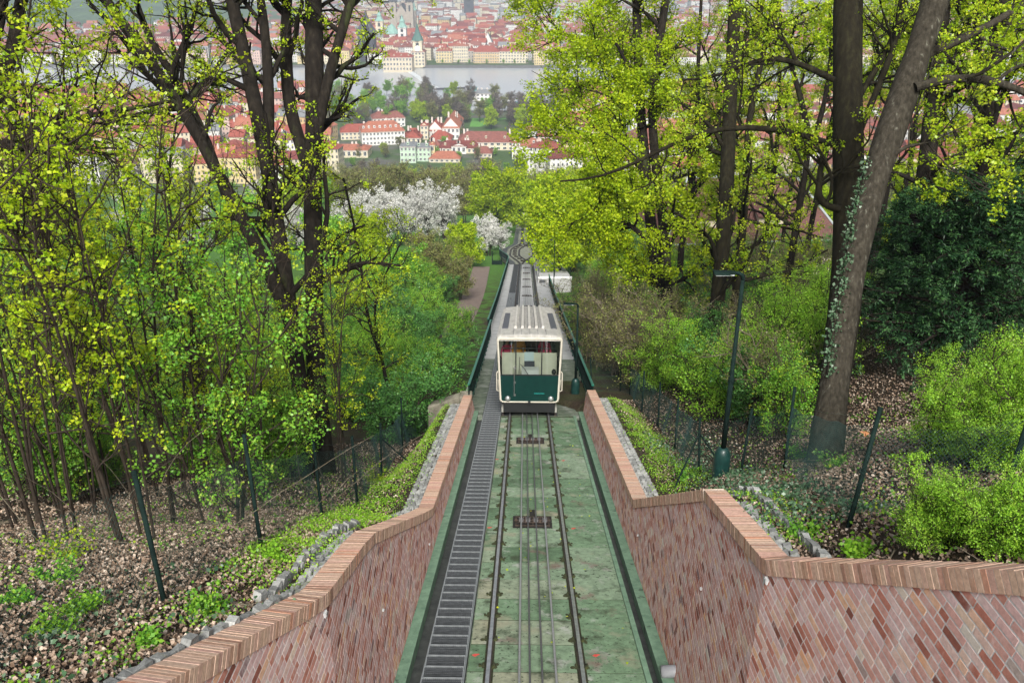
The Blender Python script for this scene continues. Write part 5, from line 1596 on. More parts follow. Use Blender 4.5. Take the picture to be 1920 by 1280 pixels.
while y < 4200:
    x = -0.66 * y
    while x < 0.66 * y:
        w, d, h, rh, rdg, wn_, rn = rnd_house(x, y, 0, 'old')
        if y > 1900:
            w *= 1.6; d *= 1.5; h *= 1.25
            if random.random() < 0.62: wn_, rn = random.choice(['white', 'pale grey', 'cream']), random.choice(['grey', 'grey', 'brown-red'])
            if random.random() < 0.5: rh *= 0.3
        items.append((x, y + random.uniform(-8, 8), w, d, h, rh, rdg, wn_, rn)); x += random.uniform(22, 38) * (1 + (y - 1425) / 1500)
    y += 30 + (y - 1425) / 40
mass('far_city_roofs', items, 'far sea of old town roofs fading into the haze')
print('MASS', len(items))
# far wooded hill on the horizon side
V, F = [], []
nx_, ny_ = 40, 10
for j in range(ny_):
    for i in range(nx_):
        x = -1900 + 1500 * i / (nx_ - 1); y = 1500 + 900 * j / (ny_ - 1)
        e = math.sin(math.pi * i / (nx_ - 1)) ** 0.6 * math.sin(math.pi * j / (ny_ - 1)) ** 0.8
        V.append((x, y, CITY_Z - 2 + e * (46 + 8 * math.sin(x * 0.02) + 5 * math.sin(y * 0.03 + x * 0.05))))
for j in range(ny_ - 1):
    for i in range(nx_ - 1):
        a = j * nx_ + i; F.append((a, a + 1, a + 1 + nx_, a + nx_))
me = bpy.data.meshes.new('wooded_hill'); me.from_pydata(V, [], F); me.materials.append(mat('distant_woodland', [(0.3, (0.02, 0.05, 0.025)), (0.7, (0.07, 0.13, 0.05))], rough=1, scale=0.03, detail=9, bump=1, bump_scale=0.06)); me.update()
tag(new_mesh_obj('wooded_hill', me), kind='structure')

# --- garden restaurant with brown tiled roof beside the station
c = P(1410, 470, 86.0); c.z = ground_z(c.x, c.y) + 0.0
root = empty('hillside_restaurant', c, 0.12); tag(root, 'cream building with large dark red-brown roof below the lamp-side trees', 'building')
BH = 4.2
mb = MB(); wall_box(mb, 17, 10, BH, -6); mb.build('wall', PLAIN['cream'], root)
M['browntile'] = mat('brown_red_tiles', [(0.3, (0.07, 0.032, 0.028)), (0.7, (0.14, 0.065, 0.055))], rough=0.85, scale=2, detail=8, vec_scale=(1, 1, 5))
mb = MB(); roof_prism(mb, 17, 10, BH, 5.2, 'x', 0.7, 0.7); rf = mb.build('roof', M['browntile'], root)
M['lead'] = flat('grey_lead_flashing', (0.3, 0.33, 0.34), 0.5)
for s in (-1, 1):
    mb = MB(); mb.tube([(s * 9.2, -0.7, BH + 0.08), (s * (8.5 + .7 - 3.5), 5, BH + 5.28)], 0.12, 6); mb.build('hip_flashing', M['lead'], rf)
mb = MB(); mb.tube([(-5.7, 5, BH + 5.26), (5.7, 5, BH + 5.26)], 0.12, 6); mb.build('ridge_flashing', M['lead'], rf)
mb = MB(); mb.tube([(-9.2, -0.75, BH - 0.02), (9.2, -0.75, BH - 0.02)], 0.1, 6); mb.build('gutter', M['lead'], rf)
for x in (-4.2, 2.0):
    mb = MB(); mb.hexa([(x - 1.4, 0.6, BH + 0.6), (x + 1.4, 0.6, BH + 0.6), (x + 1.4, 3.4, BH + 0.6), (x - 1.4, 3.4, BH + 0.6), (x - 1.4, 0.6, BH + 2.2), (x + 1.4, 0.6, BH + 2.2), (x + 1.4, 3.4, BH + 3.4), (x - 1.4, 3.4, BH + 3.4)]); dm = mb.build('dormer', PLAIN['cream'], rf)
    mb = MB(); mb.hexa([(x - 1.7, 0.2, BH + 2.2), (x + 1.7, 0.2, BH + 2.2), (x + 1.7, 3.6, BH + 3.5), (x - 1.7, 3.6, BH + 3.5), (x - 1.7, 0.2, BH + 2.36), (x + 1.7, 0.2, BH + 2.36), (x + 1.7, 3.6, BH + 3.66), (x - 1.7, 3.6, BH + 3.66)]); mb.build('dormer_roof', M['browntile'], rf)
mb = MB(); mb.b2(-7.6, -6.2, 0.8, 2.0, BH + 0.5, BH + 3.6); mb.b2(-7.8, -6.0, 0.6, 2.2, BH + 3.6, BH + 3.8); mb.build('chimney', PLAIN['cream'], rf)
for k in range(5):
    me_, fm = window_mesh(1.0, 1.6); o = new_mesh_obj('window', me_, root); o.location = (-6.4 + 3.2 * k, 0, 1.4); new_mesh_obj('window_frame', fm, o)
# ================================================================== VEGETATION
M['bark_dark'] = mat('near_black_bark', [(0.3, (0.006, 0.005, 0.004)), (0.55, (0.016, 0.013, 0.01)), (0.8, (0.036, 0.031, 0.023))], rough=0.95, scale=5, detail=8, bump=1.0, bump_scale=12, coord='World', vec_scale=(2.2, 2.2, 0.5), spots=((0.05, 0.065, 0.02), 0.8, 0.58, 0.75), spec=0.15)  # bark colour set near black, with greenish spots
M['bark_grey'] = mat('grey_brown_bark', [(0.3, (0.016, 0.014, 0.01)), (0.55, (0.04, 0.035, 0.026)), (0.8, (0.08, 0.074, 0.056))], rough=0.95, scale=7, detail=8, bump=1.0, bump_scale=16, coord='World', vec_scale=(2.2, 2.2, 0.7), spots=((0.13, 0.13, 0.105), 3.5, 0.62, 0.7), spec=0.15)
M['bark_green'] = mat('mossy_trunk_bark', [(0.3, (0.006, 0.005, 0.003)), (0.55, (0.016, 0.014, 0.008)), (0.8, (0.034, 0.034, 0.015))], rough=0.95, scale=4, detail=8, bump=1.0, bump_scale=12, coord='World', vec_scale=(2.5, 2.5, 0.35), spec=0.15)
M['twig'] = mat('brown_twig_bark', [(0.3, (0.016, 0.012, 0.009)), (0.7, (0.05, 0.039, 0.029))], rough=0.9, scale=6, coord='World', spec=0.15)
M['twig_pale'] = mat('pale_dry_twig', [(0.3, (0.09, 0.075, 0.052)), (0.7, (0.19, 0.165, 0.12))], rough=0.9, scale=6, coord='World', spec=0.15)
LM = {
 'maple': leaf_mat('young_maple_leaf', [(0.0, (0.18, 0.34, 0.008)), (0.4, (0.36, 0.53, 0.012)), (0.75, (0.5, 0.63, 0.02)), (1.0, (0.6, 0.66, 0.03))], trans=0.5),
 'maple_lt': leaf_mat('bright_maple_leaf', [(0.0, (0.19, 0.33, 0.007)), (0.5, (0.37, 0.51, 0.01)), (1.0, (0.52, 0.61, 0.018))], trans=0.5, gloss=0.015),
 'green': leaf_mat('fresh_green_leaf', [(0.0, (0.08, 0.24, 0.02)), (0.4, (0.16, 0.4, 0.035)), (0.8, (0.28, 0.52, 0.05)), (1.0, (0.48, 0.58, 0.04))]),
 'lime': leaf_mat('lime_shrub_leaf', [(0.0, (0.13, 0.33, 0.02)), (0.5, (0.27, 0.54, 0.035)), (1.0, (0.42, 0.64, 0.06))]),
 'deep': leaf_mat('deep_green_leaf', [(0.0, (0.035, 0.12, 0.025)), (0.5, (0.08, 0.24, 0.05)), (1.0, (0.16, 0.36, 0.07))], trans=0.4),
 'ivy': leaf_mat('ivy_leaf', [(0.0, (0.03, 0.08, 0.035)), (0.5, (0.07, 0.16, 0.07)), (1.0, (0.13, 0.21, 0.12))], trans=0.25, gloss=0.06),
 'yew': leaf_mat('yew_needle', [(0.0, (0.005, 0.02, 0.007)), (0.5, (0.018, 0.062, 0.022)), (1.0, (0.085, 0.2, 0.06))], trans=0.2),
 'blossom': leaf_mat('white_blossom', [(0.0, (0.48, 0.5, 0.42)), (0.4, (0.68, 0.68, 0.64)), (1.0, (0.82, 0.81, 0.79))], trans=0.4),
 'bud': leaf_mat('olive_buds', [(0.0, (0.12, 0.1, 0.05)), (0.5, (0.22, 0.2, 0.08)), (1.0, (0.34, 0.42, 0.09))], trans=0.35),
 'bare': leaf_mat('bare_twig_haze', [(0.0, (0.1, 0.08, 0.07)), (0.5, (0.17, 0.14, 0.115)), (1.0, (0.26, 0.22, 0.17))], trans=0.3),
}
def nrm(a): return a / np.maximum(np.linalg.norm(a, axis=-1, keepdims=True), 1e-9)
def tubes_np(groups, sides):
    """groups: list of (pts (B,n,3), rad (B,n)) -> verts, quad faces"""
    VV, FF, base = [], [], 0
    for (pts, rad), K in zip(groups, sides):
        B, n, _ = pts.shape
        if B == 0: continue
        t = np.empty_like(pts); t[:, 1:-1] = pts[:, 2:] - pts[:, :-2]; t[:, 0] = pts[:, 1] - pts[:, 0]; t[:, -1] = pts[:, -1] - pts[:, -2]
        t = nrm(t)
        ref = np.zeros((B, 1, 3)); md = np.abs(pts[:, -1] - pts[:, 0]); ax = np.argmin(md, axis=1); ref[np.arange(B), 0, ax] = 1
        u = nrm(np.cross(t, ref)); w = np.cross(t, u)
        a = np.arange(K) * 2 * np.pi / K
        ring = pts[:, :, None, :] + rad[:, :, None, None] * (u[:, :, None, :] * np.cos(a)[None, None, :, None] + w[:, :, None, :] * np.sin(a)[None, None, :, None])
        VV.append(ring.reshape(-1, 3))
        i = np.arange(B)[:, None, None] * n * K; s = np.arange(n - 1)[None, :, None] * K; k = np.arange(K)[None, None, :]; k2 = (k + 1) % K
        f = np.stack([i + s + k, i + s + k2, i + s + K + k2, i + s + K + k], -1).reshape(-1, 4) + base
        FF.append(f); base += B * n * K
    return np.concatenate(VV), np.concatenate(FF)
def np_mesh(name, V, F, m, smooth=True):
    me = bpy.data.meshes.new(name)
    me.vertices.add(len(V)); me.vertices.foreach_set('co', V.astype(np.float32).ravel())
    me.loops.add(F.size); me.loops.foreach_set('vertex_index', F.astype(np.int32).ravel())
    me.polygons.add(len(F)); me.polygons.foreach_set('loop_start', np.arange(0, F.size, F.shape[1], dtype=np.int32))
    me.update(calc_edges=True)
    if smooth: me.polygons.foreach_set('use_smooth', np.ones(len(F), dtype=bool))
    me.materials.append(m)
    return me
def branch_out(pts, rad, m, t0, t1, ang, lfac, lmin, rfac, nseg, wander, up, r, lens, rmin=0.003, keep=1.0):
    """children of every branch in one sweep"""
    B, n, _ = pts.shape
    t = r.uniform(t0, t1, (B, m)); t.sort(axis=1)
    idx = np.minimum((t * (n - 1)).astype(int), n - 2); fr = t * (n - 1) - idx
    bi = np.arange(B)[:, None]
    p = pts[bi, idx] * (1 - fr[..., None]) + pts[bi, idx + 1] * fr[..., None]
    d = nrm(pts[bi, idx + 1] - pts[bi, idx])
    rr = rad[bi, idx] * (1 - fr) + rad[bi, idx + 1] * fr
    rnd = r.normal(size=(B, m, 3)); perp = nrm(rnd - d * (rnd * d).sum(-1, keepdims=True))
    a = np.clip(r.normal(ang, 0.22, (B, m)), 0.15, 1.7)[..., None]
    d2 = nrm(d * np.cos(a) + perp * np.sin(a))
    L = np.maximum(lmin, lens[:, None] * lfac * (1.05 - 0.55 * t) * r.uniform(0.6, 1.25, (B, m)))
    r0 = np.maximum(rmin, np.minimum(rr * rfac, L * 0.03 + 0.002))
    p, d2, L, r0 = p.reshape(-1, 3), d2.reshape(-1, 3), L.ravel(), r0.ravel()
    if keep < 1:
        k = r.random(len(p)) < keep; p, d2, L, r0 = p[k], d2[k], L[k], r0[k]
    return extend(p, d2, L, r0, nseg, wander, up, r) + (L,)
def extend(p, d, L, r0, nseg, wander, up, r):
    out = [p]; d = d.copy()
    for k in range(nseg):
        d = d + r.normal(0, wander, d.shape); d[:, 2] += up; d = nrm(d)
        p = p + d * (L / nseg)[:, None]; out.append(p)
    pts = np.stack(out, 1)
    rad = r0[:, None] * np.linspace(1, 0.35, nseg + 1)[None, :]
    return pts, rad
def leaves_np(cent, r, size, tint, flat_up=0.5, aspect=0.75, fold=0.22):
    n = len(cent)
    nn = nrm(r.normal(size=(n, 3)) + np.array([0, 0, flat_up * 2.2]))
    a = nrm(np.cross(nn, r.normal(size=(n, 3)))); b = np.cross(nn, a)
    s = (size * r.uniform(0.6, 1.35, n))[:, None]
    V = np.stack([cent - a * s * 0.5, cent + b * s * aspect * 0.5 + nn * s * fold - a * s * 0.05, cent + a * s * 0.5, cent - b * s * aspect * 0.5 + nn * s * fold - a * s * 0.05], 1)
    return V, tint
def cluster(tips, r, per, spread, size, lo=0.15, hi=0.95, **kw):
    n = len(tips)
    ct = r.uniform(lo, hi, n)
    c = np.repeat(tips, per, 0) + r.normal(0, spread, (n * per, 3))
    tint = np.clip(np.repeat(ct, per) + r.normal(0, 0.1, n * per), 0, 1)
    return leaves_np(c, r, size, tint, **kw)
def tip_points(pts, r, per, lo=0.3):
    B, n, _ = pts.shape
    t = r.uniform(lo, 1, (B, per)); idx = np.minimum((t * (n - 1)).astype(int), n - 2); fr = (t * (n - 1) - idx)[..., None]
    bi = np.arange(B)[:, None]
    q = pts[bi, idx] * (1 - fr) + pts[bi, idx + 1] * fr
    q[:, 0] = pts[:, -1]
    return q.reshape(-1, 3)
def resample(poly, n):
    poly = np.array([tuple(q) for q in poly]); d = np.r_[0, np.cumsum(np.linalg.norm(np.diff(poly, axis=0), axis=1))]
    # smooth through the control points
    t = np.linspace(0, d[-1], n)
    out = np.stack([np.interp(t, d, poly[:, k]) for k in range(3)], 1)
    for _ in range(2): out[1:-1] = 0.25 * out[:-2] + 0.5 * out[1:-1] + 0.25 * out[2:]
    return out
TREES = []
def make_tree(name, label, trunks, seed, bark, leaf, cfg, group=None, cat='tree', loc=None, extra=None):
    """trunks: list of (polyline, r0, r1). cfg: dict(n=(limbs, subs, twigs), len=(..), leaf=(per tip pts, leaves per cluster, spread, size), ...)"""
    r = np.random.default_rng(seed)
    if loc is None: loc = Vector(trunks[0][0][0])
    loc = Vector(loc); off = np.array(loc)
    NT = 14
    tp = np.stack([resample(t[0], NT) for t in trunks]) - off
    tr = np.stack([np.linspace(t[1], t[2], NT) for t in trunks])
    tr *= r.uniform(0.92, 1.08, tr.shape)
    if tr[0, 0] > 0.15: tr[0, 0] *= 1.25; tr[0, 1] *= 1.06
    lens = np.linalg.norm(np.diff(tp, axis=1), axis=2).sum(1)
    root = empty(name, loc); tag(root, label, cat, group)
    groups, sides = [(tp, tr)], [12]
    n1, n2, n3 = cfg['n']; l1, l2, l3 = cfg['len']
    spawn = cfg.get('spawn', [True] * len(trunks)); sel = np.array(spawn)
    b1 = branch_out(tp[sel], tr[sel], n1, cfg.get('t0', 0.25), 1.0, cfg.get('a1', 1.0), 0, l1, 0.55, 7, 0.16, cfg.get('up1', 0.05), r, lens[sel] * 0 + 1, 0.015)
    # vary limb length
    P1, R1, L1 = b1
    sc_ = r.uniform(0.55, 1.3, len(P1))[:, None, None]; P1 = P1[:, :1] + (P1 - P1[:, :1]) * sc_; L1 = L1 * sc_[:, 0, 0]
    P2, R2, L2 = branch_out(P1, R1, n2, 0.2, 1.0, 0.85, l2 / l1, 0.25, 0.6, 5, 0.2, cfg.get('up2', 0.04), r, L1, 0.006)
    groups += [(P1, R1), (P2, R2)]; sides += [6, 4]
    last = P2
    if n3:
        P3, R3, L3 = branch_out(P2, R2, n3, 0.2, 1.0, 0.8, l3 / l2, 0.12, 0.6, 3, 0.2, cfg.get('up3', 0.06), r, L2, cfg.get('tw', 0.004))
        groups += [(P3, R3)]; sides += [3]; last = P3
    V, F = tubes_np(groups, sides)
    new_mesh_obj('trunk', np_mesh('trunk', V, F, bark), root)
    tp_n, per, spread, size = cfg['leaf']
    if per:
        tips = tip_points(last, r, tp_n)
        if cfg.get('keep', 1) < 1: tips = tips[r.random(len(tips)) < cfg['keep']]
        if 'zcut' in cfg: tips = tips[tips[:, 2] > cfg['zcut']]
        LV, LT = cluster(tips, r, per, spread, size, cfg.get('lo', 0.15), cfg.get('hi', 0.95), flat_up=cfg.get('flat', 0.5), aspect=cfg.get('asp', 0.8))
        quads_obj('crown', LV, leaf, LT, root)
    TREES.append(root)
    return root
def copy_tree(src, loc, rz, s, label, group=None, sz=None):
    c = src.copy(); COL.objects.link(c); c.location = loc; c.rotation_euler = (0, 0, rz); c.scale = (s, s, sz or s)
    c['label'] = label
    if group: c['group'] = group
    for ch in src.children:
        k = ch.copy(); COL.objects.link(k); k.parent = c
    return c
def stem(pts, Z, r0, r1, foot=True):
    """trunk polyline from photo positions at depth Z (single number or one per point), run down to the ground"""
    Zs = Z if hasattr(Z, '__len__') else [Z] * len(pts)
    q = [P(a, b, z) for (a, b), z in zip(pts, Zs)]
    if foot:
        g = Vector(q[0]); d = (q[1] - q[0]); 
        g = q[0] - d.normalized() * 0.0
        zg = ground_z(g.x, g.y)
        if q[0].z > zg + 0.15:
            q = [Vector((g.x - d.x * 0.15, g.y, zg - 0.3))] + q
        else: q[0].z = min(q[0].z, zg - 0.2)
    return (q, r0, r1)

# ---------------- hero trees, stair side
mapcfg = dict(n=(11, 7, 5), len=(3.2, 1.5, 0.6), leaf=(2, 8, 0.05, 0.065), keep=0.62, t0=0.3, a1=0.95, tw=0.004)
make_tree('maple_tree', 'large dark many-stemmed tree with sparse yellow-green leaves, stair side', [
    stem([(590, 720), (590, 520), (583, 350), (592, 180), (588, 0), (580, -220)], 25, 0.31, 0.24),
    (stem([(590, 270), (607, 180), (640, 60), (662, -10), (720, -200)], 24.5, 0.17, 0.11, False)),
    (stem([(560, 700), (545, 600), (525, 440), (500, 300), (468, 140), (428, -20), (380, -240)], 24, 0.26, 0.17)),
    (stem([(565, 660), (520, 530), (470, 440), (430, 370), (375, 255), (300, 135), (190, -5), (100, -150)], 23, 0.2, 0.12, False)),
    (stem([(500, 330), (505, 200), (500, 80), (480, -60), (470, -200)], 24.3, 0.18, 0.1, False)),
    (stem([(583, 330), (540, 200), (535, 60), (545, -120)], 25.5, 0.2, 0.14, False)),
    (stem([(425, 370), (380, 240), (330, 150), (270, 60), (240, -60)], 23.3, 0.13, 0.07, False)),
], 5, M['bark_dark'], LM['maple'], dict(mapcfg, n=(13, 8, 7), keep=0.4))
make_tree('bare_limbed_tree', 'dark tree at the picture edge with long bent limbs, stair side', [
    stem([(-160, 700), (-130, 480), (-60, 320), (0, 200), (28, 90), (50, -30), (60, -200)], 17, 0.22, 0.1),
    stem([(-100, 420), (-30, 300), (0, 262), (80, 240), (160, 216), (245, 205), (320, 190)], 16.5, 0.11, 0.03, False),
    stem([(-110, 440), (-60, 250), (-20, 120), (10, 20), (20, -80)], 17.5, 0.12, 0.06, False),
], 8, M['bark_dark'], LM['maple'], dict(mapcfg, n=(12, 8, 5), len=(2.4, 1.2, 0.5), keep=0.5))

# ---------------- hero trees, lamp side
make_tree('leaning_tree', 'thick grey leaning trunk with ivy on the lamp-side bank', [
    stem([(1553, 830), (1558, 760), (1568, 680), (1582, 590), (1602, 450), (1640, 330), (1680, 220), (1715, 120), (1755, 0), (1800, -140)], 17.5, 0.31, 0.27),
    stem([(1715, 165), (1760, 150), (1830, 146), (1890, 160), (1960, 190)], 17.2, 0.1, 0.06, False),
    stem([(1720, 110), (1790, 80), (1850, 50), (1920, 10), (1990, -60)], 17.6, 0.1, 0.05, False),
    stem([(1675, 290), (1700, 275), (1740, 268)], 17.3, 0.05, 0.02, False),
], 12, M['bark_grey'], LM['maple'], dict(mapcfg, n=(7, 6, 5), len=(2.6, 1.2, 0.5), keep=0.8, spawn=[False, True, True, True], t0=0.3))
make_tree('mossy_tree', 'straight dark mossy trunk with a J-shaped limb and long arching branches, behind the leaning trunk', [
    stem([(1590, 560), (1592, 400), (1590, 250), (1588, 120), (1590, 0), (1594, -220)], 23, 0.42, 0.36),
    stem([(1575, 392), (1550, 388), (1534, 370), (1536, 330), (1545, 285)], 22.6, 0.1, 0.07, False),
    stem([(1562, 272), (1500, 247), (1400, 237), (1330, 240), (1250, 275), (1180, 312), (1110, 341), (1050, 340)], 22.5, 0.09, 0.025, False),
    stem([(1563, 150), (1500, 118), (1440, 106), (1380, 128), (1330, 148), (1280, 150)], 22.7, 0.085, 0.03, False),
    stem([(1610, 250), (1640, 180), (1680, 80), (1700, -40)], 23.2, 0.1, 0.05, False),
    stem([(1605, 190), (1655, 110), (1690, 30)], 23.4, 0.09, 0.05, False),
], 14, M['bark_green'], LM['maple'], dict(mapcfg, n=(7, 6, 5), len=(1.8, 1.1, 0.5), keep=0.8, spawn=[False, True, True, True, True, True], t0=0.2))
make_tree('maple_tree', 'big bright yellow-green maple with twin dark trunks beside the platform', [
    stem([(1238, 545), (1222, 440), (1210, 330), (1200, 200), (1196, 80), (1190, -60)], 44, 0.36, 0.2),
    stem([(1254, 545), (1246, 430), (1232, 320), (1216, 210), (1240, 60), (1260, -80)], 43.5, 0.3, 0.18),
    stem([(1225, 460), (1180, 420), (1140, 405), (1110, 400)], 43, 0.15, 0.06, False),
    stem([(1215, 340), (1170, 270), (1130, 240), (1105, 230)], 43.2, 0.16, 0.06, False),
    stem([(1204, 240), (1150, 130), (1090, 70), (1030, 60)], 43.6, 0.15, 0.06, False),
], 16, M['bark_dark'], LM['maple_lt'], dict(n=(16, 9, 6), len=(3.7, 1.8, 0.8), leaf=(3, 8, 0.16, 0.12), keep=0.88, t0=0.12, a1=1.0, tw=0.006, zcut=2.0))
make_tree('maple_tree', 'tall straight dark trunk with thin leaves midway between the lamp and the big maple', [
    stem([(1352, 505), (1362, 380), (1366, 250), (1372, 120), (1380, -20), (1385, -180)], 38, 0.36, 0.27),
    stem([(1388, 480), (1402, 350), (1396, 235), (1420, 150), (1450, 30), (1460, -120)], 40, 0.2, 0.11),
], 18, M['bark_green'], LM['maple'], dict(n=(15, 7, 5), len=(3.8, 1.8, 0.7), leaf=(2, 9, 0.095, 0.095), keep=0.95, t0=0.12, tw=0.005))
make_tree('slim_tree', 'slim crooked dark tree in front of the brown roof', [
    stem([(1490, 440), (1508, 330), (1526, 262), (1500, 180), (1470, 80), (1450, -40)], 42, 0.2, 0.1),
    stem([(1526, 262), (1545, 200), (1560, 100), (1555, -40)], 42, 0.14, 0.07, False),
], 20, M['bark_dark'], LM['maple'], dict(n=(12, 7, 5), len=(3.4, 1.6, 0.6), leaf=(2, 7, 0.1, 0.12), keep=0.9, t0=0.15, tw=0.005))
make_tree('maple_tree', 'dark trunk behind the leaning trunk above the yew, nearer of two', [
    stem([(1738, 330), (1748, 200), (1764, 60), (1772, -60), (1780, -200)], 30, 0.3, 0.25)], 22, M['bark_dark'], LM['maple'], dict(n=(18, 7, 5), len=(3.4, 1.6, 0.6), leaf=(2, 8, 0.08, 0.1), keep=0.95, t0=0.2, tw=0.004))
make_tree('maple_tree', 'dark trunk pair above the yew at the picture edge', [
    stem([(1850, 320), (1858, 180), (1872, 60), (1885, -60)], 29, 0.26, 0.2), stem([(1836, 300), (1834, 150), (1830, -60)], 33, 0.2, 0.15)], 24, M['bark_dark'], LM['maple'], dict(n=(18, 7, 5), len=(3.2, 1.5, 0.6), leaf=(2, 8, 0.08, 0.1), keep=0.95, t0=0.15, tw=0.004))

# ---------------- taller trees filling the canopy, both sides
for (px, Z, h, r0, seed, lab, cf) in (
    (1290, 56, 21, 0.24, 201, 'tall maple with leafy crown between the twin-trunk maple and the lamp', 0.9), (1440, 60, 21, 0.22, 202, 'tall maple crown above the ridge of the brown roof', 0.9),
    (1520, 52, 20, 0.2, 203, 'thin tall maple just left of the mossy trunk', 0.8), (1650, 46, 19, 0.22, 204, 'tall maple behind the leaning trunk', 0.9), (1800, 42, 18, 0.2, 205, 'tall maple between the two trunks above the yew', 0.9), (1930, 38, 17, 0.2, 206, 'tall maple behind the edge yew', 0.9), (1345, 68, 22, 0.2, 212, 'far maple crown seen just right of the twin-trunk maple', 1), (1480, 72, 22, 0.2, 213, 'far maple crown behind the slim crooked tree', 1), (1690, 56, 20, 0.2, 214, 'far maple crown right of the leaning trunk', 1), (1400, 50, 19, 0.18, 215, 'maple crown directly above the lamp head', 0.9),
    (60, 30, 15, 0.11, 207, 'slender tree with thin crown behind the edge thicket', 0.4), (320, 38, 16, 0.11, 209, 'slender tree left of the large dark stems', 0.35), (700, 36, 12, 0.1, 210, 'thin bare-limbed tree right of the large dark stems', 0.25), (160, 44, 17, 0.12, 211, 'far slender tree with sparse leaf tufts', 0.4)):
    q = P(px, 400, Z); b_ = Vector((q.x, q.y, ground_z(q.x, q.y) - 0.3)); rr_ = random.Random(seed)
    tr_ = [b_ + Vector((rr_.uniform(-.4, .4) * k, rr_.uniform(-.3, .3) * k, h * k / 4)) for k in range(5)]
    f2 = tr_[2] + Vector((rr_.choice((-1, 1)) * h * 0.16, 0, h * 0.32))
    make_tree('slim_maple', lab, [(tr_, r0, r0 * 0.4), ([tr_[1] * 0.4 + tr_[2] * 0.6, tr_[2] + Vector((rr_.uniform(-1, 1), 0, 1)), f2], r0 * 0.6, r0 * 0.25)], seed, M['bark_dark'], LM['maple'],
              dict(n=(15, 7, 5), len=(h * 0.17, h * 0.085, 0.6), leaf=(2, 10, 0.08, 0.075), keep=cf, t0=0.25, tw=0.005))

# ---------------- prototypes for smaller trees and shrubs
def proto(name, cat, seed, stems, bark, leaf, cfg):
    o = make_tree(name, 'x', stems, seed, bark, leaf, cfg, cat=cat, loc=(0, 0, 0))
    TREES.remove(o)
    return o
def straight(h, lean=0.1, r0=0.1, r1=0.03, n=1, spread=0.15, rs=1):
    q = random.Random(rs); out = []
    for k in range(n):
        a = q.uniform(0, 6.28); bx, by = spread * math.cos(a), spread * math.sin(a)
        hh = h * q.uniform(0.75, 1.0)
        lx, ly = lean * hh * q.uniform(-1, 1) + bx * 2, lean * hh * q.uniform(-1, 1) + by * 2
        out.append(([Vector((bx, by, -0.3)), Vector((bx + lx * .2 + q.uniform(-.1, .1), by + ly * .2, hh * .35)), Vector((bx + lx * .55 + q.uniform(-.15, .15), by + ly * .55, hh * .7)), Vector((bx + lx, by + ly, hh))], r0 * q.uniform(0.6, 1.1), r1))
    return out
class Planter:
    """first use moves the prototype itself, later uses copy it; leftovers are deleted"""
    def __init__(s, protos): s.p = protos; s.used = [False] * len(protos); s.k = 0
    def put(s, loc, rz, sc_, label, group=None, which=None, sz=None):
        i = s.k % len(s.p) if which is None else which; s.k += 1
        if not s.used[i]:
            s.used[i] = True; o = s.p[i]; o.location = loc; o.rotation_euler = (0, 0, rz); o.scale = (sc_, sc_, sz or sc_); o['label'] = label
            if group: o['group'] = group
            return o
        return copy_tree(s.p[i], loc, rz, sc_, label, group, sz)
    def close(s):
        for u, o in zip(s.used, s.p):
            if not u:
                for ch in list(o.children): bpy.data.objects.remove(ch)
                bpy.data.objects.remove(o)
sap = Planter([proto('maple_sapling', 'sapling', 60 + k, straight(7.6, 0.12, 0.034, 0.009, 5, 0.3, 60 + k), M['twig'], LM['maple'],
              dict(n=(10, 5, 3), len=(1.4, 0.7, 0.3), leaf=(2, 8, 0.042, 0.055), keep=0.32, t0=0.3, a1=0.85, up1=0.12, up2=0.08, tw=0.003)) for k in range(4)])
gsap = Planter([proto('leafy_sapling', 'sapling', 70 + k, straight(4.2, 0.14, 0.03, 0.009, 4, 0.25, 70 + k), M['twig'], LM['green'],
              dict(n=(13, 6, 3), len=(1.4, 0.7, 0.3), leaf=(2, 8, 0.05, 0.048), keep=0.6, t0=0.15, a1=0.8, up1=0.1, tw=0.003)) for k in range(3)])
def shrub_proto(name, seed, leaf, h=2.2, n=7, size=0.055, keep=0.62, per=7, bark=None, lean=0.5, nn=(9, 6, 3)):
    return proto(name, 'shrub', seed, straight(h, lean, 0.025, 0.008, n, 0.2, seed), bark or M['twig'], leaf,
                 dict(n=nn, len=(0.95, 0.5, 0.22), leaf=(2, per, 0.07, size), keep=keep, t0=0.12, a1=0.8, up1=0.1, tw=0.0025, flat=0.6))
sh_green = Planter([shrub_proto('green_shrub', 80 + k, LM['green'], h=(2.2, 1.7, 2.6)[k], n=(7, 10, 6)[k]) for k in range(3)])
sh_lime = Planter([shrub_proto('lime_shrub', 84 + k, LM['lime'], size=0.045, per=9, h=(2.2, 1.6, 2.5)[k], n=(8, 11, 6)[k]) for k in range(3)])
sh_deep = Planter([shrub_proto('dark_shrub', 88 + k, LM['deep'], size=0.065) for k in range(2)])
sh_twig = Planter([shrub_proto('twiggy_shrub', 92 + k, LM['bud'], h=2.6, size=0.045, keep=0.5, per=4, bark=M['twig_pale']) for k in range(2)])
farcfg = lambda n, l, lf, **k: dict(dict(n=n, len=l, leaf=lf, t0=0.22, a1=0.95, tw=0.012), **k)
t_maple = Planter([proto('round_maple', 'tree', 100 + k, straight(13, 0.05, 0.28, 0.08, 2, 0.2, 100 + k), M['bark_dark'], LM['maple_lt'], farcfg((20, 8, 0), (4.6, 2.2, 1), (7, 6, 0.34, 0.42), up1=0.03, flat=0.4, lo=0.1)) for k in range(2)])
t_bare = Planter([proto('bare_tree', 'tree', 110 + k, straight(14, 0.06, 0.26, 0.07, 2, 0.3, 110 + k), M['twig'], LM['bud'], farcfg((20, 9, 6), (4.6, 2.4, 1.2), (2, 4, 0.3, 0.24), keep=0.8, tw=0.022)) for k in range(2)])
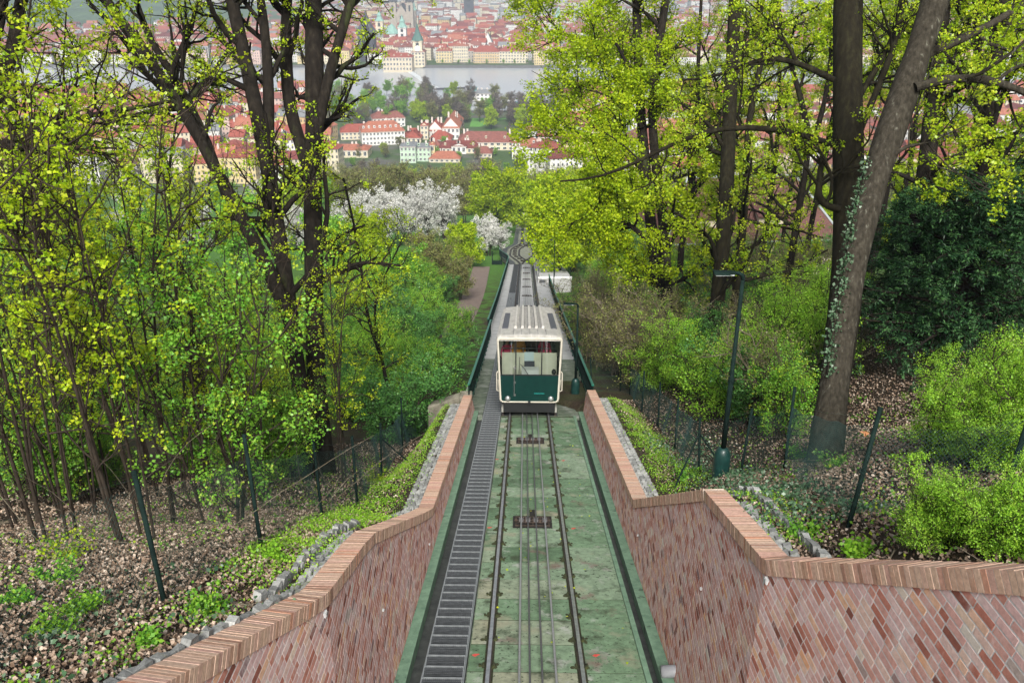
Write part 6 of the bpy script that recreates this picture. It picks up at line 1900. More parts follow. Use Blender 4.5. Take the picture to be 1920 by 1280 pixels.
t_brown = Planter([proto('leafless_tree', 'tree', 114 + k, straight(14, 0.06, 0.26, 0.07, 2, 0.3, 114 + k), M['twig'], LM['bare'], farcfg((20, 9, 6), (4.6, 2.4, 1.2), (2, 4, 0.35, 0.26), keep=0.8, tw=0.03)) for k in range(2)])
t_white = Planter([proto('blossom_tree', 'tree', 120 + k, straight(6.5, 0.2, 0.16, 0.05, 3, 0.3, 120 + k), M['twig'], LM['blossom'], farcfg((14, 8, 4), (3.0, 1.6, 0.7), (2, 5, 0.12, 0.15), keep=0.85, tw=0.008, up1=0.1)) for k in range(2)])
t_green = Planter([proto('green_tree', 'tree', 130 + k, straight(11, 0.06, 0.22, 0.06, 2, 0.3, 130 + k), M['bark_dark'], LM['green'], farcfg((18, 8, 0), (4.2, 2.0, 1), (7, 5, 0.32, 0.36))) for k in range(2)])
t_con = Planter([proto('dark_conifer', 'tree', 140, straight(14, 0.01, 0.2, 0.03, 1, 0.01, 140), M['bark_dark'], LM['yew'], farcfg((60, 6, 0), (2.6, 1.0, 1), (5, 6, 0.22, 0.3), up1=-0.06, t0=0.1, a1=1.3))])

# ---------------- yew on the lamp-side bank: drooping dark sprays
def yew(loc, h, w, seed, label):
    r = np.random.default_rng(seed)
    root = empty('yew_tree', loc); tag(root, label, 'yew')
    tp = np.array([[[0, 0, -0.4], [0.05, 0, h * .3], [0.1, 0.05, h * .6], [0.05, 0.1, h * .9]]]); tr = np.array([[0.2, 0.16, 0.1, 0.03]])
    nb = 150
    z = r.uniform(0.04, 1, nb) ** 0.9 * h; a = r.uniform(0, 2 * np.pi, nb)
    L = w * (1 - 0.75 * (z / h)) * r.uniform(0.4, 1.25, nb) + 0.25
    d = np.stack([np.cos(a), np.sin(a), r.uniform(0.05, 0.5, nb)], 1)
    P1, R1 = extend(np.stack([0 * z, 0 * z, z], 1), nrm(d), L, 0.012 + L * 0.012, 7, 0.09, -0.055, r)
    P2, R2, L2 = branch_out(P1, R1, 9, 0.25, 1.0, 0.75, 0.3, 0.3, 0.5, 4, 0.1, -0.09, r, L, 0.004)
    P3, R3, L3 = branch_out(P2, R2, 5, 0.15, 1.0, 0.7, 0.5, 0.14, 0.5, 2, 0.08, -0.05, r, L2, 0.003)
    V, F = tubes_np([(tp, tr), (P1, R1), (P2, R2)], [10, 5, 3]); new_mesh_obj('trunk', np_mesh('trunk', V, F, M['bark_dark']), root)
    QS, TS = [], []
    for PP, m, ln in ((P3, 7, 0.1), (P2, 6, 0.11)):
        q = tip_points(PP, r, m, 0.0); dr = nrm(np.repeat(PP[:, -1] - PP[:, 0], m, 0))
        side = nrm(np.cross(dr, np.array([0, 0, 1.0])) + r.normal(0, 0.25, q.shape)) * np.where(r.random(len(q)) < 0.5, 1, -1)[:, None]
        ax = nrm(dr * 0.55 + side); wv = nrm(np.cross(ax, np.array([0, 0, 1.0]) + r.normal(0, 0.3, q.shape)))
        l_ = (ln * r.uniform(0.7, 1.4, len(q)))[:, None]; w_ = l_ * 0.3
        QS.append(np.stack([q, q + ax * l_ * 0.5 + wv * w_ * 0.5, q + ax * l_ - np.array([0, 0, 0.02]), q + ax * l_ * 0.5 - wv * w_ * 0.5], 1))
        TS.append(np.clip(np.repeat(r.uniform(0.05, 0.95, len(PP)), m) + r.normal(0, 0.12, len(q)), 0, 1))
    quads_obj('crown', np.concatenate(QS), LM['yew'], np.concatenate(TS), root)
q = P(1790, 600, 24); q.z = ground_z(q.x, q.y); print('YEW', q - Vector((0, 0, CZ)), pix(q))
yew(q, 5.4, 2.9, 3, 'dark green drooping yew behind the leaning trunk, nearer of two')
q = P(1930, 560, 25); q.z = ground_z(q.x, q.y); yew(q, 6.2, 3.0, 4, 'dark green drooping yew at the picture edge')
q = P(1700, 520, 30); q.z = ground_z(q.x, q.y); yew(q, 5.0, 2.2, 9, 'smaller dark yew between the mossy trunk and the big yew')
# ================================================================== PLANTING
random.seed(77)
def gpt(x, y, dz=-0.05): return Vector((x, y, ground_z(x, y) + dz))
def spot(px, py, Z):
    q = P(px, py, Z); return gpt(q.x, q.y)
# saplings behind the stair-side fence (position in the photo of the foot, depth)
SAPS = [(30, 15.5), (105, 14), (150, 18), (245, 13.2), (300, 16), (370, 19), (420, 15.5), (330, 22), (200, 22), (480, 20), (60, 20), (640, 24), (520, 26)]
wsap = ['by the picture edge', 'with a bent grey stem', 'deep in the thicket', 'many-stemmed, behind the first fence post', 'between first and second fence posts', 'behind the second fence post', 'slender, beside the second fence post', 'half hidden behind others', 'tall and thin in the thicket', 'under the large dark tree', 'at the back of the edge thicket', 'beyond the fourth fence post', 'close to the large dark stems', 'nearest the picture corner', 'between second and third fence posts', 'beyond the fifth fence post', 'in the gap below the dark stems', 'far back under the bent limbs']
for k, (px, Z) in enumerate(SAPS):
    r_ = ray(px, 640); x = CAM.x + (C_F + C_R * ((px - 960) / FPX)).x * Z; y = CAM.y + (C_F * 0.9).y * Z + 0.0
    pl = gsap if k in (6, 10) else sap
    pl.put(gpt(min(x, -4.9), y), random.uniform(0, 6.28), random.uniform(0.85, 1.15), ('young maple sapling with yellow-green leaf tufts, ' if pl is sap else 'young sapling with fresh green leaves, ') + wsap[k], 'saplings behind the stair-side fence')
# thicket: green shrubs filling the stair side
N = 0
cells = []
for k in range(150):
    y = random.uniform(17, 62) if k < 95 else random.uniform(45, 108); px = random.uniform(-80, 905) 
    x = CAM.x + (px - 960) / FPX * y * 1.06
    if x > -5.6 - 0.012 * y: continue
    if y < 20 and px > 640: continue
    cells.append((x, y))
bands = [(18, 'just behind the wire fence'), (26, 'below the large dark tree'), (38, 'beyond the large dark tree'), (52, 'beside the viaduct piers'), (999, 'near the bottom of the thicket')]
for (x, y) in cells:
    band = next(b for m_, b in bands if y < m_)
    u = random.random()
    pl, nm = (sh_green, 'fresh green leafy shrub') if u < 0.5 else (sh_deep, 'dark green shrub') if u < 0.6 else (sh_lime, 'lime shrub') if u < 0.82 else (gsap, 'green sapling') if u < 0.92 else (sap, 'yellow-green maple sapling')
    s_ = random.uniform(0.7, 1.15) if pl in (sh_green, sh_deep, sh_lime) else random.uniform(0.45, 0.7)
    if y > 45: s_ *= 1.3
    pl.put(gpt(x, y), random.uniform(0, 6.28), s_, nm + ' in the stair-side thicket, ' + band, 'thicket shrubs ' + band)
# close dark shrubs along the viaduct
for k, (px, py, Z) in enumerate(((860, 760, 36), (835, 770, 34), (880, 700, 44), (900, 640, 58), (870, 650, 52), (905, 600, 68), (885, 580, 72), (800, 700, 40), (820, 640, 50))):
    q = spot(px, py, Z); q = gpt(min(q.x, -5.4 - 0.2 * (k % 3)), q.y); (sh_deep if k < 5 else sh_green).put(q, k * 1.3, 1.2, 'dense shrub close beside the stair-side viaduct railing', 'shrubs beside the viaduct, stair side')
# lamp side: lime shrubs behind the lamp
LAMP_SH = [(1290, 33), (1330, 30), (1380, 27), (1430, 25), (1480, 24), (1520, 26), (1400, 32), (1460, 30), (1350, 37), (1280, 40), (1240, 36), (1220, 42), (1500, 31), (1310, 45), (1420, 38), (1530, 36), (1250, 48), (1180, 44), (1380, 46), (1470, 44)]
for k, (px, Z) in enumerate(LAMP_SH):
    q = P(px, 640, Z); pl = (sh_lime, sh_green, sh_lime, sh_deep, sh_twig)[k % 5]
    pl.put(gpt(q.x, q.y), random.uniform(0, 6.28), random.uniform(0.75, 1.2), 'bright green shrub on the bank behind the bell-based lamp' if Z < 34 else 'green shrub farther down the bank behind the lamp', 'shrubs behind the lamp ' + ('near' if Z < 34 else 'far'))
for k, (px, py, Z) in enumerate(((1130, 640, 44), (1160, 650, 42), (1190, 640, 40), (1215, 650, 37), (1245, 620, 41), (1270, 600, 46), (1140, 600, 56), (1200, 590, 52), (1100, 640, 48), (1330, 560, 50), (1420, 540, 52), (1500, 520, 50))):
    sh_twig.put(spot(px, py, Z), k * 2.1, random.uniform(1.0, 1.5), 'olive twiggy shrub with tiny buds between railing and lamp' if k < 9 else 'olive twiggy shrub in front of the brown roof', 'twiggy shrubs lamp side ' + ('low' if k < 9 else 'high'))
# lime shrubs on the near lamp-side bank
NEAR = [(1800, 740, 13.8), (1870, 720, 13.5), (1930, 800, 12), (1840, 820, 12.6), (1760, 800, 13.6), (1900, 840, 11.5), (1960, 760, 12), (1860, 660, 17), (1930, 650, 16.5)]
for k, (px, py, Z) in enumerate(NEAR):
    q = P(px, py, Z)
    sh_lime.put(gpt(q.x, q.y), random.uniform(0, 6.28), random.uniform(0.42, 0.62), 'bright lime-green shrub spilling through the wire fence near the picture edge' if Z < 12.5 else 'bright lime-green shrub on the bank below the yew', 'lime shrubs lamp side ' + ('edge' if Z < 12.5 else 'bank'))
for k, (px, py, Z) in enumerate(((1840, 1030, 8.6), (1900, 1010, 8.2), (1780, 1040, 8.9), (1930, 1040, 7.8), (1720, 1050, 9.2), (1870, 1050, 8.2))):
    q = P(px, py, Z); sh_lime.put(gpt(q.x, q.y), random.uniform(0, 6.28), random.uniform(0.26, 0.36), 'low lime-green growth right behind the brick coping', 'low growth behind the coping')
for k in range(12):
    px = 1270 + k * 27; q = P(px, 480, random.uniform(66, 77)); (sh_lime, sh_green, sh_twig, sh_deep)[k % 4].put(gpt(q.x, q.y), k, random.uniform(1.2, 1.7), 'tall shrub in front of the cream restaurant wall', 'shrubs at the restaurant wall')
for k in range(26):
    px = random.uniform(1060, 1260); Z = random.uniform(52, 105); q = P(px, 500, Z)
    if q.x < 4.2: continue
    (sh_lime, sh_green, sh_twig)[k % 3].put(gpt(q.x, q.y), k, random.uniform(1.0, 1.7), 'shrub under the big maple beside the platform', 'shrubs under the big maple')
for k, (px, py, Z) in enumerate(((1480, 690, 22), (1500, 640, 25), (1560, 600, 28))):
    sh_green.put(spot(px, py, Z), k * 1.9, random.uniform(0.6, 0.9), 'fresh green shrub round the foot of the leaning trunk', 'shrubs at the leaning trunk')

# ---- slope below: trees placed by where they stand
FAR = [
 ('m', 935, 385, 205, 1.15, 'round brilliant yellow-green maple above the track end'), ('m', 905, 400, 230, 1.1, 'yellow-green maple beside the brilliant round one'), ('m', 965, 390, 245, 1.15, 'paler yellow-green maple on the lamp side of the track end'),
 ('c', 983, 420, 262, 0.9, 'dark conifer standing above the far car'), ('m', 1010, 440, 190, 0.9, 'maple beside the track below the platform'), ('m', 1030, 430, 160, 1.0, 'maple crown behind the platform people'), ('m', 1050, 500, 110, 0.85, 'bright maple overhanging the kiosk'), ('m', 1075, 480, 120, 1.0, 'bright maple behind the kiosk'),
 ('w', 915, 480, 150, 1.0, 'white blossoming tree beside the loop'), ('w', 940, 470, 160, 0.8, 'small white blossoming tree by the dirt path'), ('w', 800, 450, 170, 1.5, 'broad white blossoming tree in the middle of the orchard'), ('w', 765, 440, 180, 1.5, 'white blossoming tree at the orchard edge'), ('w', 720, 450, 165, 1.5, 'white blossoming tree behind fine twigs'), ('w', 835, 430, 190, 1.5, 'greyish white blossoming tree below the bare trees'), ('w', 670, 470, 150, 1.5, 'white blossoming tree beyond the large dark tree'), ('w', 250, 480, 150, 1.1, 'white blossoming tree far off on the stair side'), ('w', 560, 470, 160, 1.1, 'white blossoms behind the dark stems'), ('w', 380, 470, 165, 1.1, 'white blossoms glimpsed through the thicket'),
 ('m', 880, 500, 132, 0.55, 'small yellowish maple in front of the white blossoms'), ('m', 860, 490, 138, 0.5, 'thin yellowish tree among the blossoms'),
 ('b', 815, 400, 240, 1.1, 'olive leafless tree above the orchard'), ('b', 850, 395, 235, 1.15, 'broad olive budding tree above the blossoms'), ('b', 780, 395, 250, 1.1, 'thin olive tree beside the green house'), ('b', 870, 385, 260, 1.0, 'grey budding tree behind the brilliant maple'), ('b', 740, 400, 240, 1.1, 'leafless tree below the long white building'), ('b', 700, 410, 230, 1.1, 'leafless tree among the far branches'), ('b', 650, 420, 220, 1.1, 'budding tree beyond the large dark tree'),
 ('b', 830, 540, 105, 0.5, 'grey twiggy small tree by the dirt path'), ('b', 800, 520, 115, 0.5, 'grey twiggy bush-like tree below the blossoms'), ('b', 862, 545, 100, 0.4, 'olive twiggy tree close to the dirt path'),
 ('g', 300, 500, 120, 0.9, 'green tree in the far thicket'), ('g', 150, 520, 110, 1.0, 'green tree low on the stair side'), ('g', 450, 500, 125, 0.9, 'green tree behind the dark stems'), ('g', 20, 520, 105, 1.0, 'green tree at the far picture edge'),
 ('m', 90, 470, 150, 0.9, 'yellow-green tree low at the picture edge'), ('m', 350, 460, 180, 0.9, 'yellow-green tree far down the slope'), ('m', 540, 470, 170, 0.9, 'yellow-green tree behind the stems'), ('m', 690, 500, 130, 0.7, 'yellow-green tree in front of the orchard'), ('g', 620, 520, 110, 0.8, 'fresh green tree left of the orchard'), ('g', 740, 545, 95, 0.6, 'fresh green small tree by the orchard'),
 ('m', 1130, 470, 130, 1.0, 'maple behind the big platform maple'), ('m', 1300, 420, 150, 1.0, 'maple beyond the brown roof, stair end'), ('g', 1290, 440, 120, 0.8, 'green tree beside the restaurant wall'), ('m', 1450, 360, 180, 1.0, 'yellow-green maple above the brown roof'), ('m', 1540, 400, 150, 1.0, 'yellow-green maple behind the slim tree'), ('g', 1640, 420, 130, 1.0, 'green tree behind the yew'), ('m', 1720, 420, 120, 1.0, 'yellow-green maple behind the yew'), ('m', 1840, 400, 110, 1.0, 'yellow-green maple above the edge yew'), ('m', 1920, 380, 100, 1.0, 'yellow-green maple at the far picture edge'), ('g', 1430, 420, 140, 0.8, 'green tree on the lawn behind the roof'), ('c', 1425, 330, 150, 0.9, 'dark conifer behind the restaurant roof'),
 ('m', 1210, 430, 170, 1.0, 'maple far behind the twin trunks'), ('m', 1100, 420, 200, 1.0, 'far maple behind the big platform maple'), ('m', 1380, 400, 200, 1.0, 'far maple between the dark trunks'), ('m', 1600, 380, 210, 1.0, 'far maple behind the mossy trunk'),
]
PL = {'m': t_maple, 'w': t_white, 'b': t_bare, 'g': t_green, 'c': t_con, 'n': t_brown}
for k, (t, px, py, Z, s_, lab) in enumerate(FAR):
    q = P(px, py, Z); PL[t].put(gpt(q.x, q.y, -0.2), k * 1.7, s_ * random.uniform(0.92, 1.08), lab, 'trees on the lower slope')
# lower slope mass between orchard and town
for k in range(90):
    px = random.uniform(-60, 1900) if k % 2 else random.uniform(560, 1080); Z = random.uniform(290, 440)
    if 600 < px < 1060: Z = random.uniform(330, 420)
    q = P(px, 400, Z); t = random.choices('mbgnw', [2.2, 3, 1.3, 1.5, 0.9])[0]
    nm = {'m': 'yellow-green maple', 'b': 'olive budding tree', 'g': 'green tree', 'n': 'brown leafless tree', 'w': 'white blossoming tree'}[t]
    PL[t].put(gpt(q.x, q.y, -0.2), random.uniform(0, 6.28), random.uniform(1.1, 1.45) * (1.3 if t == 'w' else 1), '%s at the foot of the slope above the roofs, %s' % (nm, 'stair side' if px < 960 else 'lamp side'), 'foot of slope ' + nm + (' stair side' if px < 960 else ' lamp side'))
# riverside park
PARK = [('m', 790, 232, 1.25, 'large yellow-green park tree left of the mill'), ('m', 778, 226, 1.1, 'yellow-green park tree behind the larger one'), ('m', 838, 226, 0.9, 'small round yellow-green park tree'), ('m', 921, 243, 1.2, 'round yellow-green park tree above the long roof'), ('m', 975, 240, 1.15, 'yellow-green park tree below hanging twigs'), ('c', 808, 190, 1.2, 'dark conifer on the river bank'), ('g', 790, 190, 1.0, 'grey green tree on the river bank'), ('m', 850, 182, 1.0, 'yellow-green tree at the river edge by the mill'), ('g', 838, 186, 0.8, 'green tree at the water near the jetty')]
for k, (t, px, py, s_, lab) in enumerate(PARK):
    q = G(px, py, CITY_Z); PL[t].put(Vector((q.x, q.y, CITY_Z)), k * 1.1, s_, lab, 'riverside park trees')
for k in range(120):
    px = random.uniform(540, 1080); py = random.uniform(176, 240) if px < 800 else random.uniform(196, 240)
    if 818 < px < 862 and py > 222: py = 215
    q = G(px, py, CITY_Z); t = random.choices('nbg', [3, 2, 1.6])[0]
    if px > 940 and random.random() < 0.5: t = 'n'
    if px < 780 and random.random() < 0.5: t = 'g'
    PL[t].put(Vector((q.x, q.y, CITY_Z - 0.5)), random.uniform(0, 6.28), random.uniform(0.9, 1.25), {'n': 'brown leafless tree in the riverside park', 'b': 'olive budding tree in the riverside park', 'g': 'green tree in the riverside park'}[t], 'riverside park wood, ' + {'n': 'leafless', 'b': 'budding', 'g': 'green'}[t])
for k in range(16):
    px = 600 + k * 26; q = G(px + random.uniform(-8, 8), 119.5, CITY_Z); t_green.put(Vector((q.x, q.y - 2, CITY_Z)), k, 0.42, 'small green street tree on the far quay', 'street trees on the far quay')
for k in range(40):
    px = random.uniform(600, 1060); py = random.uniform(242, 330); q = G(px, py, CITY_Z); t = random.choices('nbgm', [2, 3, 2, 2])[0]
    PL[t].put(gpt(q.x, q.y, -0.3), random.uniform(0, 6.28), random.uniform(0.45, 0.7), {'n': 'small brown leafless tree among the palace roofs', 'b': 'small olive tree among the palace roofs', 'g': 'small green garden tree among the palace roofs', 'm': 'small yellow-green garden tree among the palace roofs'}[t], 'garden trees among the roofs')
# shrubs and small trees between the viaduct and the orchard
for k in range(120):
    px = random.uniform(610, 925); Z = random.uniform(58, 112); q = P(px, 500, Z)
    if q.x > -9.2 or q.x < -60: continue
    u = random.random()
    pl, nm, s_ = (sh_green, 'fresh green shrub', random.uniform(1.1, 1.7)) if u < 0.5 else (sh_deep, 'dark green shrub', random.uniform(1.2, 2.0)) if u < 0.65 else (sh_lime, 'lime shrub', random.uniform(1.2, 1.9)) if u < 0.85 else (sap, 'yellow-green sapling', random.uniform(0.5, 0.8))
    pl.put(gpt(q.x, q.y), random.uniform(0, 6.28), s_, nm + ' on the slope between dirt path and orchard', 'slope shrubs ' + nm)
lawn = MB(); a = G(880, 238, CITY_Z); b_ = G(905, 222, CITY_Z); lawn.poly([(a.x, a.y, CITY_Z + 0.05), (b_.x, a.y, CITY_Z + 0.05), (b_.x + 20, b_.y, CITY_Z + 0.05), (a.x, b_.y, CITY_Z + 0.05)])
tag(lawn.build('lawn', flat('park_lawn', (0.09, 0.25, 0.04), 0.9)), kind='structure')
for pl in (sap, gsap, sh_green, sh_lime, sh_deep, sh_twig, t_maple, t_bare, t_brown, t_white, t_green, t_con): pl.close()

# dirt path beside the viaduct
mb = MB()
for (y0, y1) in [(y, y + 4) for y in range(70, 126, 4)]:
    xa = lambda y: -5.6 - 0.4 * math.sin(y * 0.05)
    mb.poly([on_ground(xa(y0) - 2.6, y0) + Vector((0, 0, .06)), on_ground(xa(y0), y0) + Vector((0, 0, .06)), on_ground(xa(y1), y1) + Vector((0, 0, .06)), on_ground(xa(y1) - 2.6, y1) + Vector((0, 0, .06))])
tag(mb.build('dirt_path', mat('dirt_path_soil', (0.17, 0.13, 0.11), rough=0.95, scale=2, bump=0.5)), kind='structure')

# ================================================================== GROUND COVER
r = np.random.default_rng(99)
LITTER = [(0.0, (0.04, 0.024, 0.015)), (0.22, (0.14, 0.09, 0.058)), (0.45, (0.29, 0.2, 0.14)), (0.7, (0.45, 0.345, 0.265)), (1.0, (0.6, 0.51, 0.42))]
M['litter'] = tint_mat('dry_fallen_leaf', LITTER, rough=0.85, scale=40, amount=0.3, bump=0.0)
def scatter(n, S, y0, y1, d0, d1, power=1.0):
    """points on the ground outside the coping"""
    y = r.uniform(y0, y1, n); d = d0 + (d1 - d0) * r.random(n) ** power
    E_ = EDGE_R if S > 0 else EDGE_L
    xe = np.abs(np.interp(y, [t[0] for t in E_], [t[1] for t in E_]))
    x = S * (xe + d)
    z = np.array([ground_z(a, b) for a, b in zip(x, y)])
    return np.stack([x, y, z], 1)
def litter(name, pts, size, label):
    c = pts + np.stack([np.zeros(len(pts)), np.zeros(len(pts)), r.uniform(0.005, 0.05, len(pts))], 1)
    V, T_ = leaves_np(c, r, size, np.clip(r.normal(0.52, 0.27, len(c)), 0, 1), flat_up=0.55, aspect=0.7, fold=0.3)
    o = quads_obj(name, V, M['litter'], T_); tag(o, label, 'leaf litter', kind='stuff')
litter('leaf_litter', np.concatenate([scatter(48000, -1, 4.2, 15, 0.35, 7, 1.0), scatter(18000, -1, 13, 30, 0.6, 8), scatter(14000, -1, 4, 22, 5, 14)]), 0.055, 'dry brown leaf litter covering the bank, stair side')
litter('leaf_litter', np.concatenate([scatter(34000, 1, 4.2, 16, 0.25, 7, 1.0), scatter(16000, 1, 13, 32, 0.6, 8), scatter(16000, 1, 14, 32, 4, 15)]), 0.055, 'dry brown leaf litter covering the bank, lamp side')
# fallen twigs
mbt = []
p = np.concatenate([scatter(260, -1, 4.2, 18, 0.6, 8), scatter(220, 1, 4.2, 20, 0.6, 8)]) + np.array([0, 0, 0.05])
d = nrm(r.normal(size=p.shape) * np.array([1, 1, 0.12])); Pt, Rt = extend(p, d, r.uniform(0.25, 1.5, len(p)), r.uniform(0.003, 0.011, len(p)), 4, 0.12, 0.0, r)
V, F = tubes_np([(Pt, Rt)], [4]); tag(new_mesh_obj('fallen_twigs', np_mesh('fallen_twigs', V, F, M['twig_pale'])), 'thin dry twigs lying over the leaf litter', 'twigs', kind='stuff')
# weeds: low leafy patches along the coping and in the litter
def weeds(name, centers, rad, per, size, leaf, h, label, kind='stuff', cat='weeds'):
    c = np.repeat(centers, per, 0) + r.normal(0, 1, (len(centers) * per, 3)) * np.array([rad, rad, 0])
    zz = np.array([ground_z(a, b) for a, b in c[:, :2]])
    c[:, 2] = zz + np.abs(r.normal(0, h, len(c))) + 0.02
    V, T_ = leaves_np(c, r, size, np.clip(np.repeat(r.uniform(0.2, 0.9, len(centers)), per) + r.normal(0, 0.15, len(c)), 0, 1), flat_up=0.5)
    tag(quads_obj(name, V, leaf, T_), label, cat, kind=kind)
weeds('ground_weeds', np.concatenate([scatter(40, -1, 5, 12, 0.35, 1.2), scatter(170, -1, 9, 15, 0.3, 1.3), scatter(330, -1, 12.5, 30, 0.45, 1.5)]), 0.14, 34, 0.035, LM['lime'], 0.05, 'bright low weeds along the stair-side coping')
weeds('ground_weeds', np.concatenate([scatter(150, -1, 10, 26, 1.5, 6), scatter(16, -1, 5, 9, 1, 6)]), 0.2, 22, 0.05, LM['green'], 0.09, 'green seedlings scattered over the stair-side leaf litter')
weeds('ground_weeds', np.concatenate([scatter(260, 1, 16.5, 30, 0.45, 1.5), scatter(40, 1, 8.5, 12, 0.25, 0.9)]), 0.14, 32, 0.035, LM['lime'], 0.05, 'bright low weeds along the lamp-side coping')
weeds('ground_weeds', np.concatenate([scatter(160, 1, 9, 28, 1.2, 7), scatter(160, 1, 5, 9, 1.0, 4)]), 0.2, 22, 0.05, LM['green'], 0.1, 'green seedlings scattered over the lamp-side leaf litter')
weeds('ivy_cover', np.concatenate([scatter(90, 1, 9.5, 15, 0.35, 1.8), scatter(70, 1, 15, 24, 1.0, 2.6), scatter(14, -1, 4.5, 9, 0.3, 3)]), 0.22, 34, 0.06, LM['ivy'], 0.07, 'dark blue-green ivy creeping over the bank near the lamp', cat='ivy')
# single leafy plants
def plant(px, py, Z, s_, leaf, label, n=30, lsz=0.05, up=0.8):
    q = G_ray(px, py, Z * 0.8, Z * 1.3)
    rr = np.random.default_rng(int(px * 7 + py))
    root = empty('leafy_plant', q); tag(root, label, 'plant')
    a = rr.uniform(0, 6.28, n); d = nrm(np.stack([np.cos(a), np.sin(a), rr.uniform(0.5, 1.6, n) * up], 1))
    Pt, Rt = extend(np.zeros((n, 3)), d, rr.uniform(0.5, 1, n) * s_, np.full(n, 0.004), 4, 0.12, -0.02, rr)
    V, F = tubes_np([(Pt, Rt)], [3]); new_mesh_obj('stem', np_mesh('stem', V, F, LM['deep']), root)
    V, T_ = cluster(tip_points(Pt, rr, 4, 0.15), rr, 4, 0.035, lsz, lo=0.05, hi=0.85, flat_up=0.6); quads_obj('foliage', V, leaf, T_, root)
PLANTS = [(390, 1150, 9.4, 0.34, 'green', 'fresh green rosette plant by the kerb stones near the first fence post'), (275, 1215, 8.2, 0.2, 'green', 'small bright plant against the kerb stones'), (150, 1150, 9.0, 0.32, 'lime', 'broad lime clover patch at the picture corner'), (100, 1185, 8.4, 0.26, 'lime', 'lime patch below the broad clover'), (120, 1050, 10.6, 0.55, 'maple', 'young yellow-green seedling standing in the leaf litter'), (115, 1090, 10, 0.4, 'green', 'seedling with drooping green leaves in the litter'), (510, 1050, 11.6, 0.34, 'lime', 'lime tuft at the foot of the second fence post'), (40, 1130, 9.5, 0.2, 'green', 'tiny green plant at the picture edge'), (700, 905, 22, 0.6, 'maple', 'yellowish plant beside the fence brace'), (1505, 1005, 10.6, 0.32, 'green', 'green plant in the gutter behind the coping corner'), (1290, 900, 20, 0.5, 'green', 'bright green plant below the braced fence post'), (1350, 1100, 10, 0.2, 'green', 'tiny plant by the wall corner'), (1610, 1045, 9.6, 0.24, 'lime', 'low lime plant on top of the bank by the coping'), (1500, 860, 16, 0.5, 'green', 'leafy plant between two fence posts'), (1560, 880, 15, 0.5, 'green', 'leafy plant below the leaning trunk')]
for px, py, Z, s_, lf, lab in PLANTS:
    if py > 1080 and px > 1300: continue
    plant(px, py, Z, s_, LM[lf], lab)
# dry arching stems (bramble) in the thicket
p = scatter(46, -1, 8, 18, 1.6, 5); d = nrm(r.normal(size=p.shape) * np.array([0.7, 0.7, 0.2]) + np.array([0, 0, 1.1]))
for k in range(len(p)):
    Pt, Rt = extend(p[k:k + 1], d[k:k + 1], np.array([r.uniform(1.5, 3.4)]), np.array([0.008]), 8, 0.1, -0.13, r)
    V, F = tubes_np([(Pt, Rt)], [4]); tag(new_mesh_obj('dry_bramble', np_mesh('dry_bramble', V, F, M['twig_pale'])), 'thin pale dry stem arching through the stair-side fence', 'bramble', 'dry bramble stems')
# ivy on the leaning trunk
pts = [P(a, b, c) for a, b, c in ((1552, 700, 17.27), (1559, 640, 17.27), (1569, 580, 17.27), (1583, 510, 17.27), (1592, 450, 17.3), (1603, 400, 17.34), (1615, 350, 17.38), (1628, 305, 17.4))]
c = resample(pts, 260) + r.normal(0, 0.05, (260, 3)); c = np.repeat(c, 3, 0) + r.normal(0, 0.05, (780, 3))
V, T_ = leaves_np(c, r, 0.075, np.clip(r.normal(0.75, 0.25, len(c)), 0, 1), flat_up=0.1)
root = empty('ivy_vine', P(1552, 760, 17.25)); tag(root, 'pale ivy climbing the edge of the leaning grey trunk', 'ivy')
o = quads_obj('leaves', V - np.array(root.location), LM['ivy'], T_, root)
Pt = resample(pts, 20)[None] - np.array(root.location); V, F = tubes_np([(Pt, np.full((1, 20), 0.012))], [5]); new_mesh_obj('stem', np_mesh('stem', V, F, M['twig']), root)

# ================================================================== KERB STONES, SETTS, GRATES
M['granite'] = tint_mat('grey_granite', [(0.0, (0.17, 0.175, 0.17)), (0.5, (0.28, 0.285, 0.275)), (1.0, (0.38, 0.385, 0.37))], rough=0.85, scale=30, amount=0.4, bump=0.8, stain=[((0.12, 0.14, 0.03), 5, 0.6, 0.72, None)])
def stone_mesh(seed, lx, ly, lz):
    q = random.Random(seed); mb = MB(); mb.tint = q.random()
    j = lambda s: s * (1 + q.uniform(-0.14, 0.14))
    bot = [(-lx / 2, -ly / 2, 0), (lx / 2, -ly / 2, 0), (lx / 2, ly / 2, 0), (-lx / 2, ly / 2, 0)]
    mid = [(j(x), j(y), lz * 0.8) for x, y, z in bot]; top = [(j(x) * 0.85, j(y) * 0.85, lz * q.uniform(0.9, 1.05)) for x, y, z in bot]
    mb.v = bot + mid + top
    for a in (0, 4):
        for k in range(4): mb.face((a + k, a + (k + 1) % 4, a + 4 + (k + 1) % 4, a + 4 + k))
    mb.face((8, 9, 10, 11))
    return mb.mesh('stone', M['granite'], tint=True)
KS = [stone_mesh(k, 0.2, 0.13, 0.26) for k in range(8)]; SS = [stone_mesh(50 + k, 0.135, 0.105, 0.09) for k in range(8)]
def edge_pt(S, y, d):
    E_ = EDGE_R if S > 0 else EDGE_L
    x = edge(E_, y, 1) + S * d; return Vector((x, y, ground_z(x, y)))
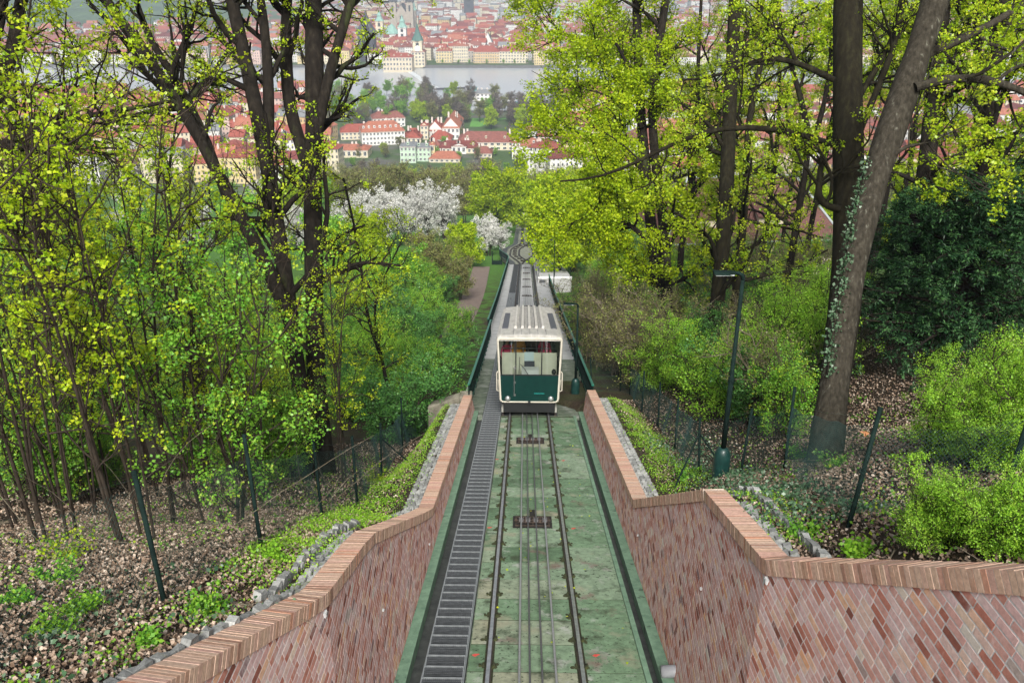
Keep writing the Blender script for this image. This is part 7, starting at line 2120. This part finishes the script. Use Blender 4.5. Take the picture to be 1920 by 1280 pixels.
def kerb_row(S, y0, y1, d, label, step=0.16):
    root = empty('stone_kerb', edge_pt(S, y0, d)); tag(root, label, 'kerb'); y = y0
    while y < y1:
        a, b = edge_pt(S, y, d), edge_pt(S, y + 0.1, d); t = (b - a).normalized()
        o = new_mesh_obj('kerb_stone', random.choice(KS), root); o.location = a - root.location - Vector((0, 0, 0.14))
        h_ = Vector((t.x, t.y, t.z * 0.8)).normalized(); sd_ = Vector((-h_.y, h_.x, 0)).normalized(); up_ = h_.cross(sd_)
        o.rotation_euler = (Matrix((h_, sd_, up_)).transposed() @ Euler((random.uniform(-.12, .12), random.uniform(-.1, .1), random.uniform(-.1, .1))).to_matrix()).to_euler()
        o.scale = (random.uniform(0.6, 1.0), random.uniform(0.65, 1.0), random.uniform(0.8, 1.15))
        y += step * t.y * random.uniform(0.95, 1.15)
kerb_row(-1, 4.4, 8.0, 0.1, 'row of rough grey granite kerb stones along the near stair-side coping')
kerb_row(-1, 8.0, 12.6, 0.42, 'crooked grey kerb stones beside the stair-side drain grate')
kerb_row(1, 8.4, 12.4, 0.5, 'mossy grey kerb stones behind the lamp-side coping corner')
def setts(S, y0, y1, cols, d0, label):
    root = empty('cobbled_gutter', edge_pt(S, y0, d0)); tag(root, label, 'cobbles'); y = y0
    row = 0
    while y < y1:
        for k in range(cols):
            if random.random() < 0.05: continue
            q = edge_pt(S, y + random.uniform(-.015, .015), d0 + 0.07 + k * 0.125 + (0.03 if row % 2 else 0))
            o = new_mesh_obj('sett', random.choice(SS), root); o.location = q - root.location - Vector((0, 0, 0.055)); o.rotation_euler = (-0.3, random.uniform(-.08, .08), math.pi / 2 + random.uniform(-.12, .12))
        y += 0.142; row += 1
setts(-1, 8.3, 11.6, 2, 0.0, 'few uneven grey setts between kerb stones and stair-side coping')
setts(-1, 14.5, 29.5, 3, 0.0, 'strip of dark mossy setts along the far stair-side coping')
setts(1, 16.6, 29.5, 3, 0.0, 'strip of mossy setts along the far lamp-side coping')
setts(1, 8.6, 11.0, 2, 0.02, 'few mossy setts in the gutter behind the coping corner')
for S, y, lab in ((-1, 9.9, 'small iron drain grate between setts and stair-side coping'), (1, 11.5, 'small iron drain grate behind the lamp-side coping corner')):
    q = edge_pt(S, y, 0.2); mb = MB(); mb.b2(-0.17, 0.17, -0.2, 0.2, -0.05, 0.0); root = mb.build('drain_grate', M['pit']); gr_ = (ground_z(q.x, q.y + .2) - ground_z(q.x, q.y - .2)) / 0.4; root.location = q + Vector((0, 0, 0.01)); root.rotation_euler = (math.atan(gr_), 0, 0); tag(root, lab, 'drain grate')
    mb = MB()
    for x in (-0.17, 0.17): mb.box((x, 0, 0.01), (0.035, 0.43, 0.03))
    for y_ in (-0.2, 0.2): mb.box((0, y_, 0.01), (0.305, 0.035, 0.029))
    mb.build('frame', M['grate_bar'], root)
    for k in range(5):
        mb = MB(); mb.box((0, -0.14 + 0.07 * k, 0.008), (0.3, 0.026, 0.024)); mb.build('bar', M['grate_bar'], root)
# few fallen yellow leaves on the track bed
c = np.stack([r.uniform(-1.0, 1.6, 60), r.uniform(7, 29, 60), np.zeros(60)], 1); c[:, 2] = [z_track(y) + 0.015 for y in c[:, 1]]
V, T_ = leaves_np(c, r, 0.05, r.uniform(0.5, 1, 60), flat_up=1.5); tag(quads_obj('fallen_leaflets', V, LM['maple'], T_), 'few yellow-green leaflets fallen on the green track bed', 'leaflets', kind='stuff')

# ================================================================== AIR
mb = MB(); mb.b2(-4300, 4300, -30, 6700, CITY_Z - 12, CZ + 45)
hz = bpy.data.materials.new('valley_haze'); hz.use_nodes = True
nt = hz.node_tree
for n in list(nt.nodes): nt.nodes.remove(n)
o_ = nt.nodes.new('ShaderNodeOutputMaterial'); v_ = nt.nodes.new('ShaderNodeVolumePrincipled')
v_.inputs['Color'].default_value = (0.78, 0.88, 1.0, 1); v_.inputs['Density'].default_value = 0.00027; v_.inputs['Anisotropy'].default_value = 0.2
nt.links.new(v_.outputs[0], o_.inputs['Volume'])
hazeo = mb.build('haze', hz); tag(hazeo, 'thin pale haze filling the valley air', 'haze', kind='stuff')

# ---- look-alikes: say which one by its place among its kind, counted from the stair side of the picture
from collections import defaultdict
same = defaultdict(list)
bpy.context.view_layer.update()
for o in scene.objects:
    if o.parent is None and o.get('label') and o.get('category') and not o.get('kind'): same[o['label']].append(o)
NUMS = ['first', 'second', 'third', 'fourth', 'fifth', 'sixth', 'seventh', 'eighth', 'ninth', 'tenth', 'eleventh', 'twelfth']
merged = defaultdict(list)
for lab, objs in same.items():
    if len(objs) < 2: continue
    words = lab.split()
    base_ = ' '.join(words[:12]).rstrip(',') if len(words) > 12 else lab
    while base_.split()[-1] in ('the', 'a', 'of', 'by', 'in', 'on', 'to', 'from', 'with', 'and', 'below', 'behind', 'beside', 'beyond', 'at', 'above'): base_ = ' '.join(base_.split()[:-1]).rstrip(',')
    merged[base_] += objs
for base_, objs in merged.items():
    objs.sort(key=lambda o: pix(o.matrix_world.translation)[0])
    for k, o in enumerate(objs):
        o['label'] = '%s, %s from the left' % (base_, NUMS[k] if k < 12 else '%dth' % (k + 1) if ((k + 1) % 10 not in (1, 2, 3) or k + 1 in (11, 12, 13)) else '%d%s' % (k + 1, {1: 'st', 2: 'nd', 3: 'rd'}[(k + 1) % 10]))
